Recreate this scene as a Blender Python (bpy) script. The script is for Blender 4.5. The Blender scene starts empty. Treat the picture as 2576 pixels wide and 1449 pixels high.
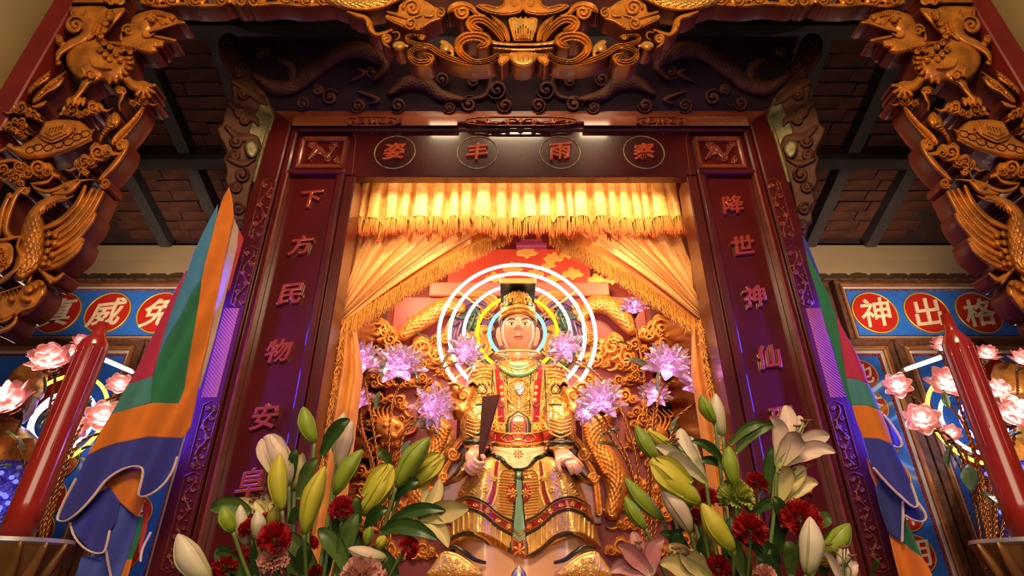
import bpy, math, random
import numpy as np
from mathutils import Vector, Matrix
from mathutils.bvhtree import BVHTree
random.seed(7); rng = np.random.default_rng(7)
SC = bpy.context.scene
COL = SC.collection
# ------------------------------------------------------------------ camera
FPX = 1400.0; CX, CY = 1288.0, 724.5; TH = math.radians(27.9)
CAM = np.array([-0.05, 0.0, 1.5])
cd = bpy.data.cameras.new('camera'); cam = bpy.data.objects.new('camera', cd); COL.objects.link(cam)
cd.sensor_width = 36; cd.lens = FPX / 2576 * 36; cd.clip_start = 0.05; cd.clip_end = 60
cam.location = CAM; cam.rotation_euler = (math.pi / 2 + TH, 0, 0); SC.camera = cam
# ------------------------------------------------------------------ world, lights, exposure
SC.view_settings.view_transform = 'Standard'; SC.view_settings.look = 'None'
SC.view_settings.gamma = 1; SC.view_settings.use_curve_mapping = False
SC.view_settings.exposure = 0.0
cy = SC.cycles; cy.max_bounces = 10; cy.diffuse_bounces = 3; cy.glossy_bounces = 3; cy.transmission_bounces = 9; cy.transparent_max_bounces = 4; cy.adaptive_threshold = 0.03
wd = bpy.data.worlds.new('hall_air'); SC.world = wd; wd.use_nodes = True
wd.node_tree.nodes['Background'].inputs[0].default_value = (0.30, 0.16, 0.10, 1)
wd.node_tree.nodes['Background'].inputs[1].default_value = 0.10
def area(name, loc, target, size, power, col, sy=None):
    l = bpy.data.lights.new(name, 'AREA'); l.energy = power; l.color = col; l.size = size
    if sy: l.shape = 'RECTANGLE'; l.size_y = sy
    o = bpy.data.objects.new(name, l); COL.objects.link(o); o.location = loc
    d = Vector(target) - Vector(loc); o.rotation_euler = d.to_track_quat('-Z', 'Y').to_euler()
    return o
def point(name, loc, power, col, r=0.04):
    l = bpy.data.lights.new(name, 'POINT'); l.energy = power; l.color = col; l.shadow_soft_size = r
    o = bpy.data.objects.new(name, l); COL.objects.link(o); o.location = loc
    return o
WARM = (1.0, 0.62, 0.30)
def spot(name, loc, target, power, col, ang, r=0.006, blend=1.0):
    l = bpy.data.lights.new(name, 'SPOT'); l.energy = power; l.color = col; l.shadow_soft_size = r; l.spot_size = math.radians(ang); l.spot_blend = blend
    o = bpy.data.objects.new(name, l); COL.objects.link(o); o.location = loc
    o.rotation_euler = (Vector(target) - Vector(loc)).to_track_quat('-Z', 'Y').to_euler(); return o
# lamps of the hall: four tubes over the altar, one larger lamp behind the viewer
for lx in (-0.52, -0.11, 0.07, 0.52):
    area('hall_tube_lamp', (lx, 1.88, 4.27), (lx, 2.405, 3.77), 0.19, 1.3, (1, 0.74, 0.45), 0.045)
area('hall_lamp_front', (0.0, -0.9, 4.3), (0, 1.9, 2.4), 1.3, 135, (1, 0.68, 0.38), 0.7)
area('hall_lamp_low', (0.0, -1.6, 2.3), (0, 2.2, 2.0), 2.2, 48, (1, 0.78, 0.56), 1.2)  # unseen fill light added from behind the viewer
# lamps inside the shrine, hidden behind the lintel
o_ = area('shrine_strip_lamp', (0, 2.472, 3.585), (0, 3.05, 2.3), 1.65, 20, (1, 0.64, 0.31), 0.05); o_.data.spread = math.radians(86)
area('valance_strip_lamp', (0, 2.50, 3.64), (0, 2.85, 2.5), 1.6, 4.5, (1, 0.62, 0.28), 0.04)
for s in (-1, 1):
    spot('hall_spot_lamp', (s * .55, 0.25, 3.32), (s * .05, 2.95, 2.45), 92, (1, 0.70, 0.40), 30, .03)  # unseen spots added to brighten the statue through the opening
    spot('hall_spot_lamp', (s * .95, 0.25, 3.25), (s * .42, 3.3, 2.4), 150, (1, 0.66, 0.36), 26, .03)  # unseen spots added to brighten the carved screen
    # violet neon strips: one high on the hall side, one behind each banner beside the jamb
    area('violet_neon_strip', (s * 2.45, 0.25, 3.2), (s * 1.2, 2.4, 2.6), 0.22, 2.5, (0.09, 0.05, 1.0), 1.4)
    area('violet_jamb_strip', (s * 1.62, 2.2, 2.42), (s * 1.36, 2.37, 2.42), 0.04, 16, (0.09, 0.05, 1.0), 0.8)
    spot('side_bay_lamp', (s * 2.45, 2.7, 2.85), (s * 2.6, 3.85, 3.62), 60, (1, 0.80, 0.58), 84)  # unseen spot added to brighten the back wall of the side bay
    area('shrine_back_lamp', (s * 0.74, 2.92, 3.38), (s * .3, 3.42, 2.5), 0.2, 13, (1, 0.62, 0.30), 0.12)  # unseen light added behind the drapes to brighten the screen
# ------------------------------------------------------------------ projection helpers
cT, sT = math.cos(TH), math.sin(TH)
def rays(px, py):
    px = np.asarray(px, float); py = np.asarray(py, float)
    xr = (px - CX) / FPX; yu = (CY - py) / FPX
    return np.stack([xr, cT - yu * sT, sT + yu * cT], -1)
def W(px, py, Y):
    d = rays(px, py); t = (np.asarray(Y, float) - CAM[1]) / d[..., 1]
    return CAM + t[..., None] * d
def WV(px, py, Y): return Vector(W(px, py, Y))
def ZR(py, Y): return float(W(CX, py, Y)[2])
def pxs(px, py, Y):                         # metres per pixel there
    return Y * np.linalg.norm([0, 1, 0]) / rays(px, py)[1] / FPX
def on_plane(Y):
    def f(px, py, h):
        h = np.broadcast_to(h, np.shape(px)); p = W(px, py, Y - np.maximum(h, 0)); p[..., 1] -= np.minimum(h, 0); return p
    return f
def on_tilt(p0, n):
    p0 = np.array(p0, float); n = np.array(n, float); n = n / np.linalg.norm(n)
    def f(px, py, h):
        d = rays(px, py); h = np.broadcast_to(h, np.shape(px)); t = ((p0 - CAM) @ n + np.maximum(h, 0)) / (d @ n)
        return CAM + t[..., None] * d + np.minimum(h, 0)[..., None] * n
    return f
def on_bvh(bvh, fallback=None):
    def f(px, py, h):
        d = rays(px, py); sh = np.shape(px); out = np.full(sh + (3,), np.nan)
        o = Vector(CAM); hh = np.broadcast_to(h, sh)
        for i in np.ndindex(sh):
            loc, nrm, _, _ = bvh.ray_cast(o, Vector(d[i]))
            if loc is not None:
                if nrm.dot(Vector(d[i])) > 0: nrm = -nrm
                out[i] = loc + nrm * float(hh[i])
        return out
    return f
# ------------------------------------------------------------------ objects
def tag(o, label=None, cat=None, group=None, kind=None):
    if label: o['label'] = label
    if cat: o['category'] = cat
    if group: o['group'] = group
    if kind: o['kind'] = kind
    return o
def empty(name, loc, label=None, cat=None, group=None, kind=None):
    o = bpy.data.objects.new(name, None); COL.objects.link(o); o.location = loc; o.empty_display_size = 0.05
    return tag(o, label, cat, group, kind)
def link(name, me, mat=None, parent=None):
    if mat is not None and not me.materials: me.materials.append(mat)
    o = bpy.data.objects.new(name, me); COL.objects.link(o)
    if parent is not None:
        o.parent = parent
        if parent.type == 'EMPTY' and parent.parent is None: o.matrix_parent_inverse = Matrix.Translation(-Vector(parent.location))
    return o
def mirror(o, parent=None):                  # a mirrored copy across the middle plane of the shrine
    c = o.copy(); COL.objects.link(c); c.scale.x = -1; c.parent = parent
    if parent is not None and parent.type == 'EMPTY' and parent.parent is None: c.matrix_parent_inverse = Matrix.Translation(-Vector(parent.location))
    else: c.matrix_parent_inverse = Matrix.Identity(4)
    return c
def mesh(name, V, Fc, mat=None, parent=None, smooth=True, sharp=None):
    me = bpy.data.meshes.new(name)
    V = np.asarray(V, float)
    me.from_pydata(V.tolist(), [], [tuple(int(i) for i in f) for f in Fc])
    if smooth:
        me.polygons.foreach_set('use_smooth', [True] * len(me.polygons))
        if sharp: me.set_sharp_from_angle(angle=math.radians(sharp))
    me.update()
    return link(name, me, mat, parent)
class MB:                                    # collects vertices and faces
    def __init__(s): s.V = []; s.F = []
    def add(s, V, F):
        n = len(s.V); s.V.extend([tuple(v) for v in V]); s.F.extend([tuple(i + n for i in f) for f in F]); return s
    def box(s, a, b, bev=0.0):
        (x0, y0, z0), (x1, y1, z1) = a, b
        if bev <= 0:
            V = [(x, y, z) for x in (x0, x1) for y in (y0, y1) for z in (z0, z1)]
            F = [(0, 1, 3, 2), (4, 6, 7, 5), (0, 4, 5, 1), (2, 3, 7, 6), (0, 2, 6, 4), (1, 5, 7, 3)]
            return s.add(V, F)
        c = [(x0 + x1) / 2, (y0 + y1) / 2, (z0 + z1) / 2]; hs = [abs(x1 - x0) / 2, abs(y1 - y0) / 2, abs(z1 - z0) / 2]
        bev = min(bev, min(hs) * 0.9); V = []; idx = {}
        for sx in (-1, 1):
            for sy in (-1, 1):
                for sz in (-1, 1):
                    for ax in range(3):
                        p = [sx * (hs[0] - bev), sy * (hs[1] - bev), sz * (hs[2] - bev)]
                        p[ax] = (sx, sy, sz)[ax] * hs[ax]
                        idx[(sx, sy, sz, ax)] = len(V); V.append(tuple(c[k] + p[k] for k in range(3)))
        F = []
        for ax in range(3):
            o1, o2 = [k for k in range(3) if k != ax]
            for sg in (-1, 1):
                q = []
                for (a1, a2) in ((-1, -1), (1, -1), (1, 1), (-1, 1)):
                    k = [0, 0, 0]; k[ax] = sg; k[o1] = a1; k[o2] = a2; q.append(idx[(*k, ax)])
                F.append(tuple(q))
        for ax in range(3):
            o1, o2 = [k for k in range(3) if k != ax]
            for a1 in (-1, 1):
                for a2 in (-1, 1):
                    k0 = [0, 0, 0]; k0[o1] = a1; k0[o2] = a2; k1 = list(k0); k0[ax] = -1; k1[ax] = 1
                    F.append((idx[(*k0, o1)], idx[(*k1, o1)], idx[(*k1, o2)], idx[(*k0, o2)]))
        for sx in (-1, 1):
            for sy in (-1, 1):
                for sz in (-1, 1): F.append(tuple(idx[(sx, sy, sz, a)] for a in range(3)))
        return s.add(V, F)
    def tube(s, P, R, n=8, closed=False, caps=True, flat=None, twist=0.0):
        V, F = tube(P, R, n, closed, caps, flat, twist); return s.add(V, F)
    def build(s, name, mat=None, parent=None, smooth=False, sharp=None):
        return mesh(name, s.V, s.F, mat, parent, smooth, sharp)
def tube(P, R, n=8, closed=False, caps=True, flat=None, twist=0.0):
    P = np.asarray(P, float); m = len(P); R = np.broadcast_to(np.asarray(R, float), (m,))
    T = np.gradient(P, axis=0) if not closed else (np.roll(P, -1, 0) - np.roll(P, 1, 0))
    T /= np.maximum(np.linalg.norm(T, axis=1, keepdims=True), 1e-9)
    up = np.array([0, 1.0, 0]) if abs(T[0] @ np.array([0, 1.0, 0])) < 0.9 else np.array([1.0, 0, 0])
    N = np.zeros_like(P); v = up - (up @ T[0]) * T[0]; N[0] = v / np.linalg.norm(v)
    for i in range(1, m):
        v = N[i - 1] - (N[i - 1] @ T[i]) * T[i]; N[i] = v / max(np.linalg.norm(v), 1e-9)
    B = np.cross(T, N); a = np.arange(n) * 2 * math.pi / n; fl = 1.0 if flat is None else flat
    V = []
    for i in range(m):
        aa = a + twist * i
        V.append(P[i] + R[i] * (np.cos(aa)[:, None] * N[i] * fl + np.sin(aa)[:, None] * B[i]))
    V = np.concatenate(V); F = []
    for i in range(m if closed else m - 1):
        j = (i + 1) % m
        for k in range(n): F.append((i * n + k, i * n + (k + 1) % n, j * n + (k + 1) % n, j * n + k))
    if caps and not closed:
        F.append(tuple(range(n - 1, -1, -1))); F.append(tuple((m - 1) * n + k for k in range(n)))
    return V, F
def lathe(prof, n=24, c=(0, 0, 0)):          # prof: (r, z)
    V = []; F = []; m = len(prof)
    for r, z in prof:
        for k in range(n):
            a = 2 * math.pi * k / n; V.append((c[0] + r * math.cos(a), c[1] + r * math.sin(a), c[2] + z))
    for i in range(m - 1):
        for k in range(n): F.append((i * n + k, i * n + (k + 1) % n, (i + 1) * n + (k + 1) % n, (i + 1) * n + k))
    return V, F
def cr(pts, n=8, closed=False):              # Catmull-Rom
    P = np.asarray(pts, float); m = len(P)
    if m < 3:
        t = np.linspace(0, 1, n * (m - 1) + 1)[:, None]; return P[0] * (1 - t) + P[-1] * t
    idx = lambda i: P[i % m] if closed else P[min(max(i, 0), m - 1)]
    out = []
    for i in range(m if closed else m - 1):
        p0, p1, p2, p3 = idx(i - 1), idx(i), idx(i + 1), idx(i + 2)
        for k in range(n):
            t = k / n
            out.append(0.5 * (2 * p1 + (p2 - p0) * t + (2 * p0 - 5 * p1 + 4 * p2 - p3) * t * t + (3 * p1 - p0 - 3 * p2 + p3) * t ** 3))
    if not closed: out.append(P[-1])
    return np.array(out)
def grid_faces(nu, nv, wrap=False):
    F = []
    for i in range(nu - 1):
        for j in range(nv if wrap else nv - 1): F.append((i * nv + j, i * nv + (j + 1) % nv, (i + 1) * nv + (j + 1) % nv, (i + 1) * nv + j))
    return F
# ------------------------------------------------------------------ carved relief drawn in a height field, with real thickness
class Relief:
    def __init__(s, x0, y0, x1, y1, st=2.0):
        s.xs = np.arange(x0, x1 + st, st); s.ys = np.arange(y0, y1 + st, st); s.st = st
        s.X, s.Y = np.meshgrid(s.xs, s.ys); s.H = np.zeros(s.X.shape); s.D = np.full(s.X.shape, -9.0)
    def _sub(s, xa, ya, xb, yb, pad=6):
        i0 = max(int(np.searchsorted(s.xs, xa - pad)) - 1, 0); i1 = min(int(np.searchsorted(s.xs, xb + pad)) + 1, len(s.xs))
        j0 = max(int(np.searchsorted(s.ys, ya - pad)) - 1, 0); j1 = min(int(np.searchsorted(s.ys, yb + pad)) + 1, len(s.ys))
        return (slice(j0, j1), slice(i0, i1)) if i1 > i0 and j1 > j0 else None
    def _put(s, sl, D, h):
        ins = D > -s.st
        s.H[sl] = np.where(ins, np.maximum(s.H[sl], np.where(D > -s.st, h, 0)), s.H[sl]); s.D[sl] = np.maximum(s.D[sl], D)
    def stroke(s, pts, w, h, base=0.0, prof='round', n=6, gr=0.0, k=3, sm=True, cut=False):
        P = np.asarray(pts, float); wa = np.broadcast_to(np.asarray(w, float), (len(P),)) if np.ndim(w) == 0 else np.asarray(w, float)
        if len(wa) != len(P): wa = np.interp(np.linspace(0, 1, len(P)), np.linspace(0, 1, len(wa)), wa)
        Q = np.concatenate([P, wa[:, None]], 1)
        if sm and len(P) > 2: Q = cr(Q, n)
        P = Q[:, :2]; wa = np.maximum(Q[:, 2], 0.4); mw = wa.max()
        sl = s._sub(P[:, 0].min() - mw, P[:, 1].min() - mw, P[:, 0].max() + mw, P[:, 1].max() + mw)
        if sl is None: return s
        gx = s.X[sl]; gy = s.Y[sl]; best = np.full(gx.shape, 1e9); bw = np.ones(gx.shape); bs = np.zeros(gx.shape); bu = np.zeros(gx.shape)
        L = np.concatenate([[0], np.cumsum(np.linalg.norm(np.diff(P, axis=0), axis=1))])
        for i in range(len(P) - 1):
            a, b = P[i], P[i + 1]; d = b - a; l2 = d @ d
            if l2 < 1e-9: continue
            t = np.clip(((gx - a[0]) * d[0] + (gy - a[1]) * d[1]) / l2, 0, 1)
            ex = gx - a[0] - t * d[0]; ey = gy - a[1] - t * d[1]; dd = np.hypot(ex, ey)
            ww = wa[i] + (wa[i + 1] - wa[i]) * t; key = dd - ww; m = key < best
            best = np.where(m, key, best); bw = np.where(m, ww, bw); bu = np.where(m, L[i] + t * (L[i + 1] - L[i]), bu)
            bs = np.where(m, np.sign(ex * d[1] - ey * d[0]) * dd, bs)
        D = -best; r = np.clip((bw - D) / bw, 0, 1)
        if cut:
            msk = D > 0; s.H[sl] = np.where(msk, np.maximum(s.H[sl] - h * np.sqrt(np.maximum(1 - r * r, 0)), 0), s.H[sl]); return s
        if prof == 'round': hh = np.sqrt(np.maximum(1 - r * r, 0))
        elif prof == 'flat': hh = np.maximum(1 - r ** 8, 0) ** 0.5
        elif prof == 'scroll':
            q = bs / bw; hh = np.maximum(1 - r ** 6, 0) ** 0.5 * (0.80 + 0.20 * np.cos(q * math.pi * k) * (np.abs(q) < 0.95))
        elif prof == 'scale':
            rows = bu / gr; cols = bs / gr; val = np.zeros(rows.shape)
            for p in (0, 1):
                xp = (cols + .5 * p) % 1.0 - .5; vp = (rows + p) % 2.0
                val = np.maximum(val, np.clip(1.15 - (xp / .50) ** 2 - ((vp - .95) / 1.0) ** 2, 0, 1) ** .5 * (.45 + .30 * vp))
            hh = np.sqrt(np.maximum(1 - r * r, 0)) * 0.80 + 0.24 * val * (1 - r ** 4)
        elif prof == 'ridge':
            hh = np.sqrt(np.maximum(1 - r * r, 0)) * (0.78 + 0.22 * np.abs(np.sin(bu / gr * math.pi)))
        elif prof == 'dish':
            hh = np.maximum(1 - r ** 8, 0) ** 0.5 * (0.55 + 0.45 * r ** 2)
        s._put(sl, D, base + h * hh); return s
    def blob(s, cx, cy, rx, ry=None, h=0.01, base=0.0, rot=0.0, p=0.5):
        ry = ry or rx; m = max(rx, ry); sl = s._sub(cx - m, cy - m, cx + m, cy + m)
        if sl is None: return s
        c, si = math.cos(rot), math.sin(rot); dx = s.X[sl] - cx; dy = s.Y[sl] - cy
        u = (dx * c + dy * si) / rx; v = (-dx * si + dy * c) / ry; r = np.hypot(u, v)
        D = (1 - r) * min(rx, ry); s._put(sl, D, base + h * np.maximum(1 - r * r, 0) ** p); return s
    def poly(s, pts, h, base=0.0, edge=4.0, sm=0, groove=None):
        P = np.asarray(pts, float)
        if sm: P = cr(P, sm, True)
        sl = s._sub(P[:, 0].min(), P[:, 1].min(), P[:, 0].max(), P[:, 1].max())
        if sl is None: return s
        gx = s.X[sl]; gy = s.Y[sl]; dmin = np.full(gx.shape, 1e9); ins = np.zeros(gx.shape, bool)
        for i in range(len(P)):
            a, b = P[i], P[(i + 1) % len(P)]; d = b - a; l2 = max(d @ d, 1e-9)
            t = np.clip(((gx - a[0]) * d[0] + (gy - a[1]) * d[1]) / l2, 0, 1)
            dmin = np.minimum(dmin, np.hypot(gx - a[0] - t * d[0], gy - a[1] - t * d[1]))
            if a[1] != b[1]:
                c = ((a[1] > gy) != (b[1] > gy)) & (gx < (b[0] - a[0]) * (gy - a[1]) / (b[1] - a[1]) + a[0]); ins ^= c
        D = np.where(ins, dmin, -dmin); q = np.clip(D / edge, 0, 1); hh = np.sqrt(np.maximum(1 - (1 - q) ** 2, 0))
        if groove: hh = hh - 0.3 * np.exp(-((D - groove) / (groove * 0.22)) ** 2)
        s._put(sl, D, base + h * hh); return s
    def spiral(s, cx, cy, r0, r1, a0, turns, w, h, base=0.0, prof='round', asp=1.0, k=2):
        t = np.linspace(0, 1, max(int(abs(turns) * 14), 6)); a = math.radians(a0) + t * turns * 2 * math.pi; r = r0 + (r1 - r0) * t
        return s.stroke(np.stack([cx + r * np.cos(a), cy + asp * r * np.sin(a)], 1), w, h, base, prof, sm=False, k=k)
    def cloud(s, cx, cy, sc, rot=0, flip=1, h=0.03, base=0.0):
        c, si = math.cos(math.radians(rot)), math.sin(math.radians(rot))
        f = lambda L: [(cx + sc * (x * flip * c - y * si), cy + sc * (x * flip * si + y * c)) for x, y in L]
        def spi(x, y, r0, r1, a0, tr, w0, w1, b):
            t = np.linspace(0, 1, 14); a = math.radians(a0) + t * tr * 2 * math.pi; r = r0 + (r1 - r0) * t
            s.stroke(f(list(zip(x + r * np.cos(a), y + r * np.sin(a)))), np.linspace(w0, w1, 14) * sc, h * 0.55, b, 'round', sm=False)
        s.poly(f([(-1, .35), (-.9, -.2), (-.45, -.25), (-.3, -.7), (.15, -.85), (.5, -.55), (.8, -.5), (1.05, -.1), (.9, .3), (.45, .5), (0, .45), (-.5, .55)]), h * .55, base, 5, 4, groove=5)
        spi(.1, -.2, .5, .06, 100, 1.5, .12, .1, base + h * .5)
        spi(-.55, .15, .3, .05, 0, 1.25, .09, .08, base + h * .5)
        spi(.62, .05, .28, .05, 180, -1.25, .09, .08, base + h * .5)
        s.stroke(f([(.9, .2), (1.4, .35), (1.9, .15)]), np.array([.18, .13, .03]) * sc, h * .6, base)
        return s
    def build(s, name, fmap, mat, parent=None, depth=0.02, sharp=None, skirt=True, side=None):
        st = s.st; D = s.D
        cell = (D[:-1, :-1] > 0) | (D[1:, :-1] > 0) | (D[:-1, 1:] > 0) | (D[1:, 1:] > 0)
        cell &= (D[:-1, :-1] > -3 * st) & (D[1:, :-1] > -3 * st) & (D[:-1, 1:] > -3 * st) & (D[1:, 1:] > -3 * st)
        gy, gx = np.gradient(D, st); gl = np.maximum(np.hypot(gx, gy), 0.3)
        out = D <= 0; k = np.where(out, np.clip(-D, 0, 1.6 * st), 0) / gl
        X = s.X + gx / gl * k * 0.98; Y = s.Y + gy / gl * k * 0.98
        H = np.where(out, 0.0, s.H)
        use = np.zeros(D.shape, bool)
        for dj in (0, 1):
            for di in (0, 1): use[dj:dj + cell.shape[0], di:di + cell.shape[1]] |= cell
        ids = np.full(D.shape, -1); ids[use] = np.arange(use.sum())
        P = fmap(X[use], Y[use], H[use])
        bad = np.isnan(P).any(1)
        P0 = fmap(X[use], Y[use], np.full(use.sum(), -depth)) if skirt else None
        a = ids[:-1, :-1][cell]; b = ids[:-1, 1:][cell]; c = ids[1:, 1:][cell]; d = ids[1:, :-1][cell]
        Q = np.stack([a, d, c, b], 1)
        if bad.any(): Q = Q[~bad[Q].any(1)]
        V = [np.nan_to_num(P)]; Fs = [Q]
        if skirt and len(Q):
            E = np.concatenate([Q[:, [0, 1]], Q[:, [1, 2]], Q[:, [2, 3]], Q[:, [3, 0]]]); n = len(P)
            key = E[:, 0].astype(np.int64) * n + E[:, 1]; rkey = E[:, 1].astype(np.int64) * n + E[:, 0]
            B = E[~np.isin(key, rkey)]; u = np.unique(B); mp = np.full(n, -1); mp[u] = np.arange(len(u)) + n
            V.append(np.nan_to_num(P0[u])); Fs.append(np.stack([B[:, 1], B[:, 0], mp[B[:, 0]], mp[B[:, 1]]], 1))
        V = np.concatenate(V); Fa = np.concatenate(Fs) if len(Fs) > 1 else Fs[0]
        me = bpy.data.meshes.new(name); nf = len(Fa)
        me.vertices.add(len(V)); me.vertices.foreach_set('co', V.ravel())
        me.loops.add(nf * 4); me.loops.foreach_set('vertex_index', Fa.ravel().astype(np.int32))
        me.polygons.add(nf); me.polygons.foreach_set('loop_start', np.arange(nf, dtype=np.int32) * 4)
        me.polygons.foreach_set('use_smooth', np.ones(nf, bool)); me.update(calc_edges=True)
        me.set_sharp_from_angle(angle=math.radians(sharp or 60))
        if side is not None:
            me.materials.append(mat); me.materials.append(side)
            mi = np.zeros(len(me.polygons), np.int32); mi[len(Q):] = 1; me.polygons.foreach_set('material_index', mi)
        return link(name, me, mat, parent)
# ------------------------------------------------------------------ materials
MATS = {}
def mat(name, col, rough=0.5, metal=0.0, **kw):
    if name in MATS: return MATS[name]
    m = bpy.data.materials.new(name); m.use_nodes = True; MATS[name] = m
    nt = m.node_tree; b = nt.nodes['Principled BSDF']; b.inputs['Base Color'].default_value = (*col, 1)
    b.inputs['Roughness'].default_value = rough; b.inputs['Metallic'].default_value = metal
    if 'coat' in kw: b.inputs['Coat Weight'].default_value = kw['coat']; b.inputs['Coat Roughness'].default_value = kw.get('coat_r', 0.1)
    if 'trans' in kw: b.inputs['Transmission Weight'].default_value = kw['trans']; b.inputs['IOR'].default_value = kw.get('ior', 1.45)
    if 'sss' in kw: b.inputs['Subsurface Weight'].default_value = kw['sss']; b.inputs['Subsurface Radius'].default_value = kw.get('sssr', (.02, .01, .005)); b.inputs['Subsurface Scale'].default_value = 0.3
    if 'emit' in kw: b.inputs['Emission Color'].default_value = (*kw['emit'], 1); b.inputs['Emission Strength'].default_value = kw.get('es', 1)
    if 'sheen' in kw: b.inputs['Sheen Weight'].default_value = kw['sheen']
    if 'spec' in kw: b.inputs['Specular IOR Level'].default_value = kw['spec']
    tc = nt.nodes.new('ShaderNodeTexCoord')
    if kw.get('var'):                        # blotchy wear of the paint itself
        n = nt.nodes.new('ShaderNodeTexNoise'); n.inputs['Scale'].default_value = kw.get('vscale', 9); n.inputs['Detail'].default_value = 4
        r = nt.nodes.new('ShaderNodeValToRGB'); v = kw['var']; c2 = kw.get('col2', tuple(c * (1 - v) for c in col))
        r.color_ramp.elements[0].position = 0.35; r.color_ramp.elements[1].position = 0.7
        r.color_ramp.elements[0].color = (*c2, 1); r.color_ramp.elements[1].color = (*[min(c * (1 + v * .5), 1) for c in col], 1)
        nt.links.new(tc.outputs['Object'], n.inputs['Vector']); nt.links.new(n.outputs['Fac'], r.inputs[0]); nt.links.new(r.outputs[0], b.inputs['Base Color'])
    if kw.get('bump'):
        kind = kw.get('btex', 'noise')
        if kind == 'noise':
            t = nt.nodes.new('ShaderNodeTexNoise'); t.inputs['Scale'].default_value = kw.get('bscale', 60); t.inputs['Detail'].default_value = 3; o = t.outputs['Fac']
        elif kind == 'voronoi':
            t = nt.nodes.new('ShaderNodeTexVoronoi'); t.inputs['Scale'].default_value = kw.get('bscale', 60); o = t.outputs['Distance']
        else:
            t = nt.nodes.new('ShaderNodeTexWave'); t.inputs['Scale'].default_value = kw.get('bscale', 60); t.inputs['Distortion'].default_value = kw.get('bdist', 3); o = t.outputs['Fac']
            t.bands_direction = kw.get('bdir', 'X')
        mp = nt.nodes.new('ShaderNodeMapping'); mp.inputs['Scale'].default_value = kw.get('bmap', (1, 1, 1))
        bp = nt.nodes.new('ShaderNodeBump'); bp.inputs['Strength'].default_value = kw['bump']; bp.inputs['Distance'].default_value = kw.get('bd', 0.004)
        nt.links.new(tc.outputs['Object'], mp.inputs[0]); nt.links.new(mp.outputs[0], t.inputs['Vector']); nt.links.new(o, bp.inputs['Height']); nt.links.new(bp.outputs[0], b.inputs['Normal'])
    return m
M_LAC = mat('red_lacquer', (0.080, 0.006, 0.005), 0.32, coat=0.6, coat_r=0.12, var=0.25, vscale=5, bump=0.12, bscale=180, bmap=(1, 1, .12))
M_LACP = mat('panel_lacquer', (0.080, 0.0035, 0.0045), 0.30, coat=0.6, coat_r=0.14, var=0.2, vscale=4, bump=0.10, bscale=160, bmap=(1, 1, .1))
M_LACC = mat('carved_lacquer', (0.20, 0.038, 0.014), 0.34, coat=0.4, var=0.3, vscale=20)
M_GOLD = mat('gilded_carving', (0.56, 0.205, 0.024), 0.34, 0.35, coat=.25, var=0.4, vscale=14, bump=0.45, bscale=70, bd=.004)
M_GOLD2 = mat('bright_gilding', (0.80, 0.42, 0.085), 0.30, 0.6, var=0.3, vscale=30)
M_GOLDR = mat('copper_gilding', (0.80, 0.34, 0.075), 0.33, 0.42, var=0.35, vscale=25, bump=0.2, bscale=120, bd=.003)
M_REDB = mat('red_board_paint', (0.16, 0.010, 0.006), 0.45, var=0.2)
M_ORGB = mat('orange_brown_wood', (0.13, 0.020, 0.007), 0.42, coat=0.2, var=0.3, vscale=6)
def text_geo(ch, extrude=0.02, offset=0.0, bevel=0.0):
    cu = bpy.data.curves.new('glyph', 'FONT'); cu.body = ch; cu.extrude = extrude; cu.offset = offset; cu.bevel_depth = bevel; cu.bevel_resolution = 1
    cu.resolution_u = 4
    o = bpy.data.objects.new('glyph', cu); COL.objects.link(o)
    dg = bpy.context.evaluated_depsgraph_get(); me = bpy.data.meshes.new_from_object(o.evaluated_get(dg))
    V = np.array([v.co[:] for v in me.vertices]); Fc = [tuple(p.vertices) for p in me.polygons]
    bpy.data.objects.remove(o); bpy.data.curves.remove(cu); bpy.data.meshes.remove(me)
    if len(V):
        lo = V.min(0); hi = V.max(0); V[:, :2] -= ((lo + hi) / 2)[:2]; V[:, :2] /= max((hi - lo)[:2].max(), 1e-6)
    return V, Fc
def glyph(ch, c, size, mt, parent, name='character', thick=0.01, offset=0.018, bevel=0.012, shear=0.08, slope=0.12):
    """a character standing proud of a frontal face at c = (x, y, z)"""
    V, Fc = text_geo(ch, 0.03, offset, bevel)
    if not len(V): return None
    z = V[:, 2]; z = (z - z.min()) / max(z.max() - z.min(), 1e-6)
    x = V[:, 0] + shear * V[:, 1]
    P = np.stack([c[0] + x * size, c[1] - z * thick, c[2] + (V[:, 1] + slope * V[:, 0]) * size], 1)
    return mesh(name, P, Fc, mt, parent, True, 40)
# ================================================================== shell of the hall
YF = 2.4                                      # front plane of the shrine frame
M_WALL = mat('cream_plaster', (0.46, 0.31, 0.17), 0.85, var=0.12, vscale=2.5, bump=0.15, bscale=25)
M_DARKW = mat('dark_beam_wood', (0.055, 0.042, 0.042), 0.7, var=0.3, vscale=8)
M_TILE = mat('terracotta_roof_tile', (0.105, 0.027, 0.013), 0.8, var=0.5, vscale=6, bump=0.3, bscale=40)
M_FLOOR = mat('dark_floor_tile', (0.06, 0.03, 0.02), 0.4)
YB = 3.85
zb = ZR(617, YB)
mesh('floor', [(-5, -3, 0), (5, -3, 0), (5, 4.2, 0), (-5, 4.2, 0)], [(0, 1, 2, 3)], M_FLOOR, smooth=False)['kind'] = 'structure'
b = MB(); b.box((-5, YB, 0), (5, YB + 0.2, zb)); o = b.build('wall_back', M_WALL); o['kind'] = 'structure'
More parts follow.
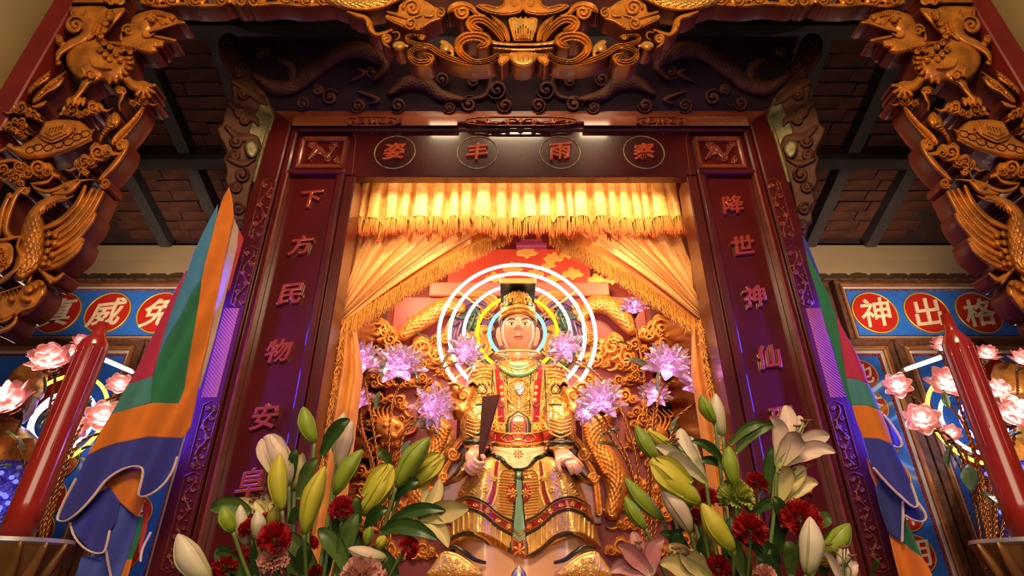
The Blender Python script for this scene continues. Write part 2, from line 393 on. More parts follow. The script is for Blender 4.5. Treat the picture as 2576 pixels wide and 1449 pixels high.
# roof: boards of tiles over rafters, falling towards the back wall
SL = math.tan(math.radians(19.5)); cs, sn = math.cos(math.radians(19.5)), math.sin(math.radians(19.5))
def roofz(y): return zb + (YB - y) * SL
ceil = empty('ceiling', (0, YB, zb)); tag(ceil, kind='structure')
v = [(-5, YB + .2, roofz(YB + .2) + .075), (5, YB + .2, roofz(YB + .2) + .075), (5, 0.2, roofz(0.2) + .075), (-5, 0.2, roofz(0.2) + .075)]
v2 = [(x, y, z + .05) for x, y, z in v]
mesh('roof_deck', v + v2, [(0, 1, 2, 3), (7, 6, 5, 4), (0, 3, 7, 4), (1, 5, 6, 2), (0, 4, 5, 1), (3, 2, 6, 7)], mat('tile_underside', (0.045, 0.018, 0.012), .8, var=.4), ceil, False)
RX = [-2.86, -2.37, -1.88, -1.39, -0.9, 0.9, 1.39, 1.88, 2.37, 2.86]
m = MB(); m.box((-.045, 0, -.055), (.045, -3.2, 0.055), .004)
rafter = None
for x in RX:
    if rafter is None:
        o = m.build('rafter', M_DARKW, ceil); rafter = o
    else: o = rafter.copy(); COL.objects.link(o)
    o.parent = ceil; o.matrix_parent_inverse = Matrix.Identity(4); o.location = (x, 0, 0.02); o.rotation_euler = (-math.radians(19.5), 0, 0)
# horizontal purlins
for py in (392, 60):
    d = rays(CX, py); t = (roofz(0) - CAM[2]) / (d[2] + SL * d[1]); p = CAM + t * d
    m = MB(); m.box((-3.6, p[1] - .055, p[2] - .085), (3.6, p[1] + .055, p[2] - 0.03), .006); m.build('purlin', M_DARKW, ceil)
# flat terracotta tiles resting on the rafters, row by row
tb = MB(); tb.box((-.1215, -.0435, -.007), (.1215, .0435, .007), .003); tile = None; k = 0
for r in range(18):
    yy = YB - 0.04 - r * 0.088
    for s in (-1, 1):
        for j in range(8):
            x = s * (1.32 + 0.246 * j + (0.06 if r % 2 else 0.0)); z = roofz(yy) + .070 - random.uniform(.0, .012)
            if k >= 300: continue
            if tile is None: tile = tb.build('tile', M_TILE, ceil); o = tile
            else: o = tile.copy(); COL.objects.link(o)
            o.parent = ceil; o.matrix_parent_inverse = Matrix.Translation(-ceil.location)
            o.location = (x + random.uniform(-.006, .006), yy, z); o.rotation_euler = (-math.radians(19.5) + random.uniform(-.05, .09), random.uniform(-.03, .03), random.uniform(-.04, .04)); k += 1
# ================================================================== the shrine cabinet
shr = empty('shrine_cabinet', (0, YF, 1.0), 'dark red lacquered altar cabinet framing the seated statue, with carved characters', 'altar cabinet')
XO, XI = 1.431, 0.905
ZT, Z0 = ZR(290, YF), 1.12
Zl1, Zl0 = ZR(330, YF), ZR(443, YF)
zc0, zc1 = ZR(434, YF), ZR(337, YF)
# outer band (stands proud), three boards mitred
def board(pts, y0, y1, name, mt, par=shr, bev=.006):
    """prism of an outline in x, z between two depths with a small chamfer at the front"""
    P = np.array(pts, float); n = len(P); c = P.mean(0)
    d = c - P; L = np.maximum(np.linalg.norm(d, axis=1, keepdims=True), 1e-6)
    e1 = np.roll(P, -1, 0) - P; e1 /= np.linalg.norm(e1, axis=1, keepdims=True); e0 = np.roll(e1, 1, 0)
    n1 = np.stack([-e1[:, 1], e1[:, 0]], 1); n0 = np.stack([-e0[:, 1], e0[:, 0]], 1)
    ar = 0.5 * np.sum(P[:, 0] * np.roll(P[:, 1], -1) - np.roll(P[:, 0], -1) * P[:, 1])
    mt_ = n0 + n1; mt_ /= np.maximum(np.linalg.norm(mt_, axis=1, keepdims=True), 1e-6)
    if ar < 0: mt_ = -mt_
    I = P + mt_ * bev * 1.3
    V = [(x, y0, z) for x, z in I] + [(x, y0 + bev, z) for x, z in P] + [(x, y1, z) for x, z in P]
    F = [tuple(range(n))] + [(i, n + i, n + (i + 1) % n, (i + 1) % n) for i in range(n)] + [(n + i, 2 * n + i, 2 * n + (i + 1) % n, n + (i + 1) % n) for i in range(n)] + [tuple(range(3 * n - 1, 2 * n - 1, -1))]
    return mesh(name, V, F, mt, par, False)
XB = 1.31; ZB = ZR(319, YF)
board([(-XO, ZT), (XO, ZT), (XB, ZB), (-XB, ZB)], YF - .035, YF + .1, 'carved_top_rail', M_LACC)
for s in (-1, 1):
    board([(s * XO, ZT), (s * XB, ZB), (s * XB, Z0), (s * XO, Z0)], YF - .035, YF + .1, 'carved_side_stile', M_LAC)
    # stepped mouldings of the jamb
    board([(s * XB, ZB), (s * 1.275, ZR(331, YF)), (s * 1.275, Z0), (s * XB, Z0)], YF - .012, YF + .08, 'outer_moulding', M_LAC, bev=.008)
    board([(s * 1.275, zc0 - .012), (s * 1.262, zc0 - .025), (s * 1.262, Z0), (s * 1.275, Z0)], YF - .03, YF + .08, 'panel_bead', M_LACC, bev=.005)
    board([(s * 1.005, zc0 - .025), (s * .962, zc0 - .012), (s * .962, Z0), (s * 1.005, Z0)], YF - .022, YF + .08, 'inner_moulding', M_LAC, bev=.010)
    board([(s * .962, Zl0 + .02), (s * XI, Zl0 + .02), (s * XI, Z0), (s * .962, Z0)], YF + .005, YF + .16, 'inner_jamb', M_LAC)
    board([(s * 1.262, zc0 - .012), (s * 1.005, zc0 - .012), (s * 1.005, Z0), (s * 1.262, Z0)], YF + .022, YF + .06, 'couplet_panel', M_LACP, bev=.002)
    board([(s * 1.275, zc0 + .012), (s * .962, zc0 + .012), (s * .962, zc0 - .018), (s * 1.275, zc0 - .018)], YF - .02, YF + .08, 'cross_rail', M_LAC, bev=.008)
    # corner block with its own raised frame
    xa, xb = 1.275, .962
    board([(s * xa, zc1), (s * xb, zc1), (s * xb, zc0 + .01), (s * xa, zc0 + .01)], YF + .02, YF + .06, 'corner_ground', M_LACP, bev=.002)
    za, zz = zc1 - .02, zc0 + .03
    for q, (p0, p1, p2, p3) in enumerate(((( 1.245, za), (.985, za), (1.005, za - .03), (1.225, za - .03)), ((1.245, zz), (.985, zz), (1.005, zz + .03), (1.225, zz + .03)),
                              ((1.245, za), (1.245, zz), (1.225, zz + .03), (1.225, za - .03)), ((.985, za), (.985, zz), (1.005, zz + .03), (1.005, za - .03)))):
        board([(s * p0[0], p0[1]), (s * p1[0], p1[1]), (s * p3[0] if q < 2 else s * p2[0], p2[1] if q < 2 else p2[1]), (s * p2[0] if q < 2 else s * p3[0], p3[1])] if q >= 2 else
              [(s * p0[0], p0[1]), (s * p1[0], p1[1]), (s * p2[0], p2[1]), (s * p3[0], p3[1])], YF - .006, YF + .05, 'corner_frame', M_LACC, bev=.006)
# lintel
board([(-1.31, ZB), (1.31, ZB), (1.275, Zl1), (-1.275, Zl1)], YF - .008, YF + .08, 'lintel_moulding', M_LAC, bev=.01)
board([(-.962, Zl1), (.962, Zl1), (.962, Zl0), (-.962, Zl0)], YF + .005, YF + .06, 'lintel', M_LAC, bev=.003)
for s in (-1, 1):                            # mitre joints of the lintel ends
    m = MB(); m.tube([(s * .962, YF + .003, Zl1), (s * .94, YF + .003, Zl1 - .06), (s * .925, YF + .003, Zl0)], .0025, 5); m.build('joint', M_LACC, shr)
# side walls and roof of the cabinet
for s in (-1, 1):
    m = MB(); m.box((s * .94, YF + .1, 1.0), (s * .97, 3.62, 4.05)); m.build('side_wall', M_LACP, shr)
m = MB(); m.box((-.97, YF + .12, Zl1 + .12), (.97, 3.62, Zl1 + .17)); m.build('cabinet_top', M_LACP, shr)
M_BACKR = mat('crimson_back_board', (0.30, 0.030, 0.022), 0.45, var=0.2, vscale=6)
m = MB(); m.box((-.97, 3.60, 1.0), (.97, 3.63, Zl1 + .17)); m.build('back_board', M_BACKR, shr)
m = MB(); m.box((-.96, YF + .1, 1.2), (.96, 3.6, 1.34), .01); m.build('platform', M_LACC, shr)
m = MB(); m.box((-1.43, YF - .02, 0), (1.43, 3.62, 1.2), .01); m.build('plinth', M_LAC, shr)
# lintel roundels with characters
M_CHAR = mat('vermilion_character', (0.60, 0.085, 0.02), 0.3, coat=0.5)
M_RIM = mat('worn_gilt_line', (0.42, 0.33, 0.14), 0.4, 0.4, var=0.5, vscale=40)
for px, ch in ((993, '姿'), (1201, '丰'), (1409, '雨'), (1620, '察')):
    c = W(px, 383, YF + .005); R = 51 * pxs(px, 383, YF)
    a = np.linspace(0, 2 * math.pi, 49)[:-1]
    m = MB(); m.tube(np.stack([c[0] + R * np.cos(a), np.full(48, c[1]), c[2] + R * 1.03 * np.sin(a)], 1), .0045, 6, True); rim = m.build('roundel_rim', M_RIM, shr, True)
    glyph(ch, (c[0], c[1], c[2]), R * 1.08, M_CHAR, shr, 'carved_character', .016, .004, .028)
M_CHAR2 = mat('dark_vermilion_character', (0.30, 0.035, 0.014), 0.28, coat=0.6)
for chs, sx, pys in (('下方民物安阜', -1, (505, 620, 743, 885, 1050, 1215)), ('降世神仙環珮', 1, (518, 620, 748, 900, 1055, 1215))):
    for ch, py in zip(chs, pys):
        x = sx * 1.128
        glyph(ch, (x, YF + .022, ZR(py, YF + .022)), .118, M_CHAR2, shr, 'couplet_character', .02, .004, .028)
# carved cartouches on the rail and stiles, herringbone between them
M_HERR = mat('herringbone_lacquer', (0.36, 0.085, 0.018), 0.38, coat=0.4, bump=0.8, btex='wave', bscale=38, bdist=0, bdir='DIAGONAL', bd=.004)
f = on_plane(YF - .035)
def cartouche(cx, cy, w, h):
    R = Relief(cx - w - 4, cy - h - 4, cx + w + 4, cy + h + 4, 1.5)
    n = 40; a = np.linspace(0, 2 * math.pi, n, False); L = [(cx + w * np.sign(np.cos(t)) * abs(np.cos(t)) ** .5, cy + h * np.sign(np.sin(t)) * abs(np.sin(t)) ** .8) for t in a]
    R.stroke(L + [L[0]], 1.6, .006, sm=False)
    k = w / 80
    for s in (-1, 1):
        R.spiral(cx + s * 20 * k, cy + 1, 8, 2, 90, s * 1.3, 2, .008); R.spiral(cx + s * 48 * k, cy, 7, 2, -90, -s * 1.3, 1.8, .008)
        R.stroke([(cx, cy + 5), (cx + s * 12 * k, cy - 6), (cx + s * 34 * k, cy + 5), (cx + s * 62 * k, cy - 2), (cx + s * 74 * k, cy + 3)], 1.8, .007)
        R.blob(cx + s * 66 * k, cy + 2, 5, 3, .006)
    R.blob(cx, cy, 5, 8, .009)
    return R.build('carved_cartouche', f, mat('rail_carving', (0.42, 0.10, 0.02), .35, .2, coat=.3), shr, .003)
for cx, w in ((935, 66), (1310, 140), (1668, 66)): cartouche(cx, 304, w, 11)
zz0, zz1 = ZR(316, YF - .035), ZR(293, YF - .035)
segs = ((-1.30, -.985), (-.68, -.36), (.36, .66), (.93, 1.30))
for a, b_ in segs:
    m = MB(); m.box((a, YF - .0365, zz0), (b_, YF - .03, zz1), .001); m.build('herringbone_band', M_HERR, shr)
for s in (-1, 1):
    def sx(y): return (s * 1.37 + .05) / (YF / rays(0, y)[1]) * FPX + CX
    for (y0, y1, herr) in ((450, 600, 0), (620, 770, 0), (775, 1000, 1), (1010, 1180, 0), (1190, 1440, 0)):
        if herr:
            m = MB(); m.box((min(s * 1.405, s * 1.335), YF - .0365, ZR(y1, YF - .035)), (max(s * 1.405, s * 1.335), YF - .03, ZR(y0, YF - .035)), .001); m.build('herringbone_band', M_HERR, shr); continue
        xs_ = [sx(y0) - 30, sx(y1) - 30, sx(y0) + 30, sx(y1) + 30]
        R = Relief(min(xs_), y0 - 4, max(xs_), y1 + 4, 1.6); n = int((y1 - y0) / 24)
        hw = .034 / pxs(sx((y0 + y1) / 2), (y0 + y1) / 2, YF)
        for e in (-1, 1): R.stroke([(sx(y) + e * hw, y) for y in np.linspace(y0 + 8, y1 - 8, 9)], 1.5, .005)
        R.stroke([(sx(y0 + 8) - hw, y0 + 8), (sx(y0), y0 - 1), (sx(y0 + 8) + hw, y0 + 8)], 1.5, .005); R.stroke([(sx(y1 - 8) - hw, y1 - 8), (sx(y1), y1 + 1), (sx(y1 - 8) + hw, y1 - 8)], 1.5, .005)
        ys_ = np.linspace(y0 + 10, y1 - 10, n * 4); R.stroke([(sx(y) + 9 * math.sin((y - y0) / 12.0), y) for y in ys_], 2.2, .008, sm=False)
        for q in range(n):
            yq = y0 + 18 + q * 24; R.spiral(sx(yq) + (8 if q % 2 else -8), yq, 7, 1.5, 0, 1.4 if q % 2 else -1.4, 2, .008); R.blob(sx(yq) - (9 if q % 2 else -9), yq + 6, 4, 3, .008)
        R.build('carved_cartouche', f, M_LACC, shr, .003)
# corner reliefs
for s, cx in ((-1, 812), (1, 1812)):
    R = Relief(cx - 52, 350, cx + 52, 422, 1.6); r2 = random.Random(4)
    for q in range(9):
        ax, ay = cx - 40 + r2.random() * 80, 360 + r2.random() * 52
        R.spiral(ax, ay, 9, 2, r2.random() * 360, 1.3, 2.4, .010)
    R.stroke([(cx - 36, 400), (cx - 12, 372), (cx + 8, 392), (cx + 34, 366)], (4, 7, 7, 2), .014); R.blob(cx - 10, 384, 9, 7, .016)
    R.build('corner_relief', on_plane(YF + .02), M_LACC, shr, .004)
# carved crest board leaning out over the frame (dark) and its scalloped wings
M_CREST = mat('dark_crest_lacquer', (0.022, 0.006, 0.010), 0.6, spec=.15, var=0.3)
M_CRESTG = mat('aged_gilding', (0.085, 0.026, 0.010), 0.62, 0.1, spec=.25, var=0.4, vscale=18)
p0 = (0, YF - .03, ZT); nrm = (0, -math.cos(math.radians(32)), -math.sin(math.radians(32)))
ft = on_tilt(p0, nrm)
q0 = ft(np.array([694, 1936, 2010, 590.]), np.array([291, 291, 92, 92.]), np.zeros(4)); q1 = ft(np.array([694, 1936, 2010, 590.]), np.array([291, 291, 92, 92.]), np.full(4, -.05))
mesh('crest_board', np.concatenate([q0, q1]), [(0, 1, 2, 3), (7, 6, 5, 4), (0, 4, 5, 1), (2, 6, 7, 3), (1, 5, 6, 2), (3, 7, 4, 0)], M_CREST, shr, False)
def crest_dragon(s):
    g = lambda L: [(1312 + s * (x - 1312), y) for x, y in L]
    R = Relief(600 if s < 0 else 1312, 95, 1312 if s < 0 else 2024, 290, 2.0); s2 = 1
    g = (lambda L: L) if s < 0 else (lambda L: [(2624 - x, y) for x, y in L])
    R.stroke(g([(640, 190), (690, 220), (740, 212), (790, 175), (850, 135), (900, 125), (945, 140), (965, 170), (940, 200)]), (10, 20, 24, 24, 22, 22, 20, 15, 6), .05, prof='scale', gr=9)
    R.stroke(g([(980, 235), (1020, 210), (1070, 212), (1110, 240), (1160, 250)]), (8, 18, 20, 16, 8), .045, prof='scale', gr=9)
    R.stroke(g([(700, 150), (730, 170), (735, 205)]), (6, 14, 12), .04, prof='scale', gr=9)
    for (x, y, r) in ((830, 245, 22), (935, 180, 20), (1060, 180, 22), (1250, 225, 26), (760, 260, 18), (900, 265, 20), (1000, 265, 20), (1110, 200, 18), (1180, 262, 22), (1270, 265, 20), (1190, 205, 16), (660, 130, 16), (800, 225, 14), (1130, 270, 16)):
        (x, y), = g([(x, y)]); R.spiral(x, y, r, 3, x * 3 % 360, 1.6 if int(x) % 2 else -1.6, (2.5, 5, 6, 5), .028); R.blob(x, y, 6, 5, .04)
    R.stroke(g([(880, 205), (915, 185), (900, 175)]), (4, 8, 3), .03); R.stroke(g([(1180, 170), (1230, 195), (1220, 240), (1170, 250)]), (2, 6, 7, 3), .03); R.stroke(g([(900, 230), (950, 250), (930, 262)]), (3, 7, 3), .03)
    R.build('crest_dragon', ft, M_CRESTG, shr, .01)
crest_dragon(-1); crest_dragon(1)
wing = Relief(540, 78, 700, 600, 1.6)
wing.poly([(694, 292), (690, 320), (668, 370), (650, 420), (632, 470), (622, 520), (615, 560), (606, 592), (596, 585), (590, 562), (580, 548), (584, 520), (572, 505), (578, 480), (566, 455), (570, 430), (563, 400), (570, 380), (556, 350), (546, 325), (560, 310), (563, 285), (575, 262), (585, 245), (583, 215), (590, 190), (576, 165), (556, 135), (549, 110), (560, 88), (582, 84), (602, 100), (618, 140), (636, 175), (655, 210), (672, 240), (686, 270)], .012, 0, 5, 3)
for (x, y, r, t) in ((575, 105, 17, 1.3), (605, 165, 15, -1.3), (600, 185, 10, 1.3), (612, 235, 16, 1.4), (604, 282, 15, -1.4), (615, 300, 13, 1.4), (595, 355, 16, -1.4), (590, 390, 14, 1.4), (608, 440, 19, 1.4), (595, 470, 14, -1.4), (600, 525, 15, 1.4), (606, 565, 10, -1.3)):
    wing.spiral(x, y, r, 3, x * 7 % 360, t, (3, 5, 6, 5), .022, .01); wing.blob(x, y, 5, 5, .02, .016)
wing.stroke([(575, 255), (610, 290), (640, 300), (650, 315)], (6, 12, 12, 4), .03); wing.stroke([(570, 320), (600, 345), (640, 350), (655, 375)], (6, 12, 13, 5), .03)
wing.stroke([(575, 400), (610, 412), (640, 400)], (6, 11, 5), .03); wing.stroke([(585, 205), (620, 225), (655, 250), (670, 262)], (6, 12, 12, 4), .03)
wing.blob(631, 372, 17, 22, .02, .012, -.3)
pw = W(692, 292, YF - .03)
fw = on_tilt(pw, (0.45, -0.9, -0.12))
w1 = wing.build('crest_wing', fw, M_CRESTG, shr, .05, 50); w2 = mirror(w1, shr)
M_MOSS = mat('verdigris_gilt_ground', (0.15, 0.12, 0.035), 0.45, 0.3, var=0.6, vscale=22)
gd = Relief(600, 210, 700, 440, 2); gd.poly([(690, 295), (672, 245), (655, 255), (640, 290), (625, 330), (640, 360), (664, 372), (680, 335)], .004, 0, 2); gd.poly([(622, 352), (640, 350), (652, 372), (640, 398), (622, 392), (614, 370)], .022, .012, 9, 3)
g1 = gd.build('wing_ground', on_tilt(np.array(pw) + np.array([.006, -.012, 0]), (0.45, -0.9, -0.12)), M_MOSS, shr, .02); mirror(g1, shr)
for s in (-1, 1):
    m = MB(); m.tube([(s * XO, YF - .035, ZT), (s * XO, YF - .035, ZR(470, YF))], .011, 6); m.build('gilt_edge_strip', M_MOSS, shr)
# ================================================================== gilded carved arch hanging between the hall columns
YA = 1.7
arch = empty('carved_arch', (0, YA, 3.6), 'gilded openwork wooden arch carved with scrolls, beasts and birds across the top', 'carving')
fa = on_plane(YA); DEP = 0.075
both = []
def A(R, name, mt=M_GOLD, dep=DEP, f=fa, label=None):
    R.H *= 0.85; o = R.build(name, f, mt, arch, dep, 55, side=M_ORGB)
    if label: o['label'] = label
    both.append(o); return o
# --- vase of the middle (built whole)
R = Relief(1190, -6, 1440, 175, 1.4); g = lambda L: [(2632 - x, y) for x, y in L][::-1]
def sym(L): return L + [(2632 - x, y) for x, y in L[::-1]]
R.poly(sym([(1277, 50), (1281, 44), (1289, 42), (1300, 47), (1309, 42), (1315, 46)])[:0] + [(1277, 52), (1282, 44), (1296, 42), (1304, 46), (1310, 40), (1316, 47), (1322, 40), (1328, 46), (1336, 42), (1350, 44), (1355, 52), (1350, 76), (1340, 104), (1292, 104), (1283, 76)], .030, .012, 7, 0, 5)
for dx in (-20, -13, -6.5, 0, 6.5, 13, 20): R.stroke([(1316 + dx, 62 + abs(dx) * .8), (1316 + dx * .8, 102)], (.8, 1.8), .016, cut=True)
R.poly(sym([(1237, 100), (1250, 104), (1290, 108)]) + sym([(1237, 113), (1280, 117)])[::-1], .036, .004, 5); R.poly(sym([(1239, 117), (1290, 120)]) + sym([(1241, 124), (1290, 129)])[::-1], .028, .004, 5)
R.poly(sym([(1284, 131), (1281, 148), (1292, 162), (1308, 168)]), .034, .004, 10, 3)
for q in range(9): R.stroke([(1290 + q * 6.5, 133), (1292 + q * 6, 152 - 6 * (q % 2))], (2, .6), .014, cut=True)
A(R, 'vase', M_GOLD2); both.pop()
# --- scrolls of the left half; the right half is the mirror image
R = Relief(870, -8, 1320, 175, 1.4)
R.stroke([(1205, 117), (1222, 108), (1218, 97), (1195, 91), (1170, 95), (1155, 110), (1157, 130), (1172, 145), (1195, 155), (1225, 152), (1252, 138)], (6, 14, 15, 14, 14, 13, 11, 9, 7, 7, 5), .045, prof='scroll', k=3)
A(R, 'scroll')
R = Relief(990, 70, 1280, 175, 1.4)
R.stroke([(1068, 136), (1082, 146), (1074, 156), (1050, 157), (1034, 146), (1034, 130), (1050, 120), (1075, 118)], (4, 12, 10, 9, 9, 8, 7, 5), .042, prof='scroll', k=3)
R.stroke([(1062, 95), (1050, 90), (1036, 88), (1024, 94), (1030, 105), (1050, 112), (1080, 118), (1106, 134), (1141, 149), (1178, 158), (1225, 158), (1250, 150)], (8, 4, 4, 6, 6, 7, 8, 8, 8, 7, 6, 3), .036, prof='scroll', k=3)
R.blob(1060, 94, 12, 8, .034)
A(R, 'scroll')
R = Relief(980, 95, 1050, 135, 1.4)
R.blob(1004, 115, 17, 12, .04, .006); R.blob(1024, 115, 8, 5, .02); A(R, 'bead', M_GOLD2)
R = Relief(1095, 90, 1160, 150, 1.4); R.blob(1121, 120, 15, 14, .036, 0); R.blob(1112, 107, 7, 5, .02); R.blob(1138, 138, 6, 5, .02)
R.stroke([(1112, 104), (1121, 112), (1134, 124), (1140, 138)], (4, 9, 8, 3), .02); A(R, 'bead', M_GOLD2)
R = Relief(865, 10, 1020, 120, 1.4)
R.stroke([(876, 30), (896, 38), (916, 44), (928, 58), (932, 74), (945, 87), (966, 84), (985, 76)], (5, 8, 7, 9, 9, 6, 6, 4), .036, prof='scroll', k=1)
R.stroke([(985, 82), (1001, 82), (1004, 94), (994, 102)], (2, 3, 3, 1.5), .02); R.spiral(972, 98, 12, 3, -150, 1.2, (5, 6, 6), .03); R.stroke([(962, 95), (968, 110), (980, 120)], (5, 6, 2), .025); R.blob(925, 62, 5, 9, .03, .02)
A(R, 'ribbon')
R = Relief(960, -8, 1130, 86, 1.4)
R.poly([(972, 36), (1000, 30), (1002, 14), (1018, 2), (1045, -4), (1075, 4), (1094, 18), (1110, 20), (1122, 32), (1112, 46), (1096, 54), (1078, 64), (1056, 77), (1024, 77), (1006, 66), (986, 58), (970, 48)], .020, 0, 6, 2, 5)
R.spiral(1037, 19, 22, 3, 180, 1.6, (4, 6, 6, 5), .022, .016); R.spiral(1033, 57, 17, 3, 160, -1.4, (3, 5, 5), .022, .012); R.spiral(1108, 32, 12, 3, -90, 1.2, (3, 4, 4), .02, .012)
R.stroke([(975, 30), (1003, 38), (1030, 44), (1060, 38)], (3, 5, 5, 3), .02, .012); R.stroke([(1070, 40), (1088, 38), (1090, 28)], (3, 5, 3), .02, .014); R.stroke([(1060, 70), (1085, 52), (1108, 46)], (3, 5, 3), .02, .012)
A(R, 'cloud_scroll')
R = Relief(1120, -8, 1320, 110, 1.4)
R.stroke([(1128, 30), (1140, 18), (1162, 12), (1184, 18), (1200, 34), (1222, 40)], (4, 10, 9, 8, 6, 3), .032, prof='scroll', k=2); R.spiral(1163, 30, 19, 3, 190, -1.5, (4, 6, 6), .034)
R.stroke([(1210, 77), (1192, 72), (1183, 60), (1195, 49), (1216, 50), (1236, 64), (1254, 84), (1264, 100)], (6, 13, 14, 13, 12, 11, 9, 6), .038, prof='scroll', k=3)
R.stroke([(1235, 38), (1250, 54), (1268, 74), (1278, 100)], (2, 8, 9, 6), .034, .006, prof='scroll', k=2)
A(R, 'scroll')
R = Relief(1180, -8, 1330, 50, 1.4)
R.poly([(1195, 15), (1206, 10), (1224, 10), (1244, 15), (1258, 14), (1266, 6), (1270, -6), (1316, -6), (1316, 26), (1300, 36), (1276, 40), (1250, 39), (1228, 34), (1208, 25)], .03, .014, 6, 2, 6)
R.spiral(1294, 5, 11, 2, 0, 1.3, (3, 4, 4), .02, .03); A(R, 'vase_lip')
R = Relief(1240, 128, 1300, 172, 1.4)
R.poly([(1252, 138), (1270, 134), (1284, 136), (1282, 152), (1270, 162), (1261, 168), (1250, 155)], .026, .004, 6, 2, 5); A(R, 'leaf')
R = Relief(350, -12, 1010, 40, 1.6)
R.stroke([(1010, -22), (960, -6), (900, 2), (850, -6), (800, -20)], (22, 26, 26, 24, 16), .06, prof='scale', gr=9); R.stroke([(1004, -4), (960, 16), (910, 22), (868, 16)], (7, 7, 7, 4), .05, prof='ridge', gr=6)
A(R, 'dragon_body', M_GOLD2)
R = Relief(350, -14, 860, 30, 1.6)
for (x, y, r) in ((380, 0, 24), (430, -4, 22), (490, 0, 24), (560, -2, 22), (605, 2, 22), (640, 2, 24), (720, -4, 22), (770, -2, 22), (815, -4, 24)):
    R.blob(x, y - 4, r + 6, 20, .02); R.spiral(x, y, r * .7, 3, x % 360, 1.4 if x % 4 else -1.4, (3, 5, 5), .026, .014)
R.stroke([(356, 6), (400, 16), (450, 10), (500, 14), (560, 12)], 5, .03); R.stroke([(640, 14), (700, 8), (760, 14), (840, 8)], 5, .03); A(R, 'cloud_border')
# --- left spandrel: beast, tortoise, fish, phoenix
RE = (W(129, 7, YA)[0], W(182, 10, YA)[0])
m = MB(); m.box((RE[0], YA + .0, 1.9), (RE[1], YA + .12, 4.02), .006); both.append(m.build('edge_board', M_REDB, arch))
R = Relief(150, -14, 330, 14, 1.6); R.poly([(186, -14), (330, -14), (312, 2), (305, 10), (285, 13), (264, 9), (180, 9)], .03, 0, 5)
for (x, y) in ((268, -4), (278, 4)): R.spiral(x, y, 8, 2, 0, 1.3, 3, .02, .03)
R.stroke([(292, -12), (306, 2), (300, 10)], (8, 10, 5), .02, .012); A(R, 'upper_panel')
R = Relief(140, 8, 480, 230, 1.5)
R.poly([(180, 16), (264, 15), (272, 24), (282, 22), (310, 18), (316, 28), (306, 44), (290, 62), (275, 80), (262, 96), (278, 112), (300, 118), (330, 128), (340, 150), (334, 176), (322, 196), (300, 210), (270, 206), (240, 204), (222, 208), (200, 200), (182, 186), (172, 165), (167, 142), (174, 122), (196, 106), (214, 98), (222, 82), (215, 60), (200, 45), (178, 34)], .034, 0, 16, 2)
R.blob(225, 150, 62, 55, .055, .012, .5); R.blob(282, 165, 46, 42, .05, .014, -.3)
R.stroke([(218, 55), (222, 80), (206, 98), (176, 114), (152, 132), (143, 150)], (20, 18, 15, 13, 10, 8), .05, .012)
R.spiral(188, 63, 24, 3, -20, -1.7, (4, 7, 7, 6), .03, .03); R.stroke([(180, 36), (182, 24), (186, 36)], (5, 2, 1), .03, .02); R.stroke([(214, 44), (216, 26), (224, 42), (230, 58)], (5, 2, 6, 2), .03, .02)
R.stroke([(232, 80), (242, 62), (248, 52)], (7, 5, 2), .03, .03); R.stroke([(222, 96), (236, 88), (234, 84)], (7, 5, 2), .03, .03); R.spiral(148, 99, 10, 2, 200, 1.4, (3, 4, 4), .02, .03)
R.stroke([(145, 100), (160, 115)], (9, 9), .03, .01)
for (x, y) in ((277, 31), (276, 43), (265, 58), (261, 76), (253, 91), (262, 108), (276, 118), (292, 127), (251, 125), (264, 136), (276, 147), (291, 134), (303, 148), (308, 126), (326, 130)):
    R.blob(x, y, 10, 9, .025, .045); R.spiral(x, y, 8.5, 1.5, x * 5 % 360, 1.5, (2, 2.8, 2.8), .016, .058)
for i, (x, y) in enumerate(((323, 146), (324, 158), (321, 170), (314, 182), (304, 193), (290, 201), (275, 205))): R.blob(x, y, 11, 6.5, .03, .04, -.15 + i * .28)
R.spiral(228, 188, 14, 2, 160, 1.5, (3, 5, 5), .026, .05); R.stroke([(205, 172), (210, 186), (205, 196)], (2, 4, 2), .02, .05); R.stroke([(226, 150), (236, 164), (262, 170), (280, 172)], (2, 5, 5, 2), .02, .055)
for (a_, b2) in (((128, 158), (122, 168)), ((138, 155), (136, 168)), ((146, 158), (146, 166))): R.blob(a_[0], a_[1], 9, 8, .03, .02)
R.blob(124, 160, 14, 10, .03)
A(R, 'beast_body', label='gilded horned beast with curled mane')
R = Relief(270, 10, 480, 145, 1.3)
R.poly([(324, 70), (330, 52), (345, 37), (368, 27), (396, 24), (416, 30), (428, 33), (440, 38), (448, 50), (462, 53), (468, 58), (464, 62), (450, 62), (434, 63), (416, 71), (398, 78), (386, 84), (392, 90), (418, 96), (441, 100), (440, 106), (424, 108), (414, 110), (408, 122), (396, 122), (398, 131), (376, 138), (352, 134), (332, 128), (304, 122), (280, 112), (270, 104), (296, 104), (306, 96)], .05, .012, 16, 2)
R.blob(362, 60, 34, 30, .062, .012, -.3); R.blob(410, 54, 26, 16, .05, .02, .2)
R.spiral(322, 76, 15, 3, 170, 1.4, (4, 6, 6), .03, .04); R.stroke([(306, 84), (304, 98), (312, 106)], (4, 5, 3), .03, .03)
R.blob(381, 49, 12, 7, .026, .066, .3); R.blob(381, 50, 7, 4.5, .016, .084, .3); R.stroke([(364, 46), (372, 40), (386, 40), (396, 48)], (2, 4, 4, 2), .02, .06)
for q in range(8): R.stroke([(372 + q * 6, 33 - 4 * math.sin(q / 7 * 3.1)), (378 + q * 5.5, 41 - 3 * math.sin(q / 7 * 3.1))], (1.2, 2.4), .016, .06)
R.blob(432, 44, 9, 7, .03, .05, .4); R.blob(420, 57, 8, 5, .03, .05); R.stroke([(378, 78), (400, 72), (424, 64), (444, 58), (464, 57)], (4, 5, 5, 5, 3), .024, .05)
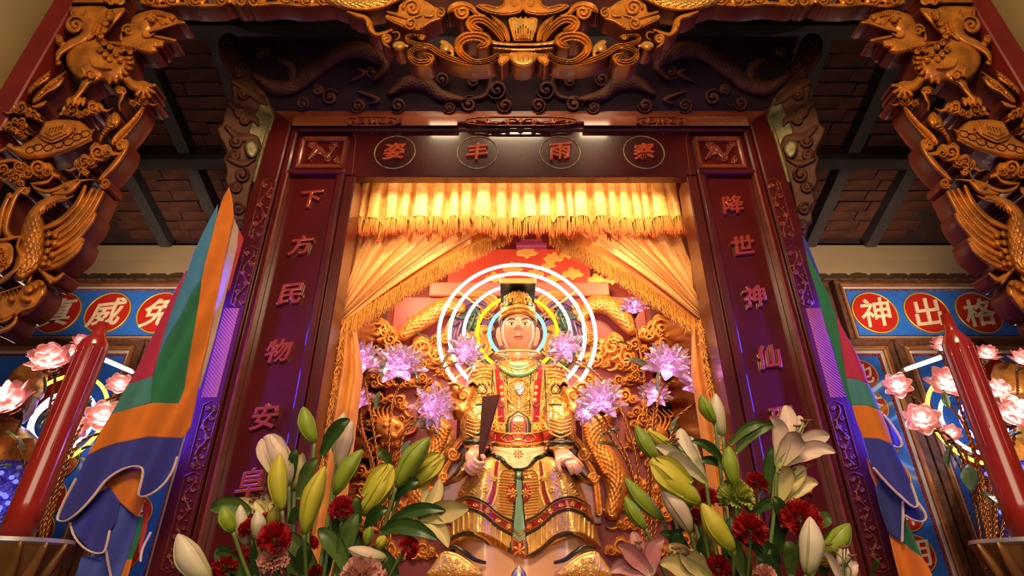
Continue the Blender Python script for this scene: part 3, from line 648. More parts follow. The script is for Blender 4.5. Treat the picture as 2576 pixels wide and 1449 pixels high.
R.stroke([(360, 80), (362, 90), (375, 91), (388, 84)], (3, 5, 5, 3), .024, .05); R.stroke([(388, 91), (412, 96), (440, 102)], (4, 5, 4), .024, .04)
for q in range(7): R.stroke([(352 + q * 10, 96 + q * 1.2), (348 + q * 10, 112 + q * .5), (340 + q * 11, 130 - q * 3)], (2, 3.4, 1.6), .018, .045)
for q in range(4): R.stroke([(300 + q * 3, 112 - q * 5), (330, 100 + q * 6), (352, 90 + q * 6)], (1.5, 2.6, 1.5), .014, .048)
A(R, 'beast_head', label='open-mouthed beast head')
R = Relief(150, 185, 400, 315, 1.5)
R.stroke([(238, 192), (218, 206), (208, 224), (196, 240), (186, 250)], (18, 14, 10, 8, 9), .045, .01); R.blob(190, 254, 26, 12, .034, .012)
for x in (174, 188, 200, 212): R.stroke([(x, 248), (x - 3, 258), (x - 4, 266)], (4, 6, 3), .022, .03)
R.cloud(185, 282, 30, 5, -1, .032); R.cloud(232, 276, 28, -10, 1, .03)
A(R, 'beast_leg')
R = Relief(280, 190, 400, 330, 1.5)
R.stroke([(318, 200), (332, 214), (350, 220)], (12, 13, 16), .045, .01); R.blob(362, 224, 26, 20, .04, .008, .4)
for i, (x, y) in enumerate(((388, 215), (386, 232), (376, 243), (360, 246), (344, 238))): R.stroke([(360, 222), ((360 + x) / 2, (218 + y) / 2), (x, y)], (6, 6, 5), .026, .03); R.blob(x, y, 6, 5, .026, .036)
R.cloud(350, 256, 26, 0, 1, .032); R.spiral(299, 228, 11, 2, 200, 1.3, (4, 5, 5), .03); R.stroke([(310, 234), (306, 248), (300, 262), (302, 278)], (5, 6, 4, 3), .028)
R.stroke([(290, 222), (308, 220), (316, 232), (305, 244)], (3, 4, 4, 3), .026); A(R, 'beast_leg')
R = Relief(60, 155, 185, 285, 1.5)
R.poly([(167, 178), (164, 196), (156, 214), (140, 228), (122, 236), (104, 250), (86, 262), (80, 254), (88, 240), (104, 224), (122, 206), (144, 192)], .03, 0, 10, 2); R.stroke([(164, 182), (140, 205), (110, 226), (86, 256)], 2, .016, .026); R.stroke([(116, 255), (108, 262), (92, 268), (82, 268)], (2, 6, 6, 3), .028)
R.poly([(128, 178), (124, 200), (106, 212), (84, 230), (72, 240), (70, 226), (88, 206), (106, 190)], .024, 0, 8, 2); R.stroke([(126, 180), (100, 204), (76, 232)], 2, .014, .02)
for q in range(6): R.stroke([(92 + q * 11, 246 - q * 9), (100 + q * 11, 240 - q * 9)], 2.4, .014, .024)
for q in range(5): R.blob(88 + q * 8, 212 - q * 6, 5, 3.5, .014, .02, -.6)
A(R, 'plume')
R = Relief(-10, 255, 110, 350, 1.5); R.cloud(56, 276, 26, 0, -1, .03); R.cloud(82, 290, 20, 20, 1, .03); R.cloud(50, 310, 22, 40, 1, .03); R.cloud(24, 322, 20, 0, -1, .028); R.cloud(52, 338, 18, 30, -1, .028); A(R, 'cloud_scroll')
R = Relief(-8, 290, 250, 412, 1.4)
R.poly([(78, 352), (96, 338), (104, 322), (114, 306), (140, 301), (170, 300), (200, 304), (216, 314), (228, 326), (242, 324), (234, 340), (232, 354), (210, 366), (186, 378), (150, 390), (106, 401), (72, 403), (48, 395), (26, 380), (16, 368), (22, 361), (36, 368), (52, 368), (64, 360)], .05, .01, 18, 1)
R.stroke([(90, 342), (130, 362), (182, 336), (186, 306)], 2.5, .016, cut=True); R.poly([(100, 340), (112, 312), (176, 306), (170, 336), (130, 354)], .012, .056, 3); R.poly([(110, 334), (119, 317), (163, 313), (158, 332), (130, 344)], .008, .066, 2.5)
for i, (x, y) in enumerate(((122, 332), (130, 330), (138, 328), (146, 326), (154, 322))): R.stroke([(x, y + 4), (x + 4, y - 8)], 1.2, .008, cut=True)
for (x, y) in ((96, 372), (122, 372), (148, 364), (172, 358), (194, 346), (214, 338), (76, 378)):
    h6 = [(x + 13 * math.cos(a), y + 9 * math.sin(a) - .2 * 13 * math.cos(a)) for a in np.linspace(0, 2 * math.pi, 7)]; R.stroke(h6, 1.1, .012, cut=True, sm=False)
R.spiral(190, 327, 9, 2, 0, 1.3, 2.2, .01, .055); R.blob(24, 368, 9, 8, .03, .02); R.stroke([(20, 370), (10, 376), (-6, 382)], (5, 4, 4), .03); R.stroke([(72, 396), (110, 394), (150, 383), (190, 371), (230, 352)], 3, .014, .03)
A(R, 'tortoise', label='carved tortoise with patterned shell')
R = Relief(240, 275, 312, 372, 1.4)
R.poly([(292, 282), (303, 294), (304, 308), (292, 322), (276, 332), (262, 346), (252, 364), (248, 350), (254, 334), (264, 318), (266, 302), (278, 288)], .045, .006, 12, 2); R.blob(284, 308, 8, 6, .02, .045); R.stroke([(288, 284), (282, 300), (292, 318)], 2.5, .016, .045)
for q in range(4): R.stroke([(254 + q * 5, 338 - q * 6), (266 + q * 5, 344 - q * 7)], 1.4, .012, cut=True)
A(R, 'fish')
R = Relief(170, 262, 380, 480, 1.5)
R.stroke([(360, 272), (350, 288), (336, 306), (316, 328), (298, 346), (287, 358)], (5, 8, 9, 11, 12, 8), .04, prof='scroll', k=2); R.spiral(302, 366, 12, 3, -60, 1.5, (4, 5, 5), .034)
R.stroke([(300, 356), (314, 354), (318, 364), (312, 382), (298, 402), (280, 424), (264, 440), (252, 452)], (3, 5, 7, 8, 9, 9, 8, 6), .036, prof='scroll', k=1); R.spiral(264, 462, 13, 3, 160, -1.5, (4, 5, 5), .034)
A(R, 'border_ribbon')
R = Relief(160, 350, 330, 460, 1.5); R.cloud(245, 392, 40, -20, 1, .04); R.cloud(215, 412, 30, -10, -1, .03); R.spiral(214, 432, 10, 2, 0, 1.3, (3, 4, 4), .03); R.blob(210, 424, 10, 8, .026); A(R, 'cloud_scroll')
R = Relief(-10, 395, 150, 480, 1.5); R.cloud(92, 430, 42, 0, 1, .04); R.cloud(46, 424, 26, -20, 1, .03); R.cloud(10, 432, 28, 0, -1, .034); R.cloud(40, 452, 26, 20, -1, .032); R.stroke([(0, 408), (30, 404), (60, 412)], (5, 6, 4), .03); R.stroke([(140, 436), (120, 456), (92, 462), (78, 460)], (3, 6, 5, 2), .026); A(R, 'cloud_scroll')
R = Relief(50, 430, 260, 570, 1.4)
R.stroke([(77, 462), (92, 476), (116, 482), (142, 476), (166, 464), (196, 452)], (2, 6, 6, 6, 6, 3), .034, .008)
R.poly([(124, 488), (146, 478), (170, 462), (196, 454), (206, 460), (196, 474), (186, 486), (166, 496), (146, 496)], .046, .008, 12, 2); R.blob(166, 470, 6, 4, .02, .05, -.4); R.stroke([(140, 492), (165, 500), (185, 492)], (4, 5, 2), .026, .02)
R.stroke([(200, 456), (220, 453), (237, 452)], (5, 3, 1.5), .03, .01); R.stroke([(198, 446), (204, 432), (216, 434), (218, 446)], (3, 4, 4, 2), .026)
R.stroke([(160, 497), (132, 504), (108, 516), (92, 536), (84, 556)], (10, 12, 14, 18, 22), .05, .006)
for q in range(6): R.stroke([(92 + q * 9, 548 - q * 6), (100 + q * 8, 530 - q * 4)], (2.5, 1), .014, .05)
A(R, 'phoenix_head', label='carved bird head with crest')
R = Relief(-10, 540, 125, 720, 1.5)
R.stroke([(88, 545), (84, 580), (80, 620), (72, 655), (50, 690)], (20, 30, 34, 34, 20), .06, .008, prof='scale', gr=14)
R.stroke([(50, 600), (44, 620), (52, 645), (46, 672), (20, 695), (-6, 712)], (5, 6, 7, 7, 7, 6), .04, .03, prof='round'); R.poly([(-8, 610), (20, 606), (36, 625), (34, 660), (14, 680), (-8, 690)], .03, .01, 8, 2)
for (x, y) in ((4, 628), (10, 645), (2, 660), (16, 664)): R.spiral(x, y, 9, 2, 0, 1.2, 2.4, .014, .036)
R.stroke([(-8, 606), (20, 602), (48, 596)], (5, 6, 4), .03, .02); A(R, 'phoenix_body')
R = Relief(90, 445, 270, 700, 1.4)
fan = [((114, 575), (158, 552), (196, 512), (214, 470)), ((120, 596), (168, 566), (208, 520), (232, 478)), ((122, 612), (172, 580), (218, 528), (246, 482)), ((124, 626), (176, 596), (226, 540), (258, 484)), ((120, 648), (176, 616), (222, 566), (238, 540)), ((116, 664), (168, 640), (200, 608), (208, 606)), ((112, 676), (150, 664), (190, 634), (206, 612))]
for i, L in enumerate(fan): R.stroke(L, (8, 9, 9, 6), .034 - .0015 * i, .004, prof='scroll', k=1)
for (x, y) in ((122, 590), (138, 592), (120, 612), (136, 612), (118, 632), (112, 650), (130, 642), (108, 664), (122, 664)): R.blob(x, y, 8, 10, .03, .03, .5)
A(R, 'wing')
R = Relief(-10, 470, 90, 620, 1.5)
R.stroke([(62, 470), (52, 478), (40, 492), (28, 520), (18, 550), (14, 578), (24, 596), (44, 600)], (9, 10, 9, 9, 10, 10, 9, 5), .04, prof='round'); R.spiral(62, 478, 13, 3, -60, 1.4, (5, 6, 6), .034); R.stroke([(24, 492), (10, 520), (2, 550), (-4, 590)], (7, 8, 8, 8), .036); R.blob(24, 494, 9, 10, .04); A(R, 'scroll')
R = Relief(-10, 640, 200, 860, 1.5)
R.stroke([(112, 690), (128, 702), (140, 704), (158, 690)], (8, 9, 8, 5), .03); R.stroke([(96, 672), (112, 690), (128, 712)], (8, 8, 5), .03); R.stroke([(78, 690), (74, 702), (70, 712)], (8, 7, 4), .03)
R.poly([(-8, 742), (20, 732), (60, 718), (92, 704), (108, 706), (116, 718), (117, 735), (110, 752), (96, 770), (78, 786), (56, 796), (42, 792), (30, 800), (-8, 812)], .036, 0, 14, 2)
R.blob(72, 730, 14, 9, .026, .035, -.4); R.blob(88, 722, 8, 6, .026, .04); R.blob(104, 714, 8, 8, .022, .034); R.blob(64, 752, 15, 9, .03, .035, .1); R.blob(28, 752, 10, 9, .034, .03); R.stroke([(0, 738), (30, 728), (52, 720)], 3, .02, .032); R.stroke([(40, 792), (56, 780), (84, 770), (108, 742)], (2, 4, 4, 2), .018, .03)
R.stroke([(42, 796), (36, 812), (20, 826), (-6, 836)], (6, 7, 7, 6), .04); R.stroke([(-8, 812), (14, 806), (30, 798)], (4, 5, 3), .03)
for q in range(5): R.stroke([(2 + q * 10, 740 - q * 3), (4 + q * 10, 746 - q * 3)], 2.6, .016, .034)
A(R, 'beast_mask', label='carved beast mask with ringed eyes')
for o in list(both): mirror(o, arch)
# --- columns of the hall carrying the arch
M_COLM = mat('yellow_plaster_column', (0.22, 0.15, 0.06), 0.55, var=0.15, vscale=3)
for i, s in enumerate((-1, 1)):
    r = .26; V, Fc = lathe([(r * 1.15, 0), (r * 1.15, .12), (r, .16), (r, 5.2)], 48, (s * (abs(RE[0]) + r * 1.16), YA + .06, 0))
    o = mesh('hall_column', V, Fc, M_COLM, None, True, 40)
    tag(o, 'round yellow plaster column beside the %s edge board of the arch' % ('left' if s < 0 else 'right'), 'column', 'columns carrying the carved arch')
m = MB(); m.box((-2.25, YA - .02, 4.03), (2.25, YA + .12, 5.2), .01); o = m.build('hall_beam', M_LAC); o['kind'] = 'structure'  # unseen beam added to keep high light off the crest board
# ================================================================== curtains of the shrine
def cloth(name, col, trans=0.35, pat=None, rough=0.6, col2=None, pscale=40):
    m = bpy.data.materials.new(name); m.use_nodes = True; nt = m.node_tree; b = nt.nodes['Principled BSDF']
    b.inputs['Roughness'].default_value = rough; b.inputs['Sheen Weight'].default_value = 0.3
    out = nt.nodes['Material Output']; tr = nt.nodes.new('ShaderNodeBsdfTranslucent'); mx = nt.nodes.new('ShaderNodeMixShader'); mx.inputs[0].default_value = trans
    tc = nt.nodes.new('ShaderNodeTexCoord'); r = nt.nodes.new('ShaderNodeValToRGB'); col2 = col2 or tuple(c * .7 for c in col)
    if pat == 'brocade':
        v = nt.nodes.new('ShaderNodeTexVoronoi'); v.feature = 'DISTANCE_TO_EDGE'; v.inputs['Scale'].default_value = pscale; fac = v.outputs['Distance']
        r.color_ramp.elements[0].position = 0.02; r.color_ramp.elements[1].position = 0.09; a = v
    else:
        v = nt.nodes.new('ShaderNodeTexNoise'); v.inputs['Scale'].default_value = pscale; v.inputs['Detail'].default_value = 5; fac = v.outputs['Fac']
        r.color_ramp.elements[0].position = 0.4; r.color_ramp.elements[1].position = 0.6; a = v
    nt.links.new(tc.outputs['Object'], a.inputs['Vector']); nt.links.new(fac, r.inputs[0])
    r.color_ramp.elements[0].color = (*col2, 1); r.color_ramp.elements[1].color = (*col, 1)
    nt.links.new(r.outputs[0], b.inputs['Base Color']); nt.links.new(r.outputs[0], tr.inputs[0])
    nt.links.new(b.outputs[0], mx.inputs[1]); nt.links.new(tr.outputs[0], mx.inputs[2]); nt.links.new(mx.outputs[0], out.inputs[0])
    return m
M_VAL = cloth('golden_satin', (0.86, 0.46, 0.10), .3, None, .45, (0.70, 0.31, 0.05), 30)
M_BROC = cloth('gold_brocade', (0.88, 0.50, 0.17), .3, 'brocade', .5, (0.72, 0.34, 0.09), 58)
M_HEM = cloth('amber_satin', (0.83, 0.36, 0.04), .3, None, .45, (0.72, 0.27, 0.03), 12)
def fringe_mat(name, c0, c1, c2):
    m = mat(name, c0, .7); nt = m.node_tree; b = nt.nodes['Principled BSDF']
    at = nt.nodes.new('ShaderNodeAttribute'); at.attribute_name = 'along'; r = nt.nodes.new('ShaderNodeValToRGB')
    r.color_ramp.elements[0].color = (*c0, 1); r.color_ramp.elements[1].color = (*c2, 1); r.color_ramp.elements[1].position = .95
    e = r.color_ramp.elements.new(.62); e.color = (*c1, 1)
    nt.links.new(at.outputs['Fac'], r.inputs[0]); nt.links.new(r.outputs[0], b.inputs['Base Color']); return m
M_FR1 = fringe_mat('valance_fringe', (0.52, 0.30, 0.04), (0.66, 0.26, 0.03), (0.75, 0.13, 0.02))
M_FR2 = fringe_mat('amber_fringe', (0.75, 0.30, 0.03), (0.82, 0.36, 0.05), (0.80, 0.36, 0.06))
def fringe(name, roots, L, mt, parent, rad=.0022, jit=.006, curl=0.0):
    V = []; F = []; A_ = []
    for (x, y, z) in roots:
        l = L * random.uniform(.82, 1.08); dx, dy = random.gauss(0, jit), random.gauss(0, jit); n0 = len(V); ph = random.random() * 6
        for k in range(5):
            t = k / 4; cx_, cy_, cz_ = x + dx * t * t + curl * math.sin(t * 5 + ph), y + dy * t * t, z - l * t; rr = rad * (1.1 - .3 * t)
            for q in range(3):
                a = q * 2.094 + t; V.append((cx_ + rr * math.cos(a), cy_ + rr * math.sin(a), cz_)); A_.append(t)
            if k:
                for q in range(3): F.append((n0 + 3 * k - 3 + q, n0 + 3 * k - 3 + (q + 1) % 3, n0 + 3 * k + (q + 1) % 3, n0 + 3 * k + q))
    o = mesh(name, V, F, mt, parent); at = o.data.attributes.new('along', 'FLOAT', 'POINT'); at.data.foreach_set('value', A_); o['kind'] = 'stuff'; return o
YV = 2.62
val = empty('valance', (0, YV, Zl0), 'pleated golden valance with orange tipped fringe under the lintel', 'curtain')
# irregular pleats
ed = [-.95]
while ed[-1] < .95: ed.append(ed[-1] + random.uniform(.055, .11))
ed = np.array(ed); nu, nv = 560, 20
u = np.linspace(-.93, .93, nu); k = np.searchsorted(ed, u) - 1; fr = (u - ed[k]) / (ed[k + 1] - ed[k])
amp = random.random; ampk = np.array([random.uniform(.5, 1.3) for _ in ed]); side_ = np.array([random.choice((-1, 1)) for _ in ed])
def pleat(fr, k): # a flat front then a quick tuck
    return ampk[k] * np.where(fr < .62, .15 * np.sin(fr / .62 * math.pi), -np.sin((fr - .62) / .38 * math.pi))
base = pleat(fr, k)
zt, zb1 = Zl0 + .16, ZR(546, YV); V = []
for j in range(nv):
    t = j / (nv - 1); am = .018 + .028 * t
    yy = YV - am * base + .008 * np.sin(u * 9 + t * 2); zz = zt + (zb1 - zt) * t + t * t * (.014 * base + .006 * np.sin(u * 17))
    V.append(np.stack([u + .012 * t * np.sin(u * 31), yy, zz], 1))
V = np.stack(V); mesh('pleated_cloth', V.reshape(-1, 3), grid_faces(nv, nu), M_VAL, val)
bot = V[-1]; m = MB(); m.tube(bot[::3], .006, 6); m.build('braid', M_FR1 if False else mat('fringe_braid', (0.46, 0.26, 0.04), .7), val, True)
ii = rng.integers(0, nu, 1500); roots = bot[ii] + rng.normal(0, .0035, (1500, 3)) * np.array([1, 1, 0]); fringe('fringe', roots, .118, M_FR1, val, .0024)
def drape(s):
    root = empty('tied_curtain', (s * .88, 2.7, 2.3), 'amber brocade curtain swept back and tied at the %s jamb' % ('left' if s < 0 else 'right'), 'curtain', 'tied back shrine curtains')
    YD = 2.74; top0 = np.array([s * .935, YD, ZR(585, YD) + .2]); top1 = np.array([-.05 if s < 0 else .17, YD + .02, ZR(585, YD) + .05])
    tie = W(842 if s < 0 else 1790, 822, 2.66); ns, nt_ = 150, 40
    S, T = np.meshgrid(np.linspace(0, 1, ns), np.linspace(0, 1, nt_)); P = np.zeros(S.shape + (3,))
    for c in range(3):
        a = top0[c] + (top1[c] - top0[c]) * S; b_ = tie[c] + (np.array([.0, -.02, -.03])[c]) * S + (np.array([0, 0, .05])[c]) * (1 - S)
        P[..., c] = a + (b_ - a) * T
    ph = S * 2 * math.pi * 6.5 + 1.2 * np.sin(S * 9 + s); fold = (np.sin(ph) + .45 * np.sin(2.3 * ph + 1)) * (.25 + .75 * T) * (1 - .5 * T ** 3)
    P[..., 1] += .030 * fold; P[..., 2] += .016 * fold * T - .05 * np.sin(T * math.pi) * S ** 2 * .6 + .014 * np.sin(ph * 1.7)
    P[..., 1] -= .10 * np.sin(T * math.pi) * S * (1 - .2 * S)
    o = mesh('drape', P.reshape(-1, 3), grid_faces(nt_, ns), M_BROC, root)
    ed_ = P[:, -1]; H = np.stack([P[:, int(ns * q)] + np.array([0, -.012 * math.sin(i), 0]) for i, q in enumerate(np.linspace(.90, .995, 5))], 1)
    H[..., 1] -= .006; mesh('hem_band', H.reshape(-1, 3), grid_faces(nt_, 5), M_HEM, root)
    t = np.sort(rng.random(900)); e = np.stack([np.interp(t * (nt_ - 1), np.arange(nt_), ed_[:, c]) for c in range(3)], 1); fringe('fringe', e + rng.normal(0, .004, e.shape), .105, M_FR2, root, .0021, .008, .003)
    # gathered knot and hanging tail
    m = MB(); m.tube([tie + np.array([-.01 * s, 0, .05]), tie + np.array([-.012 * s, -.03, .0]), tie + np.array([-.0 * s, -.02, -.05])], [.03, .042, .03], 10); m.build('tie_band', M_HEM, root, True)
    w = .125 if s < 0 else .075; nz, nx = 30, 26; V = []
    for j in range(nz):
        t = j / (nz - 1); z = tie[2] - t * (tie[2] - 1.36); x0 = s * (.915 + .0 * t); ww = w * (.45 + .55 * min(t * 5, 1))
        for i in range(nx):
            q = i / (nx - 1); V.append((x0 - s * ww * q, 2.60 + .022 * math.sin(q * 13 + t * 2) + .03 * q, z))
    mesh('curtain_tail', V, grid_faces(nz, nx), M_HEM, root)
    rt = [(s * (.905 - .01 * random.random()) , 2.565 + random.gauss(0, .006), tie[2] - random.random() * .8) for _ in range(420)]; fringe('tail_fringe', rt, .05, M_FR2, root, .003, .012, .006)
drape(-1); drape(1)
# ================================================================== carved dragon screen behind the statue
YS = 3.42
scr = empty('dragon_screen', (0, YS, 1.35), 'crimson throne screen carved with gilded dragons and clouds behind the statue', 'screen')
M_SCR = mat('plum_red_screen', (0.26, 0.032, 0.040), 0.5, var=0.25, vscale=5)
M_SCRP = mat('red_pediment', (0.55, 0.055, 0.030), 0.5, var=0.12)
M_PINK = mat('rose_wood_rail', (0.42, 0.14, 0.09), 0.5, var=0.1)
M_PLUM = mat('plum_finial', (0.28, 0.035, 0.12), 0.4)
M_CLD = mat('flat_gold_paint', (0.82, 0.45, 0.09), 0.4, 0.25, var=0.15, vscale=12)
b = MB(); b.box((-.86, YS, 1.34), (.86, YS + .06, ZR(745, YS)), .01); b.build('lower_panel', M_SCR, scr)
b = MB(); b.box((-.62, YS - .03, ZR(748, YS)), (.62, YS + .05, ZR(714, YS)), .008); b.build('rail', M_PINK, scr)
b = MB(); b.box((-.50, YS - .005, ZR(714, YS)), (.50, YS + .05, ZR(627, YS)), .004); b.build('pediment', M_SCRP, scr)
b = MB(); b.box((-.02, YS - .05, ZR(627, YS) - .005), (.20, YS + .05, ZR(619, YS)), .004); b.box((.01, YS - .04, ZR(619, YS)), (.17, YS + .05, ZR(606, YS)), .01); b.build('finial', M_PLUM, scr)
R = Relief(1195, 620, 1580, 716, 1.6)
def pcl(x, y, sc, fl=1):
    f_ = lambda L: [(x + sc * a * fl, y + sc * c) for a, c in L]
    R.poly(f_([(-1.6, .1), (-1.3, -.5), (-.8, -.5), (-.5, -1), (0, -1.1), (.4, -.7), (.9, -.8), (1.2, -.3), (1.7, 0), (1.2, .4), (.5, .5), (0, .9), (-.4, .5), (-1.1, .5)]), .006, 0, 2.5, 3)
    for a, c in ((-.7, 0), (.1, -.4), (.8, -.1)): R.spiral(x + sc * a * fl, y + sc * c, sc * .4, 1, 90, fl * 1.3, 1.0, .004, .004)
for a in ((1325, 636, 17), (1392, 650, 16, -1), (1430, 640, 14), (1290, 676, 16), (1345, 690, 15, -1), (1440, 690, 17), (1500, 704, 15), (1245, 700, 16), (1395, 700, 14), (1380, 668, 12), (1540, 706, 13)): pcl(*a)
R.build('painted_clouds', on_plane(YS - .005), M_CLD, scr, .003)
fs = on_plane(YS)
R = Relief(960, 735, 1170, 880, 1.6); R.stroke([(1016, 842), (1040, 820), (1075, 798), (1105, 778), (1135, 768), (1160, 775)], (17, 22, 24, 24, 22, 16), .09, prof='scale', gr=10)
for q in range(9): R.stroke([(1030 + q * 14, 808 - q * 6), (1026 + q * 14, 796 - q * 6)], (5, 1), .05, .02)
d1 = R.build('dragon_body', fs, M_GOLDR, scr, .01)
R = Relief(1450, 735, 1620, 880, 1.6); R.stroke([(1462, 800), (1480, 775), (1505, 764), (1535, 772), (1562, 796), (1588, 828)], (16, 22, 24, 24, 22, 17), .09, prof='scale', gr=10)
for q in range(9): R.stroke([(1480 + q * 12, 752 + abs(q - 3) * 3), (1484 + q * 12, 740 + abs(q - 3) * 3)], (5, 1), .05, .02)
R.build('dragon_body', fs, M_GOLDR, scr, .01)
R = Relief(1000, 1010, 1150, 1300, 1.8); R.stroke([(1060, 1030), (1095, 1060), (1112, 1105), (1090, 1150), (1060, 1185), (1050, 1240), (1070, 1290)], (12, 26, 34, 36, 34, 30, 20), .12, prof='scale', gr=11)
R.stroke([(1130, 1075), (1118, 1110), (1100, 1150), (1080, 1190)], 6, .08, .06, prof='ridge', gr=8); R.build('dragon_body', fs, M_GOLDR, scr, .01)
R = Relief(1440, 1000, 1640, 1310, 1.8); R.stroke([(1555, 1025), (1520, 1045), (1495, 1085), (1498, 1130), (1530, 1170), (1552, 1220), (1540, 1290)], (12, 26, 34, 36, 34, 30, 20), .12, prof='scale', gr=11)
R.stroke([(1470, 1070), (1478, 1110), (1500, 1155), (1520, 1190)], 6, .08, .06, prof='ridge', gr=8); R.build('dragon_body', fs, M_GOLDR, scr, .01)
def ccl(x, y, sc, rot, fl, mt=M_GOLDR, h=.05, f=fs, nm='carved_cloud'):
    R = Relief(x - sc * 2.2, y - sc * 2.2, x + sc * 2.2, y + sc * 2.2, 1.6); R.cloud(x, y, sc, rot, fl, h); return R.build(nm, f, mt, scr, .012)
for a in ((905, 1240, 40, 0, 1), (1030, 1275, 40, 20, 1), (970, 1300, 40, 0, -1), (900, 1320, 40, 0, 1), (1060, 1390, 40, 0, 1), (980, 1390, 44, 0, -1), (900, 1400, 40, 0, 1), (1085, 1250, 34, 0, -1), (870, 1180, 34, 0, 1), (1100, 1335, 34, 0, 1), (1570, 1270, 38, 0, -1), (1630, 1260, 38, 0, 1), (1700, 1290, 40, 0, -1), (1560, 1380, 40, 0, 1), (1640, 1380, 44, 0, -1), (1720, 1370, 40, 0, 1), (1780, 1260, 38, 0, 1), (1790, 1170, 34, 0, -1), (1790, 1350, 40, 0, 1), (1060, 892, 60, -6, 1), (1545, 886, 60, 6, -1), (1700, 872, 54, 40, 1), (955, 842, 50, 10, -1), (1660, 832, 52, 0, 1), (925, 925, 48, 0, 1), (985, 930, 34, 20, -1), (1045, 915, 34, 0, 1), (915, 1000, 30, 0, 1), (1095, 905, 30, 0, 1), (1100, 985, 30, 0, -1), (960, 960, 34, 0, 1), (1120, 940, 26, 30, 1), (880, 970, 30, 0, -1), (890, 1140, 34, 0, 1), (1020, 1150, 34, 0, -1), (1110, 1010, 30, 0, 1), (1630, 920, 36, 0, 1), (1580, 920, 32, 0, -1), (1505, 910, 32, 0, -1), (1525, 985, 30, 0, 1), (1670, 960, 34, 0, 1), (1740, 1000, 34, 0, -1), (1480, 960, 28, 0, 1), (1575, 1000, 32, 0, -1), (1745, 900, 32, 60, 1), (1615, 1060, 32, 0, 1), (1700, 1160, 34, 0, -1), (1770, 1080, 32, 0, 1), (965, 835, 34, 10, 1), (1000, 872, 26, 0, -1), (1058, 872, 30, -8, 1), (1095, 860, 22, 0, -1), (930, 870, 24, 0, -1), (900, 920, 26, 30, 1), (925, 945, 24, 0, 1), (1020, 965, 26, 0, 1), (1065, 955, 24, 0, -1),
          (1000, 1010, 30, 40, 1), (955, 1005, 24, 0, -1), (940, 1060, 26, 0, 1), (1010, 1060, 22, 0, -1), (985, 1110, 30, 20, 1), (930, 1130, 30, -20, -1), (900, 1075, 24, 0, 1), (960, 1180, 32, 0, 1), (910, 1190, 30, 0, -1), (1000, 1230, 30, 0, 1), (1060, 1310, 30, 0, -1), (940, 1260, 34, 0, 1), (1010, 1330, 30, 0, 1),
          (1640, 835, 36, 0, 1), (1672, 868, 28, 0, -1), (1705, 890, 32, 60, 1), (1600, 872, 30, 0, -1), (1540, 862, 30, 0, 1), (1490, 858, 24, 0, -1), (1560, 890, 22, 0, 1), (1720, 940, 24, 0, -1), (1600, 950, 26, 0, -1), (1555, 960, 24, 0, 1), (1640, 1000, 32, -40, -1),
          (1690, 1000, 28, 0, 1), (1720, 1040, 28, 0, -1), (1600, 1040, 24, 0, 1), (1640, 1085, 30, -20, -1), (1700, 1110, 32, 0, 1), (1750, 1130, 28, 0, -1), (1650, 1160, 30, 0, 1), (1600, 1120, 26, 0, -1), (1600, 1220, 32, 0, 1), (1670, 1230, 30, 0, -1), (1740, 1210, 28, 0, 1), (1580, 1320, 30, 0, -1), (1640, 1300, 30, 0, 1)):
    ccl(*a)
# dragon faces with whiskers
for nm, (hx, hy, s) in (('l', (985, 1080, 1)), ('r', (1640, 1105, -1))):
    g = lambda L: [(hx + s * x, hy + y) for x, y in L]; R = Relief(hx - 75, hy - 90, hx + 75, hy + 70, 1.6)
    R.poly(g([(-40, -20), (-20, -36), (10, -34), (34, -18), (40, 4), (24, 24), (0, 34), (-26, 26), (-42, 6)]), .07, 0, 20, 3)
    for x, y in ((-16, -10), (16, -8)): (a, c), = g([(x, y)]); R.blob(a, c, 9, 7, .04, .05); R.blob(a, c, 4, 4, .03, .075)
    for q in range(6): R.stroke(g([(-44 + q * 9, -24), (-58 + q * 12, -52), (-40 + q * 14, -76)]), (5, 4, 1.5), .04)
    R.stroke(g([(30, 14), (58, 4), (66, -26)]), (4, 3, 2), .03, .04); R.stroke(g([(-30, 16), (-60, 30), (-64, 56)]), (4, 3, 2), .03, .04); R.blob(*g([(4, 16)])[0], 14, 9, .035, .055)
    for q in range(5): (a, c), = g([(-22 + q * 12, 36)]); R.blob(a, c, 6, 9, .04, .02)
    R.build('dragon_face', fs, M_GOLDR, scr, .012)
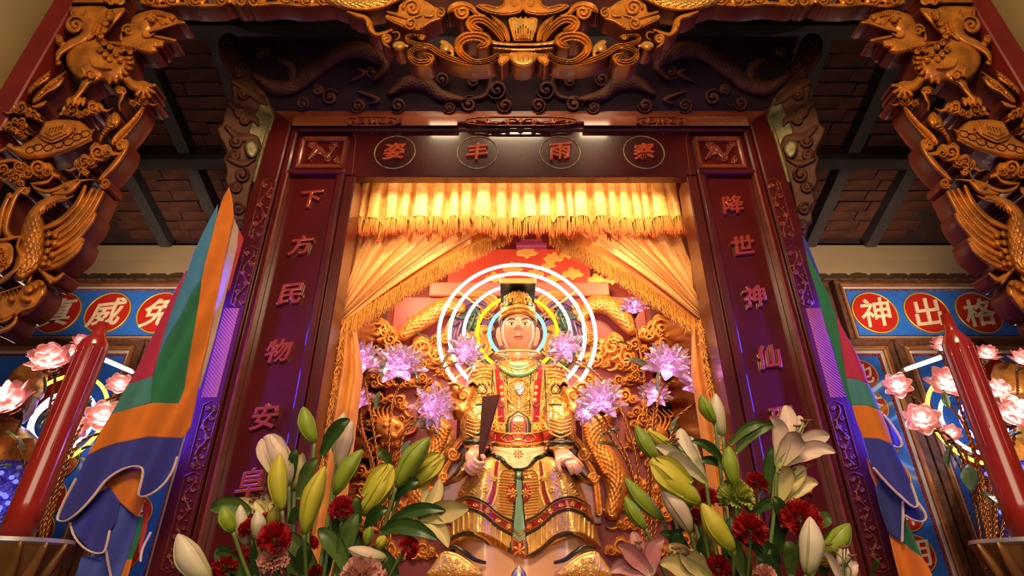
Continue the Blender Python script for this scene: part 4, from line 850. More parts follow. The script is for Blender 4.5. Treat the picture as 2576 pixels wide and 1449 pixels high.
# dark swirling cloud directly behind the head
M_SWD = mat('dark_green_swirl', (0.05, 0.10, 0.05), 0.35, coat=0.4, var=0.4); M_SWP = mat('violet_swirl', (0.16, 0.06, 0.14), 0.35, coat=0.4, var=0.4); M_SWO = mat('orange_swirl', (0.72, 0.30, 0.06), 0.35, 0.3, var=0.3)
for i, (mt, L) in enumerate(((M_SWD, ((1215, 790), (1190, 820), (1215, 850), (1180, 880))), (M_SWO, ((1235, 770), (1200, 800), (1170, 800), (1150, 830))), (M_SWP, ((1160, 780), (1185, 760), (1220, 765), (1240, 800))), (M_SWO, ((1150, 860), (1175, 845), (1205, 870), (1180, 905))), (M_SWD, ((1225, 860), (1205, 890), (1225, 920), (1200, 940))), (M_SWP, ((1140, 820), (1160, 810), (1150, 850), (1165, 880))), (M_SWO, ((1235, 830), (1210, 835), (1225, 870), (1205, 905))), (M_SWO, ((1130, 790), (1165, 770), (1140, 815), (1120, 850))), (M_SWD, ((1165, 840), (1195, 855), (1170, 890), (1190, 920))), (M_SWP, ((1210, 800), (1230, 830), (1200, 850), (1215, 885))), (M_SWO, ((1180, 745), (1210, 745), (1240, 760), (1225, 790))), (M_SWD, ((1145, 800), (1175, 800), (1195, 790), (1180, 830))))):
    for s in (-1, 1):
        P_ = [(1302 + s * (x - 1302), y) for x, y in L]; xs_ = [p[0] for p in P_]; ys_ = [p[1] for p in P_]
        R = Relief(min(xs_) - 30, min(ys_) - 30, max(xs_) + 30, max(ys_) + 30, 1.6); R.stroke(P_, (6, 17, 16, 7), .05, .004 * (i % 7), prof='scroll', k=2); R.spiral(P_[-1][0], P_[-1][1], 14, 3, 0, s * 1.4, (4, 5, 5), .045); R.build('swirl', on_plane(YS), mt, scr, .01)
# ================================================================== neon halo
YN = 3.16
halo = empty('neon_halo', (0, YN, ZR(846, YN)), 'five concentric glowing neon rings behind the statue head', 'neon light')
def glow(name, col, es):
    m = bpy.data.materials.new(name); m.use_nodes = True; nt = m.node_tree; nt.nodes.remove(nt.nodes['Principled BSDF']); e = nt.nodes.new('ShaderNodeEmission')
    e.inputs[0].default_value = (*col, 1); e.inputs[1].default_value = es; nt.links.new(e.outputs[0], nt.nodes['Material Output'].inputs[0]); return m
ctr = W(1301, 838, YN); sc_ = pxs(1301, 846, YN)
for nm, rp, col, es, a0, a1 in (('outer_ring', 197, (1, .93, .95), 9, 0, 360), ('second_ring', 170, (1, .90, .84), 9, 0, 360), ('violet_ring', 134, (.72, .60, 1), 3.2, -18, 198), ('yellow_ring', 101, (1, .70, .02), 1.5, 0, 360), ('green_ring', 70, (.25, 1, .60), 1.9, 0, 360)):
    R_ = rp * sc_; a = np.radians(np.linspace(a0, a1, 97))
    if a1 - a0 >= 360: a = a[:-1]
    P_ = np.stack([ctr[0] + R_ * np.cos(a), np.full(len(a), YN - .01), ctr[2] + R_ * np.sin(a)], 1); m = MB(); m.tube(P_, .0112, 8, a1 - a0 >= 360); m.build(nm, glow('neon_' + nm, col, es), halo, True)
M_ROD = mat('yellow_rod', (0.75, 0.42, 0.08), .4)
for ang in (38, 142, 218, 322):
    a = math.radians(ang); m = MB(); m.tube([(ctr[0] + .19 * math.cos(a), YN + .012, ctr[2] + .19 * math.sin(a)), (ctr[0] + .47 * math.cos(a), YN + .012, ctr[2] + .47 * math.sin(a))], .007, 6); m.build('holder_rod', M_ROD, halo, True)
m = MB(); m.tube([(ctr[0], YN + .02, ctr[2] - .48), (ctr[0], YN + .02, 1.34)], .008, 6); m.build('stand', M_ROD, halo, True)
# ================================================================== the seated statue
sta = empty('seated_emperor_statue', (-.01, 2.85, 1.36), 'seated deity statue in gilded robes with flat topped crown, holding a dark tablet', 'statue')
M_ROBE = mat('gilded_robe', (0.54, 0.25, 0.045), 0.28, 0.45, var=0.5, vscale=26, bump=0.9, btex='voronoi', bscale=75, bd=.006, coat=.3)
M_ROBE2 = mat('pale_gilded_skirt', (0.84, 0.52, 0.15), 0.30, 0.28, var=0.35, vscale=16, bump=0.6, btex='voronoi', bscale=90, bd=.003, coat=.3)
M_SKIN = mat('painted_flesh', (0.66, 0.34, 0.20), 0.25, coat=0.6, coat_r=.05)
M_PEACH = mat('peach_under_robe', (0.80, 0.50, 0.31), 0.3, coat=.4)
M_BLKL = mat('black_green_trim', (0.02, 0.025, 0.018), 0.3, coat=.4)
M_REDR = mat('ruby_robe_band', (0.32, 0.015, 0.012), 0.3, coat=.5)
M_TRIM = mat('raised_gold_trim', (0.88, 0.52, 0.15), 0.26, 0.5)
M_TEAL = mat('sage_sash', (0.20, 0.36, 0.24), 0.35, coat=.3)
M_JADE = mat('jade_bead', (0.16, 0.34, 0.15), 0.2, coat=.5)
M_HAIR = mat('black_paint', (0.03, 0.016, 0.012), .35)
M_LIP = mat('red_lip', (0.45, 0.09, 0.05), .3, coat=.3)
M_WHITE = mat('white_eye_paint', (0.75, 0.62, 0.52), .25)
XS = -.012
def row(py, xl, xr, Yf, front, Yb, n=40, wav=None):
    xn = np.linspace(-1, 1, n); py_ = py + (wav(xn) if wav is not None else 0 * xn)
    Y = front(xn); ed = np.linspace(0, 1, 7)[1:-1]
    px = (xl + xr) / 2 + (xr - xl) / 2 * xn; P = W(px, py_, np.full(n, Yf)); P[:, 1] = Y
    B = P[::-1][::4].copy(); B[:, 1] = Yb; return np.concatenate([P, B])
def skin_rows(rows, name, mt, caps=True):
    m = len(rows[0]); V = np.concatenate(rows); F = grid_faces(len(rows), m, True)
    if caps: F += [tuple(range(m)), tuple((len(rows) - 1) * m + k for k in range(m - 1, -1, -1))]
    return mesh(name, V, F, mt, sta, True, 70)
def bv_(o): return BVHTree.FromPolygons([v.co[:] for v in o.data.vertices], [tuple(p.vertices) for p in o.data.polygons])
def remesh(o, vox, smooth=3):
    md = o.modifiers.new('r', 'REMESH'); md.mode = 'VOXEL'; md.voxel_size = vox; md.use_smooth_shade = True
    if smooth: s_ = o.modifiers.new('s', 'SMOOTH'); s_.iterations = smooth; s_.factor = .5
    dg = bpy.context.evaluated_depsgraph_get(); me = bpy.data.meshes.new_from_object(o.evaluated_get(dg)); mats = list(o.data.materials); o.modifiers.clear(); o.data = me
    me.materials.clear(); [me.materials.append(x) for x in mats]; me.polygons.foreach_set('use_smooth', [True] * len(me.polygons)); return o
# torso with both sleeves grown into one surface
tr = [(890, 1272, 1334, 2.99, .06), (900, 1250, 1356, 2.99, .075), (910, 1222, 1382, 2.99, .10), (925, 1205, 1400, 2.985, .12), (955, 1203, 1402, 2.98, .135), (1010, 1208, 1398, 2.97, .14), (1060, 1218, 1390, 2.96, .14), (1100, 1226, 1382, 2.95, .15), (1140, 1215, 1395, 2.94, .17), (1200, 1190, 1420, 2.93, .20)]
rows = []
for py, xl, xr, Yc, ry in tr:
    rows.append(row(py, xl, xr, Yc - ry, lambda x, Yc=Yc, ry=ry: Yc - ry * np.maximum(1 - np.abs(x) ** 2.4, 0) ** .5, Yc + ry * .8))
m = MB(); mm = len(rows[0]); m.add(np.concatenate(rows), grid_faces(len(rows), mm, True) + [tuple(range(mm)), tuple((len(rows) - 1) * mm + k for k in range(mm - 1, -1, -1))])
slL = [(1222, 928, 2.98, .060), (1212, 950, 2.96, .074), (1206, 990, 2.93, .078), (1200, 1040, 2.88, .082), (1200, 1080, 2.83, .085), (1203, 1118, 2.76, .070)]
slR = [(1382, 928, 2.98, .060), (1392, 950, 2.96, .074), (1398, 990, 2.93, .078), (1404, 1040, 2.88, .082), (1408, 1080, 2.83, .085), (1408, 1118, 2.76, .070)]
for sl in (slL, slR):
    P = cr([tuple(W(a, b_, c)) + (r,) for a, b_, c, r in sl], 6); m.tube(P[:, :3], P[:, 3], 20)
torso = m.build('robe', M_ROBE, sta, True); remesh(torso, .009, 4)
# lap, knees and skirt
def kfront(d, y0, e=.22): return lambda x: y0 - d * np.exp(-((np.abs(x) - .56) / .30) ** 2) + e * np.abs(x) ** 7
def wav(k): return lambda x: k * (34 * np.exp(-(x / .22) ** 2) - 26 * np.exp(-((np.abs(x) - .58) / .28) ** 2) + 8 * np.abs(x) ** 4)
sk = [(1128, 1205, 1412, .02, 2.86, 0), (1142, 1178, 1440, .08, 2.80, 0), (1160, 1160, 1462, .12, 2.77, 0), (1200, 1143, 1484, .145, 2.76, .1), (1250, 1130, 1502, .15, 2.755, .5), (1300, 1120, 1518, .15, 2.75, .8), (1340, 1112, 1530, .15, 2.745, 1), (1366, 1108, 1538, .155, 2.74, 1)]
rows = [row(py, xl, xr, 2.66, kfront(d, y0), 3.05, 64, wav(k)) for py, xl, xr, d, y0, k in sk]
skirt = skin_rows(rows, 'skirt', M_ROBE2)
rows = [row(py, xl, xr, 2.70, kfront(d, y0, .15), 3.02, 48) for py, xl, xr, d, y0 in ((1300, 1140, 1505, .12, 2.80), (1360, 1135, 1510, .12, 2.79), (1400, 1135, 1512, .12, 2.78), (1470, 1140, 1508, .11, 2.78))]
skin_rows(rows, 'under_robe', M_PEACH)
# under-robe turned edge lines, shoes, footstool
for s in (-1, 1):
    c = 1308; R_ = lambda x: c + s * (x - c)
    P = cr([tuple(W(R_(a), b_, y)) for a, b_, y in ((1120, 1378, 2.62), (1145, 1376, 2.60), (1170, 1390, 2.60), (1195, 1408, 2.62), (1222, 1416, 2.64))], 6); m = MB(); m.tube(P, [.006 + .004 * math.sin(i / len(P) * 3.1) for i in range(len(P))], 8); m.build('slit_trim', M_BLKL, sta, True)
    # shoe cap seen from the front, with scrolls
    bx_ = (1070, 1372, 1220, 1456) if s > 0 else (1396, 1372, 1546, 1456); g2 = lambda L: [(R_(x), y) for x, y in L]
    R = Relief(*bx_, 1.5); R.poly(g2([(1104, 1400), (1118, 1386), (1148, 1391), (1174, 1407), (1198, 1426), (1210, 1456), (1076, 1456), (1086, 1425)]), .055, 0, 26, 2); shoe = R.build('shoe', on_plane(2.60), M_ROBE2, sta, .22, 60); fsh = on_bvh(bv_(shoe))
    R = Relief(*bx_, 1.3); R.stroke(g2([(1108, 1402), (1120, 1391), (1148, 1397), (1174, 1413), (1196, 1432)]), 1.8, .006); R.stroke(g2([(1112, 1394), (1108, 1420), (1114, 1450)]), 2.2, .007)
    for x, y in ((1130, 1408), (1150, 1412), (1140, 1428), (1166, 1426), (1184, 1438), (1156, 1444), (1128, 1446), (1094, 1436)): R.spiral(*g2([(x, y)])[0], 7, 1.5, 0, 1.4, 1.7, .006)
    o = R.build('shoe_scrolls', fsh, M_TRIM, shoe, .002, 60); o['kind'] = 'stuff'
m = MB(); m.box((-.62, 2.50, 1.34), (.60, 3.1, 1.455), .015); m.build('footstool', M_GOLDR, sta)
# throne behind and beside the figure
M_THR = mat('plum_throne', (0.20, 0.025, 0.035), .35, coat=.4, var=.3)
m = MB(); m.box((-.36, 3.10, 1.36), (.34, 3.16, 2.45), .02); m.build('throne_back', M_THR, sta)
# head
hx, hz, hy = float(W(1303, 834, 2.95)[0]), ZR(834, 2.95), 2.965
nu, nv = 110, 80; V = []
for i in range(nv):
    v = math.pi * i / (nv - 1)
    for j in range(nu):
        u = 2 * math.pi * j / nu; x, y, z = math.sin(v) * math.sin(u), -math.sin(v) * math.cos(u), math.cos(v)
        X = .100 * x; Z = .152 * z; Y = .112 * y
        if z < 0: X *= 1 - .20 * (-z) ** 2.2; Y *= 1 - .10 * (-z) ** 2
        if y < 0:
            f_ = max(-y, 0) ** 1.2; g_ = lambda x0, z0, sx, sz: math.exp(-((X - x0) / sx) ** 2 - ((Z - z0) / sz) ** 2)
            d = .030 * g_(0, -.012, .014, .020) + .016 * g_(0, .022, .010, .03) + .010 * (g_(.017, -.020, .010, .010) + g_(-.017, -.020, .010, .010)) - .011 * (g_(.037, .034, .020, .013) + g_(-.037, .034, .020, .013)) + .008 * (g_(.037, .033, .013, .007) + g_(-.037, .033, .013, .007)) + .006 * g_(0, .058, .06, .012)
            d += .010 * g_(0, -.050, .022, .006) + .011 * g_(0, -.064, .017, .006) - .006 * g_(0, -.057, .028, .003) + .012 * g_(0, -.095, .03, .02) + .006 * (g_(.05, -.02, .025, .03) + g_(-.05, -.02, .025, .03))
            Y -= d * f_
        V.append((hx + X, hy + Y, hz + Z))
head = mesh('head', V, grid_faces(nv, nu, True), M_SKIN, sta)
m = MB(); m.tube([(hx, 2.985, hz - .23), (hx, 2.98, hz - .14), (hx, 2.975, hz - .08)], [.085, .068, .07], 24); m.build('neck', M_SKIN, sta, True)
for s in (-1, 1):                            # long ears
    R = MB(); c = (hx + s * .097, hy + .012, hz - .01); P = [(c[0], c[1], c[2] + .045), (c[0] + s * .012, c[1] - .004, c[2] + .03), (c[0] + s * .013, c[1], c[2]), (c[0] + s * .006, c[1] - .006, c[2] - .035), (c[0] - s * .002, c[1] - .01, c[2] - .075)]
    R.tube(cr(P, 5), [.008 + .010 * math.sin(i / 20 * 3.1) for i in range(21)], 10); R.tube(cr([(p[0] - s * .004, p[1] - .012, p[2]) for p in P], 5), .006, 8); R.build('ear', M_SKIN, sta, True)
dg = bpy.context.evaluated_depsgraph_get()
def bv(*obs):
    V = []; F = []
    for o in obs:
        n = len(V); V += [v.co[:] for v in o.data.vertices]; F += [tuple(i + n for i in p.vertices) for p in o.data.polygons]
    return BVHTree.FromPolygons(V, F)
fh = on_bvh(bv(head))
def dec(box, fn, name, mt, f, dep=.004, st=1.1, parent=None):
    R = Relief(*box, st); fn(R); o = R.build(name, f, mt, parent or sta, dep, 60)
    if name.endswith(('trim', 'line', 'flowers', 'blossoms', 'ornament', 'badge', 'oval', 'panel', 'cusp', 'inlay', 'eyebrows', 'band', 'lips')): o['kind'] = 'stuff'
    return o
dec((1265, 795, 1345, 820), lambda R: (R.stroke([(1274, 808), (1281, 803), (1290, 802), (1299, 806)], (.8, 1.5, 1.5, .8), .002), R.stroke([(1311, 806), (1319, 802), (1328, 801), (1336, 807)], (.8, 1.5, 1.5, .8), .002)), 'eyebrows', M_HAIR, fh, .001, .7)
for ex in (1287, 1321):
    dec((ex - 14, 805, ex + 14, 826), lambda R: R.blob(ex, 815, 9, 2.8, .0012), 'eye', M_WHITE, fh, .001, .7)
    dec((ex - 14, 805, ex + 14, 826), lambda R: (R.blob(ex, 815, 3.4, 2.8, .0024), R.stroke([(ex - 10, 816), (ex - 4, 812), (ex + 4, 812), (ex + 10, 816)], (.4, .8, .8, .4), .0024)), 'iris', M_HAIR, fh, .001, .7)
dec((1288, 838, 1322, 862), lambda R: (R.stroke([(1291, 848), (1299, 845.5), (1305, 846.5), (1311, 845.5), (1319, 848)], (.5, 2, 1.8, 2, .5), .002), R.stroke([(1294, 850), (1305, 852.5), (1316, 850)], (.6, 2.6, .6), .0025)), 'lips', M_LIP, fh, .001, .7)
# hair at the temples, crown, flat board
m = MB(); V, F = lathe([(.098, -.05), (.106, -.0), (.107, .05), (.103, .07)], 40, (hx, hy + .012, hz + .03)); 
Fk = [f_ for f_ in F if not all(V[i][1] < hy - .045 for i in f_)]; m.add(V, Fk); m.build('hair', M_HAIR, sta, True)
V, F = lathe([(.102, .075), (.112, .078), (.114, .105), (.108, .115), (.104, .150), (.101, .17), (.09, .172), (.084, .20), (.078, .225), (.055, .245), (.0, .25)], 56, (0, 0, 0))
V = [(hx + x, hy + .01 + y * 1.08, hz + z - .035 * max(-y, 0) / .11 * 0 + (.012 * (abs(x) / .11) ** 2 * -1.4 if z < .12 else 0)) for x, y, z in V]
crown = mesh('crown', V, F, M_TRIM, sta, True, 50); fc = on_bvh(bv(crown))
def cr1(R):
    R.stroke([(1262, 800), (1280, 788), (1305, 783), (1328, 787), (1346, 800)], 3, .006); R.stroke([(1262, 790), (1280, 779), (1305, 774), (1328, 778), (1346, 790)], 1.6, .007)
    for x in range(1268, 1345, 9): R.spiral(x, 789 - 9 * math.cos((x - 1305) / 40 * 1.3), 3.4, .8, 0, 1.3, 1, .006)
dec((1252, 770, 1356, 806), cr1, 'crown_band', M_GOLDR, fc, .002, .9)
def cr2(R):
    R.poly([(1292, 765), (1300, 747), (1306, 741), (1313, 747), (1321, 765)], .010, 0, 3); R.stroke([(1291, 766), (1299, 748), (1306, 740), (1314, 748), (1322, 766)], 1.6, .013); R.blob(1306, 760, 6, 4, .016)
    for s in (-1, 1):
        c = 1306; R.spiral(c + s * 24, 756, 6.5, 1.5, 90, s * 1.3, (1.6, 2, 2), .01); R.stroke([(c + s * 34, 764), (c + s * 35, 748), (c + s * 30, 746)], 1.6, .009); R.spiral(c + s * 44, 768, 6, 1.5, 0, s * 1.3, 1.8, .01)
        R.stroke([(c + s * 8, 742), (c + s * 14, 730), (c + s * 20, 742), (c + s * 26, 732), (c + s * 30, 744)], 1.5, .008)
    R.stroke([(1290, 736), (1298, 724), (1306, 734), (1314, 724), (1322, 736)], 1.5, .008)
dec((1250, 718, 1362, 778), cr2, 'crown_ornament', M_GOLD2, fc, .002, .9)
dec((1262, 744, 1350, 775), lambda R: (R.poly([(1270, 772), (1272, 756), (1290, 749), (1293, 766)], .003, 0, 1), R.poly([(1342, 772), (1340, 756), (1322, 749), (1319, 766)], .003, 0, 1)), 'crown_inlay', M_BLKL, fc, .002, .9)
zb_ = ZR(713, 2.86); bx = W(1303, 713, 2.86)[0]; hw = 45 * pxs(1303, 713, 2.86)
M_NAVY = mat('navy_crown_board', (0.012, 0.010, 0.030), .35)
m = MB(); m.box((bx - hw, 2.865, zb_), (bx + hw, 3.16, zb_ + .03), .003); m.build('crown_board', M_NAVY, sta)
m = MB(); m.box((bx - hw - .002, 2.855, zb_ - .001), (bx + hw + .002, 2.867, zb_ + .034), .003); m.build('board_edge', M_TRIM, sta)
m = MB(); m.tube([(hx, 3.0, hz + .24), (hx, 3.0, zb_ + .005)], .05, 16); m.build('crown_post', M_NAVY, sta, True)
# gold neck ring, jade beads
c = W(1302, 892, 2.94); a = np.linspace(0, 2 * math.pi, 49)[:-1]; rx = 56 * pxs(1302, 892, 2.94)
m = MB(); m.tube(np.stack([c[0] + rx * np.cos(a), 2.96 - .125 * np.sin(a), c[2] + .012 - .030 * np.sin(a)], 1), .008, 8, True); m.build('neck_ring', M_TRIM, sta, True)
ft_ = on_bvh(bv(torso, skirt)); ft1 = on_bvh(bv(torso))
bm = MB(); bm.add(*lathe([(0.0001, -.5), (.35, -.36), (.5, 0), (.35, .36), (.0001, .5)], 8)); bead = None
for t in np.linspace(-1, 1, 25):
    px_, py_ = 1304 + 54 * t, 912 + 34 * (1 - t * t) ** .75; p = ft1(np.array([px_]), np.array([py_]), np.array([.008]))[0]; d = (.018 + .008 * (1 - abs(t)))
    if np.isnan(p).any(): continue
    if bead is None: bead = bm.build('bead', M_JADE, sta, True); o = bead
    else: o = bead.copy(); COL.objects.link(o)
    o.matrix_parent_inverse = Matrix.Translation(-sta.location); o.location = p; o.scale = (d, d, d)
C0 = 1305
def sy(L): return [(2 * C0 - x, y) for x, y in L]
def D(box, fn, nm, mt, f=ft_, dep=.003, st=1.1, both_=True):
    if both_:
        dec(box, lambda R: fn(R, lambda L: L), nm, mt, f, dep, st); dec(box, lambda R: fn(R, sy), nm, mt, f, dep, st); return
    def g_(R):
        fn(R, lambda L: L)
        if both_: fn(R, sy)
    return dec(box, g_, nm, mt, f, dep, st)
BX = (1130, 895, 1490, 1200)
D(BX, lambda R, s: R.poly(s([(1243, 912), (1262, 916), (1270, 1000), (1272, 1062), (1254, 1062), (1250, 990)]), .003, 0, 1.5), 'robe_panel', M_REDR)
D(BX, lambda R, s: (R.stroke(s([(1262, 914), (1271, 1000), (1274, 1066)]), 1.6, .007), R.stroke(s([(1241, 912), (1248, 990), (1252, 1064)]), 1.6, .007), [R.blob(*s([(1261 + k * 1.5, 975 + k * 16)])[0], 5, 6, .008) for k in range(3)], [R.blob(*s([(1259 + q, 940 + 5 * q)])[0], 3, 3, .007) for q in range(4)]), 'panel_trim', M_TRIM)
D(BX, lambda R, s: (R.stroke(s([(1252, 955), (1262, 948), (1269, 957)]), 2, .006), R.stroke(s([(1254, 1018), (1264, 1026), (1272, 1018)]), 2, .006)), 'dark_cusp', M_BLKL)
# shoulder caps with tassel bands, pear shaped badges on the sleeves
def sh(R, s):
    for k in range(4): R.stroke(s([(1190 + k * 0, 928 + k * 9), (1212, 921 + k * 9), (1236, 922 + k * 9)]), 2.0, .008)
    for q in range(6): R.stroke(s([(1194 + q * 8, 958), (1194 + q * 8, 968)]), 1.8, .007)
    L = [(1212 + 16 * math.sin(a) * (1 - .35 * math.cos(a)), 978 - 18 * math.cos(a)) for a in np.linspace(0, 2 * math.pi, 20)]; R.stroke(s(L), 1.5, .008, sm=False); R.blob(*s([(1212, 982)])[0], 6, 7, .01)
    R.stroke(s([(1200, 1000), (1212, 996), (1224, 1000)]), 2, .008); R.stroke(s([(1205, 1016), (1212, 1004), (1219, 1016)]), 1.6, .008)
    for q in range(5): R.stroke(s([(1176, 1056 + q * 9), (1200, 1062 + q * 9), (1226, 1054 + q * 9)]), 2.2, .009)
    for (x, y) in ((1190, 1020), (1228, 1030), (1184, 1042), (1206, 1036), (1232, 985)):
        for k in range(5): R.blob(*s([(x + 4 * math.cos(k * 1.257), y + 4 * math.sin(k * 1.257))])[0], 2.6, 2.6, .006)
D(BX, sh, 'sleeve_trim', M_TRIM)
D(BX, lambda R, s: (R.stroke(s([(1212 + 11 * math.sin(a) * (1 - .35 * math.cos(a)), 979 - 13 * math.cos(a)) for a in np.linspace(0, 2 * math.pi, 20)]), 1.5, .006, sm=False), R.stroke(s([(1198, 1018), (1226, 1018)]), 1.6, .006), R.stroke(s([(1176, 1108), (1190, 1098), (1214, 1098), (1228, 1106)]), 3.5, .006)), 'sleeve_line', M_BLKL)
D(BX, lambda R, s: (R.stroke(s([(1240, 925), (1237, 990), (1232, 1045), (1230, 1085)]), (1.2, 2, 2.2, 1.6), .003), R.stroke(s([(1274, 935), (1277, 1000), (1278, 1040)]), 1.2, .003), R.stroke(s([(1196, 950), (1236, 948)]), 1.1, .003), R.stroke(s([(1192, 968), (1238, 966)]), 1.1, .003)), 'robe_seam_line', M_BLKL)  # thin dark outlines where sleeves meet the torso and beside the panels
D(BX, lambda R, s: [R.stroke(s([(1178, 1052 + q * 9), (1200, 1058 + q * 9), (1226, 1050 + q * 9)]), 1.0, .003) for q in range(5)], 'sleeve_groove_line', mat('brown_antique_line', (0.10, 0.03, 0.01), .5))  # dark brown lines between the sleeve ribs
# chest badge
def badge(R, s):
    for k in range(9): R.stroke(s([(1304 - 2, 978 + k * 5.5), (1282 + abs(k - 4) * 1.2, 964 + k * 5.5)]), 1.1, .008)
    R.stroke(s([(1304, 952), (1280, 966), (1276, 1000), (1304, 1030)]), 1.6, .009)
    R.stroke(s([(1304, 930), (1286, 926), (1270, 915)]), 1.8, .007)
    for q in range(6): R.blob(*s([(1282 + 4 * q, 1032 + 2 * (q % 2))])[0], 2.4, 2.4, .008)
D((1260, 905, 1350, 1040), badge, 'chest_badge', M_TRIM)
M_SILV = mat('silver_brooch', (0.75, 0.70, 0.66), .2, .8, bump=.9, btex='voronoi', bscale=160, bd=.004)
D((1285, 955, 1330, 1005), lambda R, s: R.poly([(1307, 960), (1323, 978), (1309, 1000), (1292, 980)], .012, .004, 2), 'brooch', M_SILV, both_=False)
D((1255, 910, 1355, 960), lambda R, s: R.poly([(1278, 908), (1332, 908), (1325, 930), (1305, 950), (1285, 930)], .002, 0, 1), 'inner_collar', M_TEAL, both_=False)
# arch motif above the belt
ar = lambda k: [(1304 - 32 * k, 1092), (1304 - 32 * k, 1068), (1304 - 24 * k, 1050), (1304, 1068 - 33 * k), (1304 + 24 * k, 1050), (1304 + 32 * k, 1068), (1304 + 32 * k, 1092)]
D((1260, 1025, 1350, 1100), lambda R, s: R.poly(ar(1.0), .003, 0, 2), 'arch_ground', M_BLKL, both_=False)
D((1260, 1025, 1350, 1100), lambda R, s: (R.stroke(ar(1.08), 1.6, .008, sm=False), R.stroke(ar(.72), 1.4, .008, sm=False)), 'arch_trim', M_TRIM, both_=False)
D((1270, 1035, 1340, 1100), lambda R, s: R.poly(ar(.62), .006, 0, 2), 'arch_inlay', M_REDR, both_=False)
def flower(R, x, y, r, h=.01, n=7, b0=.0):
    for k in range(n): a = k * 2 * math.pi / n - math.pi / 2; R.blob(x + r * .6 * math.cos(a), y + r * .6 * math.sin(a), r * .42, r * .2, h, b0, a)
    R.blob(x, y, r * .22, r * .22, h * 1.2, b0)
D(BX, lambda R, s: (flower(R, 1304, 1076, 15, .01, 7, .004), flower(R, *s([(1250, 1072)])[0], 14), R.stroke(s([(1232, 1084), (1240, 1064), (1256, 1050), (1262, 1048)]), 1.8, .007), R.spiral(*s([(1266, 1076)])[0], 6, 1.5, 0, 1.3, 1.6, .007)), 'belt_flowers', M_TRIM)
bl = lambda y: [(1226, y - 8), (1262, y + 1), (1304, y + 4), (1346, y + 1), (1382, y - 8)]
D(BX, lambda R, s: R.stroke(bl(1102), 12, .007, prof='flat'), 'belt', M_REDR, both_=False)
D(BX, lambda R, s: (R.stroke(bl(1089), 2.2, .012), R.stroke(bl(1116), 2.2, .012), R.stroke([(1262, 1103), (1272, 1094), (1288, 1096), (1296, 1106), (1312, 1106), (1320, 1096), (1336, 1094), (1346, 1103), (1336, 1112), (1320, 1112), (1304, 1106), (1288, 1112), (1272, 1112), (1262, 1103)], 1.5, .012), [R.stroke([(1298, 1094 + 5 * q), (1310, 1094 + 5 * q)], 1.1, .012) for q in range(5)], R.stroke([(1304, 1092), (1304, 1116)], 1.2, .012)), 'belt_trim', M_TRIM, both_=False)
D(BX, lambda R, s: R.stroke(s([(1268, 1103), (1280, 1092), (1292, 1104), (1280, 1114), (1268, 1103)]), 2.4, .009), 'belt_line', M_BLKL)
ap = [(1230, 1122), (1262, 1128), (1304, 1130), (1346, 1128), (1380, 1122), (1372, 1146), (1350, 1158), (1336, 1172), (1318, 1182), (1304, 1183), (1290, 1182), (1272, 1172), (1258, 1158), (1238, 1146)]
D((1220, 1110, 1390, 1200), lambda R, s: R.poly(ap, .012, .004, 3, 2), 'apron', M_PEACH, both_=False)
D((1220, 1110, 1390, 1200), lambda R, s: R.stroke(ap[4:] + ap[:1], 2.3, .020), 'apron_edge', M_BLKL, both_=False)
D((1220, 1110, 1390, 1200), lambda R, s: (flower(R, 1304, 1146, 14, .018, 8, .004), R.spiral(*s([(1280, 1158)])[0], 7, 2, 90, 1.2, 1.5, .018), R.stroke(s([(1290, 1146), (1268, 1140), (1248, 1136)]), 1.6, .018), R.blob(*s([(1258, 1146)])[0], 4, 3, .018), R.stroke(s([(1296, 1172), (1304, 1166)]), 1.4, .018)), 'apron_flowers', M_TRIM)
# skirt: sash, ribbed ovals, waved hems
BS = (1100, 1150, 1545, 1420)
D(BS, lambda R, s: R.poly([(1299, 1186), (1310, 1186), (1314, 1270), (1322, 1330), (1306, 1345), (1291, 1330), (1296, 1270)], .006, 0, 2), 'sash', M_TEAL, both_=False)
D(BS, lambda R, s: R.stroke(s([(1297, 1184), (1294, 1260), (1288, 1330), (1282, 1398)]), 2.2, .009), 'sash_edge', M_BLKL)
D(BS, lambda R, s: (R.poly([(1291, 1356), (1306, 1368), (1321, 1356), (1326, 1410), (1288, 1410)], .006, 0, 2),), 'sash_end', M_REDR, both_=False)
D(BS, lambda R, s: (R.stroke([(1292, 1334), (1306, 1347), (1320, 1334)], 1.6, .010), R.stroke([(1292, 1350), (1306, 1362), (1320, 1350)], 1.6, .010), flower(R, 1306, 1386, 19, .013, 6, .004)), 'sash_trim', M_TRIM, both_=False)
D(BS, lambda R, s: R.poly([(1292, 1338), (1306, 1351), (1320, 1338), (1321, 1352), (1306, 1365), (1291, 1352)], .007, 0, 2), 'sash_tip', M_TEAL, both_=False)
def ribs(R, s):
    for k in range(15): y = 1192 + k * 7.2; R.stroke(s([(1292 - (3 if 5 < k < 11 else 0), y + 2), (1258 - 3 * math.sin(k / 14 * 3.1), y - 3)]), 1.7, .008)
    R.stroke(s([(1290, 1184), (1258, 1188), (1250, 1240), (1256, 1290), (1290, 1308)]), 1.5, .008)
D(BS, ribs, 'ribbed_oval', M_TRIM)
D(BS, lambda R, s: R.poly(s([(1294, 1220), (1280, 1222), (1274, 1240), (1280, 1260), (1294, 1264)]), .012, 0, 2, 2), 'oval_ground', M_REDR)
D(BS, lambda R, s: flower(R, *s([(1286, 1242)])[0], 14, .018, 7, .004), 'oval_flower', M_TRIM)
D(BS, lambda R, s: R.poly(s([(1246, 1160), (1254, 1160), (1246, 1240), (1236, 1270), (1224, 1266), (1236, 1230)]), .004, 0, 1.5), 'skirt_band', M_REDR)
